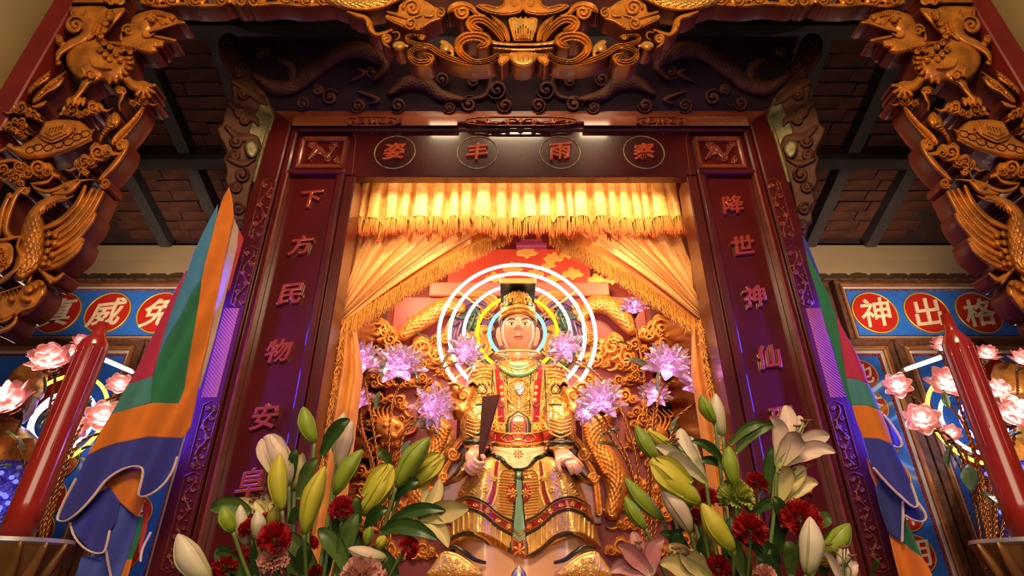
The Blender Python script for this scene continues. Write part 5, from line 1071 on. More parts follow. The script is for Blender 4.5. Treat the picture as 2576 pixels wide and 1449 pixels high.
D(BS, lambda R, s: (R.stroke(s([(1256, 1160), (1249, 1236), (1238, 1272)]), 1.4, .007), R.stroke(s([(1244, 1160), (1234, 1228), (1221, 1264)]), 1.4, .007), flower(R, *s([(1242, 1205)])[0], 9, .009)), 'skirt_band_trim', M_TRIM)
hem = lambda dy, a=1: [(1118, 1284 + dy), (1145, 1262 + dy), (1180, 1250 + dy), (1215, 1262 + dy), (1250, 1292 + dy), (1284, 1311 + dy)]
D(BS, lambda R, s: R.stroke(s(hem(17)), 13, .004, prof='flat'), 'hem_band', M_REDR)
D(BS, lambda R, s: (R.stroke(s(hem(0)), 3, .009), R.stroke(s(hem(33)), 3, .009), R.stroke(s(hem(92)), 3.2, .009)), 'hem_line', M_BLKL)
def hemg(R, s):
    R.stroke(s(hem(5)), 1.4, .010); R.stroke(s(hem(28)), 1.4, .010); R.stroke(s(hem(86)), 1.6, .010); R.stroke(s(hem(98)), 1.6, .010)
    P = cr(hem(17), 8)
    for k in range(2, len(P), 6):
        x, y = P[k]; flower(R, *s([(x, y)])[0], 8.5, .010) if (k // 6) % 2 == 0 else R.spiral(*s([(x, y)])[0], 6, 1.5, 0, 1.3, 1.5, .009); R.stroke(s([(x, y), (x + 8, y + 5), (x + 15, y + 1 + k * .1)]), 1.1, .008)
    P = cr(hem(60), 8)
    for k in range(1, len(P), 3): x, y = P[k]; R.stroke(s([(x, y - 22), (x, y + 20)]), 1.3, .007)
D(BS, hemg, 'hem_trim', M_TRIM)
def kn(R, s):
    for (x, y) in ((1170, 1222), (1200, 1200), (1222, 1232), (1160, 1240), (1190, 1236), (1214, 1180)):
        for k in range(5): R.blob(*s([(x + 5 * math.cos(k * 1.257), y + 5 * math.sin(k * 1.257))])[0], 3.2, 3.2, .007)
    for (x, y) in ((1152, 1216), (1182, 1212), (1206, 1222)): R.stroke(s([(x, y), (x + 6, y - 8), (x + 2, y - 14)]), 1.6, .006)
D(BS, kn, 'knee_blossoms', M_TRIM)
# sleeve tails with dark edge
for s in (-1, 1):
    f_ = (lambda L: L) if s < 0 else sy
    L = f_([(1178, 1104), (1176, 1130), (1164, 1160), (1146, 1190), (1122, 1212), (1150, 1204), (1180, 1180), (1200, 1150), (1222, 1120)])
    xs_ = [p[0] for p in L]; R = Relief(min(xs_) - 6, 1095, max(xs_) + 6, 1222, 1.5); R.poly(L, .02, 0, 8); R.build('sleeve_tail', on_plane(2.70), M_ROBE, sta, .10)
    R = Relief(min(xs_) - 6, 1095, max(xs_) + 6, 1222, 1.5); R.stroke(f_([(1180, 1100), (1176, 1130), (1164, 1160), (1146, 1190), (1120, 1213)]), (2.5, 3, 4, 4, 1.5), .03); R.stroke(f_([(1186, 1112), (1202, 1106), (1222, 1118)]), 4, .02); R.build('sleeve_edge', on_plane(2.695), M_BLKL, sta, .02)
# hands: palm and five bent fingers grown into one surface
def hand(name, palm, fingers, wrist):
    m = MB()
    def px3(L): return np.array([W(a, b_, c) for a, b_, c in L])
    P = cr(px3(wrist), 5); m.tube(P, np.linspace(.034, .040, len(P)), 14, flat=.75)
    P = cr(px3(palm), 5); m.tube(P, np.interp(np.linspace(0, 1, len(P)), [0, .5, 1], [.036, .046, .040]), 14, flat=.55)
    for L, r in fingers:
        P = cr(px3(L), 5); m.tube(P, np.interp(np.linspace(0, 1, len(P)), [0, .6, .92, 1], [r * 1.1, r, r * .85, r * .5]), 10)
    o = m.build(name, M_SKIN, sta, True); remesh(o, .0042, 2)
    return o
hand('hand', [(1413, 1136, 2.67), (1420, 1150, 2.62), (1428, 1164, 2.59)],
     [([(1408, 1142, 2.63), (1403, 1160, 2.60), (1406, 1176, 2.585), (1412, 1190, 2.585)], .0125), ([(1422, 1160, 2.60), (1430, 1172, 2.575), (1436, 1184, 2.575), (1440, 1194, 2.585)], .0115), ([(1430, 1158, 2.60), (1442, 1172, 2.572), (1449, 1184, 2.572), (1454, 1194, 2.585)], .0118), ([(1438, 1156, 2.605), (1450, 1168, 2.58), (1458, 1178, 2.58), (1463, 1188, 2.59)], .0112), ([(1442, 1150, 2.615), (1454, 1160, 2.60), (1462, 1168, 2.60), (1468, 1176, 2.605)], .0095)], [(1408, 1112, 2.74), (1413, 1136, 2.67)])
hand('hand', [(1200, 1134, 2.66), (1194, 1148, 2.62), (1192, 1162, 2.60)],
     [([(1186, 1152, 2.60), (1178, 1172, 2.57), (1192, 1184, 2.565), (1208, 1186, 2.575)], .0118), ([(1192, 1150, 2.60), (1186, 1166, 2.565), (1200, 1176, 2.555), (1214, 1176, 2.57)], .0118), ([(1196, 1146, 2.60), (1194, 1158, 2.56), (1206, 1166, 2.55), (1219, 1164, 2.57)], .0115), ([(1182, 1156, 2.61), (1172, 1176, 2.585), (1182, 1190, 2.575), (1196, 1194, 2.58)], .0098), ([(1206, 1140, 2.62), (1214, 1148, 2.585), (1219, 1156, 2.57)], .0125)], [(1203, 1110, 2.74), (1200, 1134, 2.66)])
for o, pts in (('r', [(1413, 1192), (1441, 1194), (1455, 1194), (1464, 1187)]), ('l', [(1209, 1187), (1215, 1177), (1220, 1165)])):
    pass
for cx_, py_ in ((1412, 1126), (1199, 1124)):
    c = W(cx_, py_, 2.70); a = np.linspace(0, 2 * math.pi, 25)[:-1]; m = MB()
    m.tube(np.stack([c[0] + .050 * np.cos(a), c[1] - .045 * np.sin(a), c[2] - .012 * np.sin(a)], 1), .009, 8, True); m.build('cuff_ring', M_TRIM, sta, True)
    m = MB(); m.tube(np.stack([c[0] + .060 * np.cos(a), c[1] - .055 * np.sin(a), c[2] + .022 - .012 * np.sin(a)], 1), .010, 8, True); m.build('cuff_band', M_BLKL, sta, True)
# ritual tablet held upright
M_TAB = mat('dark_tablet_wood', (0.075, 0.014, 0.008), .6, var=.3, spec=.2)
b0, b1 = W(1202, 1172, 2.585), W(1212, 1150, 2.575); t0, t1 = W(1213, 998, 2.56), W(1256, 992, 2.56)
V = [b0, b1, t1, t0]; V = [np.array(v) for v in V]; V += [v + np.array([.004, .02, .0]) for v in V]
tab = mesh('ritual_tablet', V, [(0, 1, 2, 3), (7, 6, 5, 4), (0, 4, 5, 1), (1, 5, 6, 2), (2, 6, 7, 3), (3, 7, 4, 0)], M_TAB, None, False)
tag(tab, 'dark brown wooden tablet widening upward, gripped in the statue hand', 'tablet')
# throne arms ending in dragon heads
for s in (-1, 1):
    c = 1304; f_ = (lambda L: L) if s < 0 else (lambda L: [(2 * c - x, y) for x, y in L])
    R = Relief(*((1115, 945, 1215, 1060) if s < 0 else (1394, 945, 1494, 1060)), 1.4)
    R.poly(f_([(1130, 966), (1142, 958), (1158, 960), (1168, 970), (1180, 972), (1192, 966), (1196, 985), (1186, 1010), (1178, 1040), (1160, 1046), (1146, 1030), (1132, 1010), (1128, 996), (1140, 998), (1150, 1004), (1162, 1002), (1166, 994), (1148, 992), (1134, 982)]), .06, 0, 14, 2)
    R.blob(*f_([(1158, 976)])[0], 7, 5, .03, .05); R.stroke(f_([(1128, 966), (1146, 964), (1164, 974)]), 3, .02, .055); R.spiral(*f_([(1163, 996)])[0], 8, 2, 0, 1.3, 3, .02, .05)
    for q in range(8): R.blob(*f_([(1138 + (q % 4) * 12, 1014 + (q // 4) * 14)])[0], 7, 9, .03, .03)
    R.stroke(f_([(1180, 966), (1190, 958), (1200, 968)]), (3, 5, 3), .03, .04)
    R.build('armrest_head', on_plane(2.86), M_GOLDR, sta, .16)
    R = Relief(*((1080, 1050, 1215, 1300) if s < 0 else (1394, 1050, 1529, 1300)), 1.6)
    R.stroke(f_([(1178, 1050), (1172, 1090), (1150, 1120), (1130, 1150)]), (8, 9, 9, 7), .03, prof='scroll', k=2); R.spiral(*f_([(1140, 1142)])[0], 17, 3, 0, 1.6, (4, 6, 6, 5), .03); R.spiral(*f_([(1116, 1200)])[0], 15, 3, 0, 1.6, (4, 5, 5), .03)
    R.stroke(f_([(1138, 1152), (1120, 1180), (1108, 1215), (1100, 1290)]), (5, 7, 8, 8), .03, prof='scroll', k=2)
    R.build('throne_scroll', on_plane(3.02), M_GOLDR, sta, .05)
    R = Relief(*((1085, 1060, 1215, 1330) if s < 0 else (1394, 1060, 1524, 1330)), 2); R.poly(f_([(1190, 1060), (1170, 1100), (1140, 1140), (1110, 1180), (1095, 1240), (1090, 1320), (1200, 1320), (1200, 1060)]), .01, 0, 3); R.build('throne_side', on_plane(3.06), M_THR, sta, .05)
# little silver bell shaped finial in front of the feet
V, F = lathe([(.0001, .048), (.006, .045), (.012, .036), (.026, .022), (.034, .0), (.036, -.06)], 24, (W(1305, 1430, 2.44)[0], 2.44, 1.515)); 
M_PEWT = mat('pewter', (0.40, 0.33, 0.31), .35, .7, var=.5, vscale=40, bump=.8, bscale=60)
o = mesh('incense_burner_knob', V, F, M_PEWT); tag(o, 'small silvery domed burner lid at the feet of the statue', 'burner lid')
# ================================================================== crystal lotus lamps
M_CRYS = mat('clear_rose_crystal', (1.0, 0.84, 0.95), 0.03, trans=.90, ior=1.5, coat=.3)
M_CRYP = mat('pink_frosted_glass', (1.0, 0.55, 0.55), 0.12, trans=.55, ior=1.45, coat=.3)
M_LEAFG = mat('green_glass_leaf', (0.20, 0.34, 0.18), 0.12, trans=.45, ior=1.45, coat=.4)
M_BRONZ = mat('bronze_cup', (0.14, 0.07, 0.035), .3, .8)
M_ROPE = mat('twisted_gold_wire', (0.50, 0.19, 0.05), .3, .85)
M_LEDV = glow('violet_lamp_core', (1.0, 0.46, 0.86), 34.0); M_LEDW = glow('white_lamp_core', (1.0, 0.88, 0.72), 26.0)
def petal_mesh(nm, w, th, mt):
    V = []; n, mm = 7, 8
    for i in range(n):
        t = i / (n - 1); r = w * (max(math.sin(math.pi * (t * .9 + .06)), .02)) ** .8
        for k in range(mm): a = 2 * math.pi * k / mm; V.append((r * math.cos(a), r * th * math.sin(a) - .22 * math.sin(t * 2.6) * .5, t))
    F = grid_faces(n, mm, True) + [tuple(range(mm - 1, -1, -1)), tuple((n - 1) * mm + k for k in range(mm))]
    me = bpy.data.meshes.new(nm); me.from_pydata(V, [], F); me.materials.append(mt); return me
PET_C = petal_mesh('petal', .20, .55, M_CRYS); PET_P = petal_mesh('petal', .40, .14, M_CRYP); PET_P.polygons.foreach_set('use_smooth', [True] * len(PET_P.polygons))
LEAFM = bpy.data.meshes.new('leaf'); LEAFM.from_pydata(*(lambda n: ([(.2 * math.sin(math.pi * min(i / (n - 1) * .94 + .04, 1)) * s_, .06 * abs(s_) + .10 * math.sin(i / (n - 1) * 2.5), i / (n - 1)) for i in range(n) for s_ in (-1, 0, 1)] + [(.2 * math.sin(math.pi * min(i / (n - 1) * .94 + .04, 1)) * s_, .06 * abs(s_) - .06 + .10 * math.sin(i / (n - 1) * 2.5), i / (n - 1)) for i in range(n) for s_ in (-1, 0, 1)], [], grid_faces(n, 3) + [tuple(q + 3 * n for q in f_[::-1]) for f_ in grid_faces(n, 3)]))(8)); LEAFM.materials.append(M_LEAFG)
def place(me, name, parent, loc, axis, spin, scale):
    o = bpy.data.objects.new(name, me); COL.objects.link(o); o.parent = parent
    if parent.type == 'EMPTY' and parent.parent is None: o.matrix_parent_inverse = Matrix.Translation(-Vector(parent.location))
    q = Vector(axis).normalized().to_track_quat('Z', 'Y'); q = q @ Vector((0, 0, 1)).rotation_difference(Vector((0, 0, 1)))
    o.rotation_mode = 'QUATERNION'; o.rotation_quaternion = q @ Matrix.Rotation(spin, 3, 'Z').to_quaternion(); o.location = loc; o.scale = (scale,) * 3 if np.ndim(scale) == 0 else scale
    return o
def lotus(root, px, py, Y, wpx, axis, kind='c'):
    axis = (axis[0], axis[1] - .55, axis[2]); c = Vector(W(px, py, Y)); R_ = wpx / 2 * pxs(px, py, Y); ax = Vector(axis).normalized()
    V, F = lathe([(.0001, -.36), (.10, -.34), (.16, -.24), (.22, -.12), (.30, -.08), (.30, -.05), (.0001, -.05)], 16); me = bpy.data.meshes.new('flower_cup'); me.from_pydata([tuple(v) for v in V], [], F); me.polygons.foreach_set('use_smooth', [True] * len(me.polygons)); me.materials.append(M_BRONZ)
    fl = place(me, 'lotus_flower', root, c - ax * R_ * .35, ax, 0, R_ * (1.16 if kind == 'c' else 1.25))
    def child(me_, nm, loc, tilt, az, s):
        o = bpy.data.objects.new(nm, me_); COL.objects.link(o); o.parent = fl; o.location = loc
        o.rotation_euler = (Matrix.Rotation(az, 4, 'Z') @ Matrix.Rotation(-tilt, 4, 'X')).to_euler(); o.scale = (s, s, s); return o
    tiers = ((7, 84, .95, 0), (8, 62, .98, .39), (8, 42, .98, .1), (6, 22, .92, .3)) if kind == 'c' else ((6, 74, .86, 0), (6, 48, .98, .5), (6, 26, .92, .1))
    for n, tl, s_, off in tiers:
        for k in range(n): child(PET_C if kind == 'c' else PET_P, 'petal', (0, 0, 0), math.radians(tl) + random.uniform(-.07, .07), off + k * 2 * math.pi / n + random.uniform(-.06, .06), s_ * random.uniform(.94, 1.05))
    V, F = lathe([(.0001, 0), (.12, .02), (.16, .12), (.12, .24), (.0001, .28)], 12); me = bpy.data.meshes.new('lamp_core'); me.from_pydata([tuple(v) for v in V], [], F); me.materials.append(M_LEDV if kind == 'c' else M_LEDW)
    child(me, 'lamp_core', (0, 0, 0 if kind == 'c' else .05), 0, 0, 1.25 if kind == 'c' else 1.8)
    if kind == 'c': point('lotus_lamp_light', c - ax * R_ * .05 - Vector((0, .03, 0)), 4.0, (1, .42, .82), .02)
    return c, ax, R_
def braid(root, pts, r=.0066, name='stem'):
    P = cr(pts, 10); L = np.concatenate([[0], np.cumsum(np.linalg.norm(np.diff(P, axis=0), axis=1))]); n = max(int(L[-1] / .008), 8)
    Q = np.stack([np.interp(np.linspace(0, L[-1], n), L, P[:, c]) for c in range(3)], 1); T = np.gradient(Q, axis=0); T /= np.linalg.norm(T, axis=1, keepdims=True)
    N = np.cross(T, [0, 1.0, 0.02]); N /= np.linalg.norm(N, axis=1, keepdims=True); B = np.cross(T, N); ph = np.linspace(0, L[-1], n) * 2 * math.pi / .055; m = MB()
    for o in (0, math.pi): m.tube(Q + (r * .62) * (np.cos(ph + o)[:, None] * N + np.sin(ph + o)[:, None] * B), r * .62, 5)
    return m.build(name, M_ROPE, root, True)
def tree(label, base, flowers, leaves, kind, group):
    root = empty('lotus_lamp', W(*base), label, 'lamp', group); b0 = np.array(W(*base))
    for (px, py, Y, w, ax, via) in flowers:
        c, a, R_ = lotus(root, px, py, Y, w, ax, kind); e = np.array(c) - np.array(a) * R_ * .62; pts = [b0 + rng.normal(0, .012, 3)] + [np.array(W(*v)) for v in via] + [e - np.array(a) * .03, e]; braid(root, pts)
    for (px, py, Y, ax, s_) in leaves: place(LEAFM, 'leaf', root, W(px, py, Y), ax, random.uniform(-.6, .6), (s_, s_, s_))
    V, F = lathe([(.10, -.0), (.10, .015), (.05, .03), (.02, .06), (.014, .12)], 20, tuple(b0 + np.array([0, 0, -.06]))); mesh('foot', V, F, M_BRONZ, root, True, 40)
    return root
tree('crystal lotus lamp with violet glowing flowers on gold stems, beside the statue tablet hand', (965, 1430, 2.76),
     [(903, 905, 2.74, 128, (-.25, -.35, 1), [(955, 1200, 2.75), (928, 1010, 2.74)]), (1004, 915, 2.72, 138, (.05, -.45, 1), [(975, 1200, 2.74), (985, 1030, 2.73)]), (1092, 1022, 2.70, 118, (.75, -.45, -.35), [(1000, 1200, 2.74), (1015, 1095, 2.72), (1060, 1045, 2.71)]),
      (1172, 882, 2.82, 96, (.55, -.5, .45), [(1005, 1130, 2.76), (1065, 980, 2.80), (1120, 925, 2.82)]), (893, 1008, 2.78, 92, (-.3, -.4, .9), [(945, 1200, 2.77), (915, 1090, 2.78)]), (868, 950, 2.86, 60, (-.6, -.3, .8), [(930, 1150, 2.8), (880, 1030, 2.85)])],
     [(960, 950, 2.72, (.3, -.3, 1), .10), (1048, 960, 2.72, (-.5, -.3, 1), .11), (1110, 925, 2.80, (.6, -.2, .7), .10), (1030, 1070, 2.72, (1, -.2, .1), .12), (1060, 1075, 2.73, (.9, -.2, -.5), .10), (945, 1030, 2.74, (.3, -.4, 1), .09), (880, 1100, 2.75, (-.2, -.3, 1), .09), (1005, 1150, 2.74, (.6, -.3, .8), .09), (1085, 855, 2.8, (-.8, -.2, .25), .1)], 'c', 'crystal lotus lamps in the shrine')
tree('crystal lotus lamp with violet glowing flowers on gold stems, beside the statue open hand', (1630, 1430, 2.76),
     [(1420, 872, 2.82, 98, (-.55, -.5, .45), [(1600, 1150, 2.76), (1540, 990, 2.80), (1475, 920, 2.82)]), (1510, 1002, 2.70, 128, (-.25, -.5, .9), [(1600, 1230, 2.74), (1560, 1110, 2.72)]), (1682, 914, 2.72, 138, (.1, -.45, 1), [(1640, 1200, 2.74), (1655, 1010, 2.73)]), (1768, 972, 2.72, 112, (.35, -.4, .9), [(1670, 1180, 2.74), (1700, 1060, 2.73), (1735, 1025, 2.72)]),
      (1594, 772, 2.84, 74, (-.1, -.1, 1), [(1630, 1200, 2.78), (1622, 960, 2.82)]), (1645, 990, 2.82, 86, (-.2, -.4, .9), [(1640, 1180, 2.78), (1642, 1080, 2.82)]), (1468, 1040, 2.74, 60, (-.9, -.3, -.3), [(1590, 1200, 2.74), (1530, 1090, 2.73)])],
     [(1585, 870, 2.78, (-.8, -.2, .1), .08), (1490, 930, 2.8, (-1, -.2, .15), .11), (1560, 1080, 2.72, (-.8, -.3, -.4), .12), (1655, 985, 2.72, (.2, -.3, 1), .10), (1745, 1050, 2.73, (.9, -.2, .1), .11), (1560, 1130, 2.73, (-1, -.2, .2), .11), (1690, 1100, 2.74, (.4, -.3, 1), .10), (1580, 905, 2.8, (.8, -.2, -.5), .13)], 'c', 'crystal lotus lamps in the shrine')
YL = 2.8
tree('pink glass lotus lamp glowing white before the blue panel, next to the blue banner end', (95, 1440, YL),
     [(128, 908, YL - .05, 112, (.05, -.5, 1), [(110, 1200, YL), (122, 1050, YL - .03)]), (22, 1012, YL - .1, 128, (-.4, -.55, .9), [(70, 1200, YL), (40, 1110, YL - .07)]), (262, 1052, YL - .05, 100, (.5, -.5, .8), [(150, 1230, YL), (195, 1120, YL - .03)]), (300, 970, YL, 66, (.6, -.3, .7), [(150, 1200, YL), (225, 1040, YL)]), (178, 892, YL + .15, 62, (.2, -.4, 1), [(130, 1200, YL + .1), (165, 1000, YL + .13)]), (185, 1078, YL + .05, 70, (.6, -.5, .4), [(130, 1200, YL), (160, 1130, YL)]), (205, 860, YL + .2, 50, (.2, -.3, 1), [(140, 1200, YL + .1), (190, 960, YL + .18)])],
     [(110, 990, YL - .05, (-.3, -.3, 1), .09), (95, 1080, YL - .05, (.6, -.3, .8), .11), (200, 1040, YL - .03, (.6, -.3, .6), .10), (60, 1130, YL - .07, (-.6, -.3, .5), .12), (190, 1150, YL - .02, (.8, -.3, -.4), .12), (30, 1170, YL - .07, (-.6, -.3, -.4), .14), (140, 1090, YL, (.2, -.3, 1), .10), (205, 1130, YL, (1, -.2, .1), .1)], 'p', 'pink glass lotus lamps on the side altars')
tree('pink glass lotus lamp glowing white before the blue panel, next to the striped banner', (2500, 1440, YL),
     [(2258, 972, YL - .05, 72, (-.6, -.5, .6), [(2440, 1230, YL), (2360, 1080, YL), (2300, 1000, YL - .04)]), (2386, 966, YL - .08, 98, (-.2, -.6, .8), [(2470, 1230, YL), (2430, 1080, YL)]), (2318, 1055, YL - .1, 88, (-.5, -.6, .5), [(2450, 1230, YL), (2390, 1100, YL - .05)]), (2505, 985, YL, 80, (.1, -.4, .9), [(2500, 1200, YL), (2505, 1080, YL)]), (2548, 1045, YL - .1, 108, (.3, -.6, .7), [(2510, 1220, YL), (2530, 1120, YL - .05)]), (2375, 872, YL + .15, 70, (-.2, -.3, 1), [(2470, 1200, YL + .1), (2400, 980, YL + .13)]), (2482, 892, YL + .1, 62, (0, -.4, 1), [(2490, 1200, YL + .1), (2485, 1000, YL + .1)]), (2392, 1090, YL + .02, 52, (-.3, -.5, .7), [(2460, 1230, YL), (2420, 1130, YL)]), (2572, 905, YL + .1, 70, (.2, -.4, 1), [(2540, 1200, YL), (2560, 1000, YL)])],
     [(2390, 1030, YL - .08, (-.1, -.3, 1), .10), (2430, 1060, YL - .05, (.8, -.2, .1), .11), (2395, 1120, YL - .08, (-.6, -.3, -.9), .14), (2470, 1110, YL - .05, (.2, -.3, -1), .14), (2440, 1170, YL - .06, (-.5, -.3, -.9), .16), (2470, 1240, YL - .06, (.5, -.3, -.9), .14), (2520, 1110, YL - .05, (.9, -.3, .3), .1)], 'p', 'pink glass lotus lamps on the side altars')
# ================================================================== side altars: plaques, panels, tables
M_BLUE = mat('blue_enamel_panel', (0.026, 0.13, 0.52), .22, coat=.7, coat_r=.05, var=.12, vscale=30)
M_DISC = mat('red_enamel_disc', (0.40, 0.016, 0.010), .25, coat=.6)
M_CREAM = mat('cream_character', (0.72, 0.56, 0.36), .5, var=.2, vscale=40)
M_FRW = mat('carved_brown_frame', (0.13, 0.050, 0.026), .4, .25, var=.4, vscale=30, bump=.6, bscale=90)
M_FRO = mat('orange_gilt_bead', (0.40, 0.15, 0.05), .3, .5, var=.3)
M_FRS = mat('silver_slip', (0.50, 0.42, 0.36), .35, .3); M_TINS = mat('tinsel_edge', (0.45, 0.06, 0.05), .2, .6, var=.9, vscale=160, bump=.9, btex='voronoi', bscale=220)
M_RIMG = mat('gold_disc_rim', (0.62, 0.36, 0.05), .35, .4)
def disc(root, x, y, z, r, ch):
    V, F = lathe([(.0001, .010), (r * .94, .010), (r * .95, 0)], 40); V = [(x + a, y - c, z + b_) for a, b_, c in V]; d = mesh('disc', V, F, M_DISC, root, False)
    a = np.linspace(0, 2 * math.pi, 41)[:-1]; m = MB(); m.tube(np.stack([x + r * np.cos(a), np.full(40, y - .006), z + r * np.sin(a)], 1), r * .045, 6, True); m.build('disc_rim', M_RIMG, d, True)
    if ch: glyph(ch, (x, y - .010, z), r * 1.42, M_CREAM, d, 'character', .006, .014, 0, .12)
def panel(root, x0, x1, z0, z1, y, fk=1.0):
    m = MB(); m.box((x0, y, z0), (x1, y + .03, z1)); m.build('panel', M_BLUE, root)
    for k, (w0, w1, mt, dy, nm) in enumerate(((0, .022, M_TINS, .006, 'tinsel'), (.022, .05, M_FRS, .014, 'slip'), (.05, .085, M_FRO, .030, 'bead_moulding'), (.085, .15, M_FRW, .022, 'frame_moulding'))):
        b0_, b1_ = w0 * fk, w1 * fk
        for (p0, p1, p2, p3) in (((x0 - b1_, z1 + b1_), (x1 + b1_, z1 + b1_), (x1 + b0_, z1 + b0_), (x0 - b0_, z1 + b0_)), ((x0 - b1_, z0 - b1_), (x1 + b1_, z0 - b1_), (x1 + b0_, z0 - b0_), (x0 - b0_, z0 - b0_)), ((x0 - b1_, z1 + b1_), (x0 - b0_, z1 + b0_), (x0 - b0_, z0 - b0_), (x0 - b1_, z0 - b1_)), ((x1 + b1_, z1 + b1_), (x1 + b0_, z1 + b0_), (x1 + b0_, z0 - b0_), (x1 + b1_, z0 - b1_))):
            board([p0, p1, p2, p3], y - dy, y + .03, nm, mt, root, .006)
YP = 3.6
zt1, zt0 = ZR(731, YP), ZR(843, YP); zp1, zp0 = ZR(899, YP), 1.15
for s, chs, lab in ((-1, '黑真威免', 'left'), (1, '出格神', 'right')):
    root = empty('side_altar_screen', (s * 2.6, YP, 1.0), 'blue enamel panels with red character discs in brown frames on the %s wall' % lab, 'altar screen', 'side altar screens')
    xin = W(2145, 787, YP)[0]; xa, xb = (xin, 3.9) if s > 0 else (-3.9, -xin)
    panel(root, xa, xb, zt0, zt1, YP, .56)
    if s > 0: items = ((2200, '神'), (2331, '出'), (2461, '格'))
    else: items = ((22, '黑'), (147, '真'), (272, '威'), (403, '免'))
    for px, ch in items: p = W(px, 787, YP); disc(root, p[0], YP, p[2], 55 * pxs(px, 787, YP), ch)
    # narrow column panel next to the shrine, wide panel beyond
    xn0, xn1 = 2.16, 2.45; xw0, xw1 = 2.70, 3.55
    if s < 0: xn0, xn1, xw0, xw1 = -2.45, -2.16, -3.55, -2.70
    panel(root, xn0, xn1, zp0, zp1, YP - .02, .8); panel(root, xw0, xw1, zp0, zp1, YP - .02, .8)
    for k, ch in enumerate('也茶德天神明恩'): z = zp1 - .13 - k * .218; (disc(root, (xn0 + xn1) / 2, YP - .02, z, .098, ch) if z > 1.25 else None)
    xc = s * 2.86
    for k, ch in enumerate('二行忠'): disc(root, xc, YP - .02, ZR((1160, 1255, 1340)[k], YP - .02), .105, ch)
    disc(root, s * 3.12, YP - .02, ZR(960, YP - .02), .22, None)
    m = MB(); m.box((min(s * 2.0, s * 3.9), YP - .03, zp1 + .115), (max(s * 2.0, s * 3.9), YP + .05, zt0 - .08), .004); m.build('carved_rail', M_FRW, root)
    m = MB(); m.box((min(s * 1.98, s * 3.95), YP + .03, 1.0), (max(s * 1.98, s * 3.95), YP + .1, zt1 + .084), .004); m.build('backing', M_FRW, root)
    # carved beads along the top edge
    for k in range(14):
        m = MB(); x = s * (2.04 + k * .12); m.box((x - .05, YP - .03, zt1 + .078), (x + .05, YP + .05, zt1 + .09), .006)
        if k == 5: m.box((x - .03, YP - .02, zt1 + .085), (x + .03, YP + .03, zt1 + .105), .008)
        m.build('crest_bead', M_FRW, root)
    # neon rings of the side altar
    nr = empty('side_neon_rings', (s * 2.7, 3.3, ZR(1040, 3.3)), 'yellow and blue neon rings glowing over the %s side altar' % lab, 'neon light', 'neon rings of the side altars')
    for nm, px, py, rp, col, es in (('yellow_ring', 2452, 1052, 112, (1, .72, .05), 4), ('blue_ring', 2448, 1060, 78, (.35, .55, 1), 6), ('violet_ring', 2470, 1060, 50, (.30, .25, 1), 5)):
        if s < 0: px = 2624 - px - 20
        c = W(px, py, 3.3); r = rp * pxs(px, py, 3.3); a = np.linspace(0, 2 * math.pi, 73)[:-1]; m = MB(); m.tube(np.stack([c[0] + r * np.cos(a), np.full(72, 3.3), c[2] + r * np.sin(a)], 1), .011, 6, True); m.build(nm, glow('side_' + nm + lab, col, es), nr, True)
    m = MB(); c = W(2452 if s > 0 else 152, 1052, 3.3); m.tube([(c[0], 3.31, c[2] - .3), (c[0], 3.31, 1.15)], .008, 6); m.build('stand', M_ROD, nr, True)
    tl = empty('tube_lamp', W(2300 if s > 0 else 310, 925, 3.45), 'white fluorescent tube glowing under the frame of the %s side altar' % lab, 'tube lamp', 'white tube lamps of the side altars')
    p0, p1 = (W(2272, 932, 3.5), W(2385, 893, 3.1)) if s > 0 else (W(336, 937, 3.5), W(250, 900, 3.1)); m = MB(); m.tube([p0, p1], .013, 8); m.build('glass_tube', glow('tube_glow_' + lab, (.95, .97, 1), 6), tl, True)  # emissive bar stands in for a tube's reflection in the panel glass
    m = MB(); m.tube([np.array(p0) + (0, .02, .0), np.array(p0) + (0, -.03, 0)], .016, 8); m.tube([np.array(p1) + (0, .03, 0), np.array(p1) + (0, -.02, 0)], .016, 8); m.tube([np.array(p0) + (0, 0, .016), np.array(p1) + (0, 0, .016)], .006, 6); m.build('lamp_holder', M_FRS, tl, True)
    # sparkling blue crystal vase
    M_CB = mat('blue_crystal', (0.12, 0.10, 0.85), .08, .3, coat=.5, bump=1.0, btex='voronoi', bscale=60, bd=.02)
    c = W(2556 if s > 0 else 36, 1230, 2.95); V, F = lathe([(.11, 0), (.10, -.02), (.095, -.10), (.12, -.22), (.13, -.34), (.11, -.48), (.08, -.6)], 28, (c[0], 2.95, c[2] + .12)); vs = empty('crystal_vase', (c[0], 2.95, c[2] - .5), 'sparkling blue crystal vase under the %s lotus lamp' % lab, 'vase', 'blue crystal vases'); mesh('vase_body', V, F, M_CB, vs, False)
    bm = MB(); bm.add(*lathe([(.0001, -.5), (.4, -.3), (.5, 0), (.4, .3), (.0001, .5)], 6)); me0 = None
    for q in range(60):
        a = -math.pi * random.random(); zz = random.uniform(-.45, .1); rr = .125
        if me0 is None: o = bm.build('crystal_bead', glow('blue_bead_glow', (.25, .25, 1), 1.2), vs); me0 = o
        else: o = me0.copy(); COL.objects.link(o)
        o.matrix_parent_inverse = Matrix.Translation(-vs.location); o.location = (c[0] + rr * math.cos(a), 2.95 + rr * math.sin(a), c[2] + zz); o.scale = (.024,) * 3
    point('side_altar_lotus_light', (s * 2.55, 2.55, ZR(1000, 2.55)), 13, (1, .80, .58), .01)
    # altar table of the side bay
    m = MB(); m.box((min(s * 1.6, s * 3.8), 2.55, .95), (max(s * 1.6, s * 3.8), 3.55, 1.02), .01); t_ = empty('side_altar_table', (s * 2.7, 3.0, 0), 'dark lacquered altar table under the %s blue screen' % lab, 'table', 'side altar tables'); m.build('table_top', M_LAC, t_)
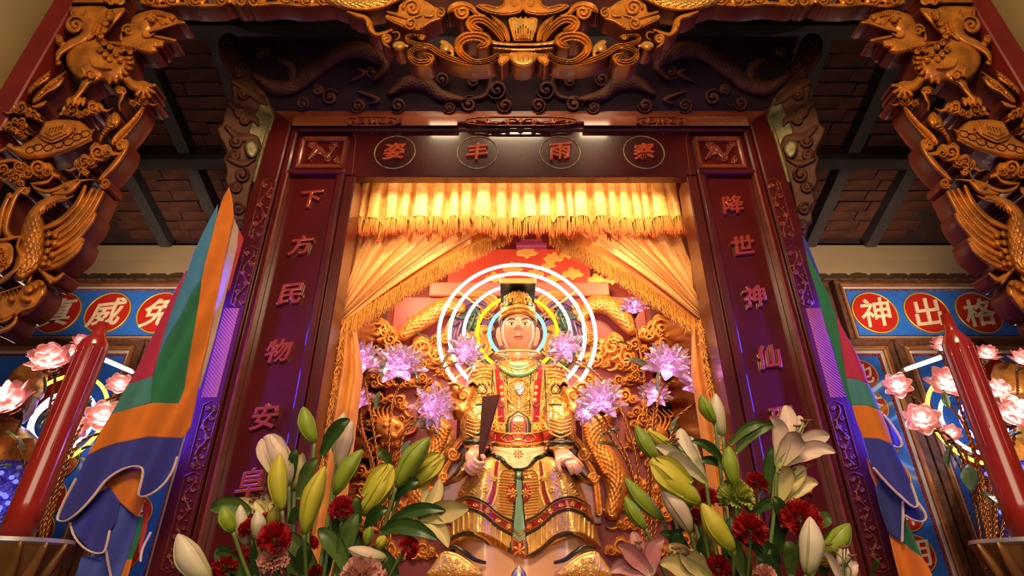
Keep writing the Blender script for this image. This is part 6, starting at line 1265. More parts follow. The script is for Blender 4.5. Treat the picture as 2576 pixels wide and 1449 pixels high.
    for x in (1.68, 3.72):
        for y in (2.62, 3.48): m = MB(); m.box((s * x - .04, y - .04, 0), (s * x + .04, y + .04, .95), .008); m.build('leg', M_LAC, t_)
# glimpses of the gilded side statues
M_SKD = mat('brown_flesh', (0.36, 0.13, 0.06), .35, coat=.3)
for s, lab in ((-1, 'left'), (1, 'right')):
    st = empty('side_deity_statue', (s * 3.05, 3.15, 1.02), 'small gilded deity statue half hidden behind the %s lotus lamp' % lab, 'statue', 'side altar statues')
    c0 = W(2575 if s > 0 else 40, 1010, 3.1); hd = (c0[0], 3.12, c0[2] - .02)
    V, F = lathe([(.0001, .12), (.06, .11), (.085, .05), (.085, -.03), (.06, -.09), (.03, -.11)], 24, hd); mesh('head', V, F, M_SKD, st)
    V, F = lathe([(.0001, .26), (.05, .25), (.08, .2), (.095, .12), (.10, .07), (.088, .05)], 24, hd); mesh('headdress', V, F, M_GOLDR, st)
    V, F = lathe([(.04, -.10), (.10, -.13), (.19, -.2), (.22, -.4), (.20, -.6), (.26, -.8), (.30, hd[2] * -1 + 1.02)], 28, hd); mesh('robe', V, F, M_GOLD2, st)
    for e in (-1, 1): m = MB(); m.tube(cr([(hd[0] + e * .17, 3.10, hd[2] - .22), (hd[0] + e * .25, 3.02, hd[2] - .45), (hd[0] + e * .12, 2.88, hd[2] - .55)], 6), [.06 + .02 * math.sin(i / 4) for i in range(13)], 12); m.build('sleeve', M_GOLDR, st, True)
# ================================================================== banners on both sides of the shrine
def felt(n, c): return mat('cloth_' + n, c, .85, sheen=.08, var=.10, vscale=18, bump=.15, bscale=500, bd=.001)
FP, FB, FG, FO, FT, FV, FW_, FC, FR = (felt('magenta', (0.40, 0.016, 0.065)), felt('sky_blue', (0.040, 0.175, 0.33)), felt('green', (0.010, 0.135, 0.060)), felt('orange', (0.58, 0.150, 0.006)), felt('teal', (0.045, 0.19, 0.19)), felt('royal_blue', (0.026, 0.030, 0.26)), felt('white_piping', (0.62, 0.48, 0.44)), felt('beige', (0.40, 0.27, 0.19)), felt('red', (0.40, 0.02, 0.02)))
def banner(label, Yf, pieces, loc):
    root = empty('banner', loc, label, 'banner', 'five colour banners beside the shrine')
    def fm_(dy):
        def f(px, py, h):
            Y = Yf(px, py) + dy; p = W(px, py, Y); p[..., 1] -= h; return p
        return f
    for nm, mt, dy, pts in pieces:
        P = np.array(pts, float); R = Relief(P[:, 0].min() - 8, P[:, 1].min() - 8, P[:, 0].max() + 8, P[:, 1].max() + 8, 2.5)
        if nm == 'piping': R.stroke(pts, 2.5, .003, .001)
        else: R.poly(pts, .002, 0, 1.5, 0)
        R.build(nm, fm_(dy), mt, root, .004)
    return root
def YL_(px, py):
    sx_ = (px - 520) + (py - 560) * .42       # distance across the hanging length
    return 2.18 + .016 * np.sin(sx_ / 17.0 + py / 260.) * np.clip((py - 480) / 300, .2, 1) + .020 * np.sin(sx_ / 41. + 1 + py / 150.) + np.clip((560 - px) / 400, 0, 1) * -.16
LF = [('stripe', FO, .0, [(576, 470), (560, 498), (545, 545), (532, 600), (516, 660), (508, 700), (500, 760), (488, 830), (475, 900), (463, 980), (449, 1015), (452, 1060), (459, 1102), (478, 1075), (492, 1010), (505, 930), (520, 870), (534, 800), (548, 735), (565, 650), (580, 580), (588, 545), (584, 500)]),
      ('stripe', FB, .006, [(548, 512), (538, 532), (517, 572), (490, 629), (470, 685), (437, 764), (417, 824), (402, 877), (385, 945), (382, 960), (398, 905), (420, 850), (452, 800), (480, 745), (508, 700), (518, 655), (534, 600), (546, 545)]),
      ('stripe', FP, .006, [(470, 676), (440, 731), (407, 797), (372, 870), (345, 925), (323, 966), (382, 948), (394, 905), (404, 872), (418, 824), (438, 764), (468, 695)]),
      ('stripe', FG, .004, [(480, 740), (454, 795), (424, 845), (402, 890), (386, 940), (378, 1014), (449, 1016), (464, 980), (476, 900), (489, 830), (500, 760), (506, 708)]),
      ('band', FT, .002, [(323, 966), (300, 1005), (279, 1043), (327, 1029), (378, 1014), (384, 946)]),
      ('band', FO, .0, [(279, 1042), (250, 1092), (219, 1146), (255, 1128), (290, 1116), (372, 1099), (459, 1102), (452, 1058), (449, 1015), (385, 1013), (327, 1028)]),
      ('band', FV, .0, [(219, 1145), (190, 1210), (160, 1265), (144, 1303), (165, 1309), (196, 1288), (232, 1251), (262, 1212), (290, 1190), (315, 1178), (339, 1173), (358, 1177), (358, 1196), (352, 1222), (349, 1245), (364, 1249), (390, 1236), (414, 1214), (434, 1182), (445, 1148), (459, 1102), (372, 1098), (290, 1116)]),
      ('piping', FW_, -.006, [(190, 1205), (160, 1262), (144, 1302), (152, 1311), (168, 1309), (198, 1287), (232, 1251), (262, 1212), (290, 1190), (315, 1178), (339, 1173), (356, 1177), (358, 1196), (352, 1222), (348, 1243), (356, 1249), (368, 1247), (390, 1236), (414, 1214), (434, 1182), (445, 1150)]),
      ('strip', FC, .02, [(586, 545), (580, 585), (566, 650), (548, 735), (534, 800), (520, 870), (505, 930), (500, 985), (520, 920), (540, 850), (560, 770), (580, 690), (596, 620), (600, 575)]),
      ('strip', FR, .03, [(600, 575), (590, 640), (572, 720), (575, 735), (596, 660), (612, 600)]),
      ('lining', FO, .05, [(262, 1215), (290, 1188), (330, 1174), (358, 1180), (352, 1240), (362, 1262), (344, 1300), (306, 1268), (275, 1240)]),
      ('lower_fold', FV, .04, [(170, 1300), (232, 1248), (275, 1225), (300, 1262), (290, 1310), (276, 1336), (264, 1384), (248, 1392), (222, 1380), (196, 1352), (178, 1325)]),
      ('piping', FW_, .034, [(176, 1316), (184, 1345), (204, 1372), (228, 1388), (250, 1392), (264, 1382), (275, 1336)]),
      ('lower_fold', felt('mid_blue', (0.045, 0.075, 0.36)), .06, [(300, 1258), (344, 1296), (338, 1345), (316, 1410), (300, 1460), (186, 1460), (205, 1400), (250, 1396), (272, 1370), (280, 1320)]),
      ('piping', FW_, .05, [(266, 1384), (272, 1420), (280, 1460)]),
      ('lower_fold', FG, .065, [(344, 1298), (360, 1300), (352, 1350), (330, 1408), (318, 1410), (338, 1345)]), ('lower_fold', FO, .065, [(318, 1408), (332, 1406), (318, 1460), (300, 1460)]),
      ('lower_fold', FR, .07, [(362, 1262), (378, 1270), (366, 1340), (348, 1398), (350, 1350), (358, 1300)]), ('piping', FW_, .06, [(378, 1340), (358, 1380), (352, 1412)])]
banner('five colour banner hanging wide with white edged blue tail, left of the shrine', YL_, LF, W(450, 1000, 2.2))
def YR_(px, py):
    sx_ = (px - 2030) - (py - 600) * .40
    return 2.2 + .016 * np.sin(sx_ / 15.0 + py / 200.) + .02 * np.sin(sx_ / 37. + py / 140.) + np.clip((px - 2050) / 300, 0, 1) * -.10
RF = [('strip', FV, .03, [(2018, 590), (2026, 600), (2042, 640), (2062, 690), (2074, 740), (2095, 790), (2080, 770), (2050, 690), (2028, 640)]),
      ('stripe', FG, .0, [(2026, 628), (2050, 676), (2083, 738), (2102, 793), (2112, 845), (2116, 880), (2128, 951), (2144, 1020), (2132, 1000), (2113, 941), (2095, 870), (2081, 831), (2053, 728), (2036, 675)]),
      ('stripe', FP, .002, [(2102, 793), (2130, 845), (2157, 893), (2172, 930), (2186, 967), (2158, 954), (2128, 951), (2117, 880), (2110, 840)]),
      ('band', FT, .0, [(2128, 951), (2158, 954), (2186, 967), (2202, 1000), (2213, 1032), (2178, 1020), (2144, 1020), (2134, 985)]),
      ('band', FO, .0, [(2144, 1019), (2178, 1019), (2213, 1032), (2232, 1072), (2246, 1119), (2212, 1104), (2173, 1102), (2156, 1060)]),
      ('band', FV, .0, [(2173, 1101), (2212, 1103), (2246, 1119), (2268, 1164), (2293, 1218), (2308, 1263), (2306, 1276), (2294, 1272), (2281, 1263), (2239, 1222), (2198, 1177), (2184, 1140)]),
      ('piping', FW_, -.006, [(2198, 1177), (2239, 1222), (2281, 1262), (2298, 1275), (2307, 1274), (2308, 1262), (2293, 1217)]),
      ('lining', FO, .05, [(2180, 1150), (2200, 1178), (2216, 1205), (2206, 1228), (2190, 1190)]),
      ('lower_fold', felt('navy', (0.020, 0.030, 0.16)), .04, [(2202, 1226), (2216, 1205), (2240, 1222), (2272, 1258), (2272, 1362), (2250, 1350), (2235, 1338), (2215, 1280)]), ('piping', FW_, .03, [(2272, 1262), (2272, 1310), (2270, 1362)]),
      ('lower_fold', FV, .05, [(2276, 1262), (2308, 1276), (2328, 1292), (2328, 1304), (2320, 1312), (2296, 1306), (2277, 1296)]), ('piping', FW_, .044, [(2277, 1296), (2298, 1308), (2320, 1312), (2330, 1302), (2324, 1284), (2308, 1262)]),
      ('lower_fold', FV, .06, [(2224, 1046), (2250, 1080), (2270, 1116), (2262, 1126), (2246, 1120), (2236, 1080)]), ('piping', FW_, .05, [(2224, 1044), (2252, 1080), (2269, 1114), (2262, 1126), (2248, 1122)]),
      ('lower_fold', FG, .06, [(2276, 1300), (2296, 1345), (2320, 1402), (2290, 1385), (2270, 1362)]), ('lower_fold', FO, .06, [(2237, 1342), (2262, 1358), (2322, 1404), (2338, 1430), (2352, 1462), (2266, 1462), (2250, 1400)])]
banner('five colour banner hanging in a narrow fold, right of the shrine', YR_, RF, W(2170, 1000, 2.2))
# ================================================================== big red candles on their dishes
M_WAX = mat('red_wax', (0.27, 0.016, 0.010), .22, coat=.6, coat_r=.1, sss=.15, var=.15, vscale=12)
M_DISH = mat('brown_gilt_dish', (0.20, 0.085, 0.025), .4, .4, var=.4, vscale=14); M_DRIM = mat('grey_metal_rim', (0.32, 0.30, 0.32), .35, .5)
YC = 1.3
for s, p0, p1, p2, lab in ((-1, (22, 1392), (240, 864), (260, 812), 'left'), (1, (2606, 1392), (2405, 862), (2378, 792), 'right')):
    a, b_, c = (np.array(W(*p, YC)) for p in (p0, p1, p2)); r = 33 * pxs(p1[0], 864, YC) * .96
    root = empty('candle', a, 'tall thick red candle with shouldered tip on the %s' % lab, 'candle', 'red altar candles'); d = (b_ - a); d /= np.linalg.norm(d)
    P = [a, a + d * .1, b_ - d * .02, b_, b_ + (c - b_) * .30, b_ + (c - b_) * .42, c]; n = len(P); m = MB(); m.tube(P, [r * 1.04, r * 1.02, r, r * .96, r * .60, r * .46, r * .36], 28); m.build('wax_body', M_WAX, root, True)
    for q in range(5):
        aa = -math.pi * (.1 + .2 * q); off = np.array([math.cos(aa), math.sin(aa), 0]) * r * .97; m = MB(); m.tube(cr([b_ + off - d * .01, b_ + off - d * (.08 + .03 * q), b_ + off - d * (.22 + .05 * (q % 3))], 4), np.linspace(.0035, .0015, 9), 6); m.build('wax_drip', M_WAX, root, True)
    m = MB(); m.tube([c, c + d * .012], .0015, 5); m.build('wick', M_HAIR, root)
    dr = empty('candle_dish', (a[0], YC, 1.1), 'brown gilded dish with grey rim holding the %s candle' % lab, 'dish', 'candle dishes')
    z = ZR(1372, YC); cx_ = a[0]; V, F = lathe([(.03, -.42), (.05, -.40), (.03, -.3), (.03, -.14), (.07, -.09), (.098, -.03), (.106, .0)], 40, (cx_, YC, z)); mesh('dish_body', V, F, M_DISH, dr, True, 50)
    V, F = lathe([(.106, 0), (.110, .004), (.108, .012), (.100, .006), (.07, -.03), (.0001, -.05)], 40, (cx_, YC, z)); mesh('dish_rim', V, F, M_DRIM, dr, True, 50)
    for q in range(9):
        aa = -math.pi * q / 8; m = MB(); m.tube(cr([(cx_ + .06 * math.cos(aa), YC + .06 * math.sin(aa), z - .11), (cx_ + .088 * math.cos(aa), YC + .088 * math.sin(aa), z - .05), (cx_ + .116 * math.cos(aa), YC + .116 * math.sin(aa), z + .004)], 4), [.02, .02, .02, .02, .018, .016, .012, .008, .003], 6, flat=.4); m.build('lotus_leaf', M_DISH, dr, True)
# ================================================================== flowers
def petal_ramp(nm, c0, c1, c2, rough=.45, tr=.25):
    m = bpy.data.materials.new(nm); m.use_nodes = True; nt = m.node_tree; b = nt.nodes['Principled BSDF']; b.inputs['Roughness'].default_value = rough
    at = nt.nodes.new('ShaderNodeAttribute'); at.attribute_name = 'along'; r = nt.nodes.new('ShaderNodeValToRGB'); e = r.color_ramp.elements
    e[0].color = (*c0, 1); e[1].color = (*c2, 1); x = e.new(.4); x.color = (*c1, 1); nt.links.new(at.outputs['Fac'], r.inputs[0])
    ns = nt.nodes.new('ShaderNodeTexNoise'); ns.inputs['Scale'].default_value = 60; mx = nt.nodes.new('ShaderNodeMixRGB'); mx.blend_type = 'MULTIPLY'; mx.inputs[0].default_value = .18
    nt.links.new(r.outputs[0], mx.inputs[1]); nt.links.new(ns.outputs['Color'], mx.inputs[2]); nt.links.new(mx.outputs[0], b.inputs['Base Color'])
    tl = nt.nodes.new('ShaderNodeBsdfTranslucent'); ms = nt.nodes.new('ShaderNodeMixShader'); ms.inputs[0].default_value = tr; nt.links.new(mx.outputs[0], tl.inputs[0]); nt.links.new(b.outputs[0], ms.inputs[1]); nt.links.new(tl.outputs[0], ms.inputs[2]); nt.links.new(ms.outputs[0], nt.nodes['Material Output'].inputs[0]); return m
G_, Y_, PW, WH, CR_, PK = (petal_ramp('bud_green', (.26, .37, .03), (.33, .43, .035), (.24, .33, .03)), petal_ramp('bud_yellow', (.40, .46, .03), (.62, .56, .045), (.62, .50, .05)), petal_ramp('bud_blush', (.42, .44, .14), (.74, .54, .42), (.76, .60, .50)), petal_ramp('bud_white', (.42, .44, .14), (.76, .66, .46), (.76, .66, .52)), petal_ramp('bud_cream', (.48, .46, .10), (.66, .54, .22), (.66, .52, .24)), petal_ramp('petal_pink', (.62, .40, .32), (.62, .20, .22), (.60, .32, .30)))
BUDM = {'g': G_, 'y': Y_, 'p': PW, 'w': WH, 'c': CR_, 'k': PK}; M_STEM = mat('flower_stem', (0.10, 0.16, 0.03), .5); M_LF = petal_ramp('lily_leaf', (.045, .11, .020), (.040, .10, .018), (.030, .08, .016), .36, .15); M_LF2 = petal_ramp('pale_leaf', (.11, .18, .04), (.09, .16, .03), (.075, .13, .03), .38, .2)
M_ANTH = mat('brown_anther', (0.16, 0.05, 0.02), .7)
def along(o, A_): at = o.data.attributes.new('along', 'FLOAT', 'POINT'); at.data.foreach_set('value', A_)
def frame_of(a, b_):
    T = b_ - a; L = np.linalg.norm(T); T = T / L; u = np.cross(T, [0, 1, 0]); u /= max(np.linalg.norm(u), 1e-6); v = np.cross(T, u); return T, u, v, L
def bud(parent, a, b_, r, mt, openq=0.0, tw=0.0):
    T, u, v, L = frame_of(a, b_); n, mm = 16, 24; V = []; A_ = []; bend = u * L * .05 * random.choice((-1, 1))
    pr = np.interp(np.linspace(0, 1, n), [0, .06, .2, .45, .62, .82, .93, 1], [.16, .42, .74, .98, 1.0, .66, .36, .08 + openq * .5])
    for i in range(n):
        t = i / (n - 1)
        for k in range(mm):
            an = 2 * math.pi * k / mm + tw; rr = r * pr[i] * (1 + .085 * abs(math.cos(1.5 * an)) - .05 + .02 * math.cos(6 * an)); V.append(a + T * L * t + bend * math.sin(t * math.pi) + rr * (math.cos(an) * u + math.sin(an) * v)); A_.append(t)
    o = mesh('bud', V, grid_faces(n, mm, True) + [tuple(range(mm - 1, -1, -1)), tuple((n - 1) * mm + k for k in range(mm))], mt, parent); along(o, A_)
    for k in range(3):                       # raised midribs
        an = 2 * math.pi * k / 3 + tw + .5; P = [a + T * L * t + bend * math.sin(t * math.pi) + r * np.interp(t, np.linspace(0, 1, n), pr) * 1.02 * (math.cos(an) * u + math.sin(an) * v) for t in np.linspace(.02, .97, 12)]; m = MB(); m.tube(P, np.interp(np.linspace(0, 1, 12), [0, .5, 1], [.0012, .0022, .0008]), 5); q = m.build('midrib', mt, o, True); along(q, np.repeat(np.linspace(0, .2, 12), 5))
    return o
def petal(parent, a, c, b_, w, mt, cup=.35, nm='petal'):
    P = cr([a, c, b_], 8) if np.ndim(c[0]) == 0 else cr([a, *c, b_], 6); n = len(P); T = np.gradient(P, axis=0); T /= np.linalg.norm(T, axis=1, keepdims=True); mm = 9; V = []; A_ = []
    ref = np.array(P[n // 2] - CAM); ref /= np.linalg.norm(ref)
    for i in range(n):
        t = i / (n - 1); S = np.cross(T[i], ref); S /= max(np.linalg.norm(S), 1e-6); N = np.cross(S, T[i]); ww = w * (np.interp(t, [0, .12, .42, .62, .82, .94, 1], [.30, .55, .98, .92, .55, .22, .02]))
        for k in range(mm): q = -1 + 2 * k / (mm - 1); V.append(P[i] + S * ww * q - N * ww * cup * (q * q) + N * .0016 * math.exp(-(q / .15) ** 2) + N * ww * .05 * math.sin(t * 17 + q * 3) * abs(q)); A_.append(t)
    n0 = len(V); V2 = [v_ + np.array([0, .0022, 0]) for v_ in V]; F = grid_faces(n, mm); F2 = [tuple(i + n0 for i in f_[::-1]) for f_ in F]
    ring = [k for k in range(mm)] + [i * mm + mm - 1 for i in range(1, n)] + [(n - 1) * mm + k for k in range(mm - 2, -1, -1)] + [i * mm for i in range(n - 2, 0, -1)]; F3 = [(ring[i], ring[(i + 1) % len(ring)], ring[(i + 1) % len(ring)] + n0, ring[i] + n0) for i in range(len(ring))]
    o = mesh(nm, V + V2, F + F2 + F3, mt, parent); along(o, A_ + A_); return o
def stem(parent, a, root, r=.0042, via=None):
    pts = [a] + ([via] if via is not None else []) + [root]; pts = [np.array(p) for p in pts]
    if len(pts) == 2: mid = (pts[0] + pts[1]) / 2 + np.array([(pts[0][0] - pts[1][0]) * .18, 0.01, 0]); pts = [pts[0], mid, pts[1]]
    m = MB(); m.tube(cr(pts, 8), r, 7); return m.build('stem', M_STEM, parent, True)
LILY = {}
def lily(label, group, root, a, tips, w, mt, Y, kind='bud', dY=-.02, leaf=()):
    A0 = np.array(W(*a, Y)); o = empty('lily', A0, label, 'flower', group); pp = pxs(*a, Y)
    if kind in ('bud', 'half'):
        B = np.array(W(*tips, Y + dY)); b_ = bud(o, A0, B, w / 2 * pp, BUDM[mt], .5 if kind == 'half' else 0, random.random())
        if kind == 'half':
            T, u, v, L = frame_of(A0, B)
            for k in range(3):
                an = k * 2.1 + .6; dr_ = math.cos(an) * u + math.sin(an) * v - np.array([0, .3, 0]); petal(o, A0 + T * L * .30 + dr_ * w / 2 * pp * .80, A0 + T * L * .72 + dr_ * w / 2 * pp * .86, B + dr_ * w * pp * .22 - T * L * .02, w / 2 * pp * .5, BUDM[mt], .3)
    else:
        B0 = A0
        for i, (px, py, dy, wf) in enumerate(tips):
            B = np.array(W(px, py, Y + dy)); ax = np.mean([np.array(W(q[0], q[1], Y)) for q in tips], 0) - A0; d = B - A0; off = d - ax; c1 = A0 + ax * .42 + off * .22; c2 = A0 + ax * .86 + off * .62
            petal(o, A0, [c1, c2], B, w / 2 * pp * wf * .66, BUDM[mt], .40)
        ax = np.mean([np.array(W(q[0], q[1], Y + q[2])) for q in tips], 0) - A0
        for k in range(5):
            e = A0 + ax * 1.02 + rng.normal(0, .010, 3); m = MB(); m.tube(cr([A0 + ax * .2, A0 + ax * .6 + rng.normal(0, .004, 3), e], 4), .0014, 5); fl = m.build('filament', M_STEM, o, True); m = MB(); m.tube([e - np.array([.008, 0, -.002]), e, e + np.array([.008, 0, .002])], [.002, .0034, .002], 6); m.build('anther', M_ANTH, fl, True)
    stem(o, A0, root); LILY.setdefault(group, []).append((A0, o)); return o
# carnation heads share four meshes
def carn_mesh(col, nm, n=46):
    V = []; F = []
    for k in range(n):
        t = (k + .5) / n; ph = math.acos(1 - t * 1.35); th = k * 2.39996; d = np.array([math.sin(ph) * math.cos(th), math.sin(ph) * math.sin(th), math.cos(ph)]); u = np.cross(d, [.3, .2, 1]); u /= np.linalg.norm(u); v = np.cross(d, u); a0 = random.random() * 6; uu = u * math.cos(a0) + v * math.sin(a0); vv = np.cross(d, uu); n0 = len(V)
        for i in range(4):
            for j in range(11):
                q = -1 + j / 5; rr = .35 + i / 3 * (.62 + .05 * math.sin(j * 2.7 + k)); V.append(d * rr + uu * q * .36 * (.3 + i / 3 * .8) + vv * (.10 * math.sin(j * 2.5 + k) * (i / 3) ** 1.5 + .12 * q * q * i / 3) + np.array([0, 0, -.35]))
        F += [tuple(x + n0 for x in f_) for f_ in grid_faces(4, 11)]
    me = bpy.data.meshes.new(nm); me.from_pydata([tuple(v) for v in V], [], F); me.polygons.foreach_set('use_smooth', [True] * len(me.polygons)); me.materials.append(col); return me
CARN = {k: carn_mesh(petal_ramp('carnation_' + k, c, c, c, .55, .3), 'ruffled_petals') for k, c in (('red', (.42, .008, .010)), ('pink', (.70, .33, .25)), ('green', (.40, .46, .07)), ('yellow', (.70, .48, .02)))}
CALY = bpy.data.meshes.new('calyx'); V, F = lathe([(.10, -1.25), (.22, -1.1), (.30, -.7), (.40, -.35), (.30, -.3)], 12); CALY.from_pydata([tuple(v) for v in V], [], F); CALY.materials.append(mat('calyx_green', (0.16, 0.24, 0.06), .5))
def carnation(label, group, root, c, w, col, Y, ax=(0, -.5, 1)):
    C_ = np.array(W(*c, Y)); r = w / 2 * pxs(*c, Y); a = Vector(ax).normalized(); o = empty('carnation', C_, label, 'flower', group)
    place(CARN[col], 'ruffled_petals', o, C_, a, random.random() * 6, r * 1.08); place(CALY, 'calyx', o, C_, a, 0, r); stem(o, C_ - np.array(a) * r * 1.2, root, .003); LILY.setdefault(group, []).append((C_, o))
def leaf(group, a, b_, w, Y, dY=-.03, mt=None, bow=.12):
    A0, B = np.array(W(*a, Y)), np.array(W(*b_, Y + dY)); pp = pxs(*a, Y); par = min((q for q in LILY[group]), key=lambda q: np.linalg.norm(q[0] - A0))[1]; T, u, v, L = frame_of(A0, B)
    petal(par, A0, [A0 + (B - A0) * .35 + np.array([0, -.01, bow * L]), A0 + (B - A0) * .7 + np.array([0, -.012, bow * L * .8])], B, w / 2 * pp, mt or M_LF, .30, 'leaf')
GL, GR = 'flowers in the left bouquet', 'flowers in the right bouquet'
RL, RR = np.array(W(770, 1640, 1.34)), np.array(W(1860, 1640, 1.34))
YFl = 1.30
for lab, a, t, w, mt, dy, kind in (
    ('closed green lily bud standing highest in the left bouquet', (791, 1115), (762, 1023), 42, 'g', .03, 'bud'), ('blush white lily opening before the last left couplet character', (727, 1223), (672, 1096), 58, 'p', .05, 'half'),
    ('plump yellow green lily bud upright before the blush lily of the left bouquet', (710, 1285), (704, 1139), 48, 'y', -.02, 'bud'), ('long yellow lily bud at the middle of the left bouquet', (765, 1344), (817, 1173), 52, 'y', -.08, 'bud'),
    ('blush pink lily bud rising before the shrine curtain tail', (853, 1182), (886, 1059), 44, 'p', .06, 'bud'), ('pale green lily bud behind the blush bud by the curtain tail', (848, 1155), (865, 1037), 36, 'w', .10, 'bud'),
    ('green lily bud leaning right above the single red carnation', (842, 1245), (912, 1130), 46, 'g', .0, 'bud'), ('large yellow green lily bud leaning towards the throne dragon', (997, 1226), (1081, 1099), 54, 'g', .0, 'bud'),
    ('yellow lily half open behind the bud leaning to the throne', (1012, 1229), (1116, 1146), 46, 'y', .06, 'half'), ('pale yellow lily half open right of the red carnation', (907, 1297), (985, 1170), 54, 'y', .02, 'half'),
    ('small green lily bud at the left edge of the left bouquet', (586, 1339), (559, 1276), 38, 'g', -.04, 'bud'), ('slim white lily bud beside the small green bud', (619, 1372), (604, 1270), 34, 'w', .02, 'bud'),
    ('short white lily bud between two red carnations of the left bouquet', (644, 1356), (647, 1284), 34, 'w', -.03, 'bud'), ('big white lily bud lying at the bottom left over the jamb foot', (529, 1465), (447, 1344), 62, 'w', -.12, 'bud'),
    ('small yellow lily bud tucked behind the plump bud', (675, 1325), (693, 1273), 30, 'y', .04, 'bud'), ('cream lily petal bud behind the leaf in the left bouquet', (740, 1235), (762, 1139), 40, 'c', .08, 'bud'),
    ('pink and cream lily bud lying sideways above the pink carnation', (972, 1404), (876, 1380), 38, 'p', -.06, 'bud'), ('tiny green lily bud above the sideways pink bud', (923, 1372), (932, 1325), 26, 'g', -.05, 'bud'), ('small yellow lily bud right of the tiny green bud', (951, 1381), (969, 1350), 28, 'y', -.02, 'bud')):
    lily(lab, GL, RL, a, t, w, mt, YFl + dy, kind)
lily('open yellow lily facing the statue skirt in the left bouquet', GL, RL, (1058, 1300), [(1106, 1203, .02, 1), (1180, 1280, -.04, 1.5), (1128, 1378, -.03, 1.1), (1090, 1335, .04, 1.0), (1058, 1212, .05, .7)], 56, 'c', YFl + .02, 'open')
lily('open cream lily under the last left couplet character', GL, RL, (680, 1310), [(596, 1256, .02, 1), (640, 1262, .0, 1), (668, 1240, .03, .8), (690, 1262, .0, .7)], 44, 'c', YFl + .06, 'open')
for lab, c, w, col, dy, ax in (
    ('single red carnation at the middle of the left bouquet', (862, 1270), 64, 'red', -.02, (0, -.35, 1)), ('large red carnation low under the plump yellow bud', (693, 1341), 78, 'red', -.07, (.1, -.3, 1)), ('red carnation behind the short white bud', (628, 1322), 50, 'red', .0, (-.2, -.3, 1)),
    ('red carnation peeking between white and yellow buds', (672, 1302), 40, 'red', .06, (0, -.3, 1)), ('red carnation right beside the small green bud stem', (604, 1392), 46, 'red', .0, (0, -.3, 1)), ('red carnation at the bottom left of the left bouquet', (566, 1416), 60, 'red', -.02, (-.3, -.3, 1)),
    ('red carnation tilted towards the statue shoe', (1034, 1372), 50, 'red', -.02, (.8, -.4, .5)), ('pink carnation under the large red carnation', (687, 1397), 72, 'pink', -.06, (0, -.5, .8)), ('large pink carnation at the bottom of the left bouquet', (910, 1434), 96, 'pink', -.08, (0, -.6, .8)), ('red carnation half hidden low behind the yellow bud stem', (780, 1362), 40, 'red', .06, (0, -.3, 1)), ('red carnation at the lowest middle of the left bouquet', (795, 1436), 40, 'red', .04, (0, -.3, 1))):
    carnation(lab, GL, RL, c, w, col, YFl + dy, ax)
for a, b_, w in (((808, 1148), (880, 1054), 36), ((749, 1256), (800, 1152), 34), ((630, 1290), (529, 1281), 46), ((985, 1175), (952, 1134), 26), ((812, 1350), (886, 1404), 40), ((966, 1331), (1122, 1284), 34), ((957, 1338), (1102, 1358), 40), ((730, 1320), (770, 1280), 30), ((690, 1449), (722, 1385), 34), ((700, 1449), (640, 1360), 40), ((620, 1460), (540, 1395), 40), ((850, 1449), (900, 1290), 46), ((820, 1449), (850, 1300), 34), ((900, 1420), (870, 1330), 44), ((760, 1449), (775, 1370), 40), ((640, 1449), (655, 1360), 30), ((985, 1260), (1055, 1210), 36), ((920, 1330), (975, 1280), 36), ((735, 1210), (745, 1130), 24), ((800, 1449), (700, 1340), 44), ((880, 1449), (800, 1330), 46), ((930, 1440), (880, 1350), 30), ((1000, 1449), (930, 1380), 36), ((600, 1449), (545, 1380), 46), ((750, 1440), (690, 1400), 44), ((868, 1330), (836, 1250), 28), ((905, 1320), (896, 1250), 22)):
    leaf(GL, a, b_, w, YFl + random.uniform(.0, .06), mt=random.choice((M_LF, M_LF, M_LF2)))
for lab, a, t, w, mt, dy, kind in (
    ('small green lily bud standing highest in the right bouquet', (1799, 1064), (1763, 993), 34, 'g', .02, 'bud'), ('pale green lily bud behind the highest bud of the right bouquet', (1818, 1098), (1800, 990), 36, 'w', .05, 'bud'), ('slim green lily bud upright above the frilly green carnation', (1849, 1223), (1833, 1122), 38, 'g', .0, 'bud'),
    ('dark green lily bud leaning towards the dragon at the right bouquet edge', (1656, 1160), (1598, 1069), 38, 'g', .04, 'bud'), ('yellow lily bud behind the white trumpet lily', (1705, 1132), (1629, 1082), 32, 'y', .08, 'bud'), ('large yellow lily half open pointing at the statue', (1762, 1266), (1637, 1158), 62, 'y', -.05, 'half'),
    ('long thin yellow green lily bud pointing at the statue hand', (1668, 1307), (1571, 1202), 38, 'g', .02, 'bud'), ('thin green lily bud lowest at the statue side of the right bouquet', (1624, 1330), (1571, 1250), 34, 'g', -.02, 'bud'), ('rosy green lily bud under the large yellow lily', (1739, 1339), (1665, 1231), 50, 'p', -.04, 'bud'),
    ('plump yellow lily bud at the middle of the right bouquet', (1846, 1385), (1766, 1266), 52, 'y', -.08, 'bud'), ('big pale lily bud upright before the largest red carnation', (2030, 1446), (2038, 1300), 58, 'w', -.08, 'bud'), ('green lily bud leaning right at the right bouquet edge', (2072, 1391), (2137, 1317), 44, 'g', -.02, 'bud')):
    lily(lab, GR, RR, a, t, w, mt, YFl + dy, kind)
lily('white trumpet lily opening towards the dragon screen', GR, RR, (1776, 1213), [(1713, 1077, .03, 1.1), (1648, 1122, -.02, .9), (1676, 1150, -.05, .9), (1742, 1100, .05, 1.0)], 58, 'w', YFl, 'open')
lily('large white open lily at the upper right of the right bouquet', GR, RR, (1956, 1174), [(1975, 1019, .06, 1.2), (1938, 1050, -.03, 1), (2012, 1045, .08, .9), (2087, 1096, .03, 1.2), (2103, 1139, -.05, 1.1), (2015, 1090, -.06, 1.3)], 62, 'p', YFl - .02, 'open')
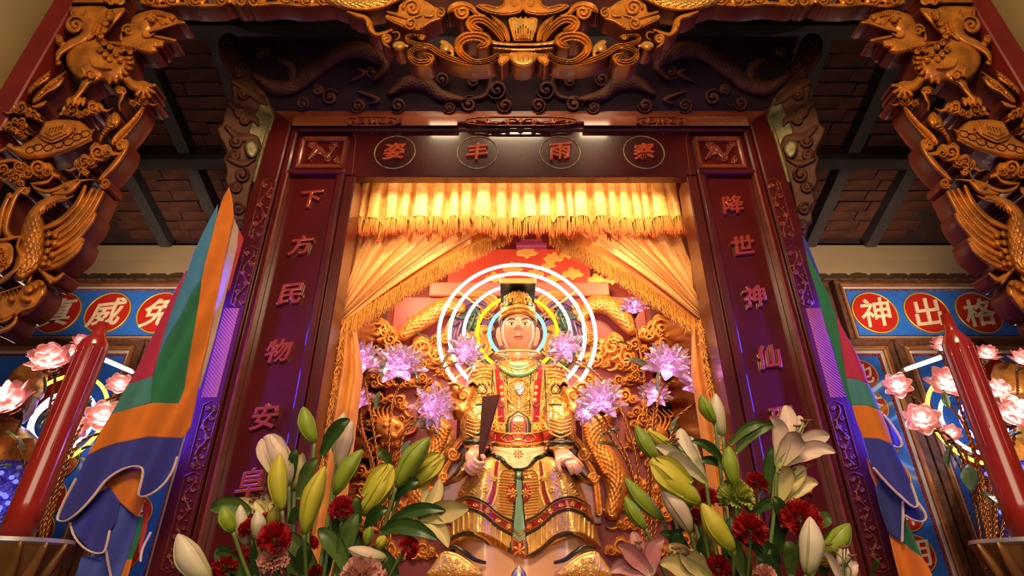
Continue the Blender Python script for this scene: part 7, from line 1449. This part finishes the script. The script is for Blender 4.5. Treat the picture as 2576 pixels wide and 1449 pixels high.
lily('yellow flared lily under the large white lily', GR, RR, (1949, 1271), [(1990, 1166, .04, 1.1), (2024, 1172, -.02, 1.1), (2059, 1216, -.02, 1.1), (1968, 1172, -.04, 1.2)], 58, 'c', YFl, 'open')
lily('pink open lily at the bottom beside the statue shoe', GR, RR, (1638, 1446), [(1593, 1336, .02, 1), (1671, 1356, -.02, 1.1), (1554, 1372, -.03, 1.1), (1535, 1440, .0, 1.1), (1640, 1370, .03, 1)], 62, 'k', YFl - .04, 'open')
lily('pale yellow open lily at the bottom middle of the right bouquet', GR, RR, (1788, 1458), [(1684, 1368, .0, 1.2), (1722, 1376, -.04, 1.2), (1660, 1420, -.03, 1.2), (1750, 1390, .03, 1.1)], 66, 'c', YFl - .06, 'open')
lily('white recurved lily at the bottom right corner of the right bouquet', GR, RR, (2130, 1500), [(2124, 1372, .02, 1), (2068, 1386, -.03, .6), (2160, 1420, .0, .9)], 52, 'p', YFl - .06, 'open')
for lab, c, w, col, dy, ax in (
    ('red carnation beside the dark leaf under the large white lily', (1901, 1205), 54, 'red', .02, (-.2, -.3, 1)), ('red carnation behind the large yellow half open lily', (1781, 1245), 52, 'red', .05, (0, -.3, 1)), ('red carnation tucked under the yellow half open lily', (1749, 1297), 48, 'red', .0, (-.4, -.3, 1)), ('red carnation at the middle right of the plump yellow bud', (1885, 1320), 78, 'red', -.05, (0, -.4, 1)),
    ('largest red carnation at the right of the right bouquet', (2014, 1291), 92, 'red', -.02, (.1, -.4, 1)), ('red carnation at the bottom of the right bouquet', (1804, 1420), 66, 'red', -.04, (-.2, -.3, 1)), ('peach carnation at the bottom edge of the right bouquet', (1925, 1442), 56, 'pink', -.05, (0, -.5, .8)), ('yellow carnation behind the big pale bud', (2102, 1408), 62, 'yellow', .02, (.3, -.3, 1)), ('frilly green carnation under the slim green bud', (1849, 1236), 84, 'green', .02, (0, -.3, 1))):
    carnation(lab, GR, RR, c, w, col, YFl + dy, ax)
for a, b_, w in (((1836, 1119), (1924, 1064), 26), ((1849, 1141), (1950, 1068), 28), ((1826, 1171), (1739, 1109), 24), ((1826, 1182), (1752, 1162), 22), ((1930, 1240), (1952, 1120), 40), ((1870, 1449), (1815, 1330), 40), ((1920, 1400), (1850, 1350), 34), ((1960, 1420), (1900, 1370), 36), ((1950, 1400), (1965, 1270), 46), ((1830, 1449), (1840, 1300), 44), ((1760, 1449), (1775, 1340), 36), ((1700, 1430), (1705, 1330), 34), ((1990, 1449), (1980, 1360), 40), ((1840, 1460), (1860, 1380), 46), ((2070, 1449), (2100, 1330), 40), ((1890, 1290), (1850, 1240), 28), ((1900, 1290), (1955, 1262), 28), ((1930, 1380), (1870, 1340), 30), ((1740, 1400), (1660, 1340), 30), ((1960, 1460), (1900, 1400), 40), ((1890, 1460), (1830, 1400), 44), ((1975, 1330), (1945, 1250), 30), ((2190, 1449), (2206, 1405), 10), ((1715, 1290), (1745, 1250), 30), ((2040, 1330), (2090, 1300), 40)):
    leaf(GR, a, b_, w, YFl + random.uniform(.0, .06), mt=random.choice((M_LF, M_LF, M_LF2)))
# vases and the altar table that carry the bouquets (below the frame)
M_PORC = mat('blue_white_porcelain', (0.5, 0.52, 0.56), .15, coat=.6)
for rt, lab in ((RL, 'left'), (RR, 'right')):
    V, F = lathe([(.06, -.33), (.08, -.3), (.11, -.2), (.10, -.08), (.06, -.02), (.075, .02), (.07, .02), (.05, -.02)], 32, (rt[0], rt[1], rt[2] + .0)); o = mesh('flower_vase', V, F, M_PORC); tag(o, 'porcelain vase holding the %s bouquet of lilies and carnations' % lab, 'vase', 'altar flower vases')
tb_ = empty('offering_table', (0, 1.4, 0), 'red lacquered offering table carrying the flower vases and candle dishes', 'table'); ztab = min(RL[2], RR[2]) - .33
m = MB(); m.box((-1.75, 1.05, ztab - .06), (1.75, 1.75, ztab), .01); m.build('table_top', M_LAC, tb_)
for x in (-1.68, 1.68):
    for y in (1.12, 1.68): m = MB(); m.box((x - .05, y - .05, 0), (x + .05, y + .05, ztab - .06), .01); m.build('leg', M_LAC, tb_)
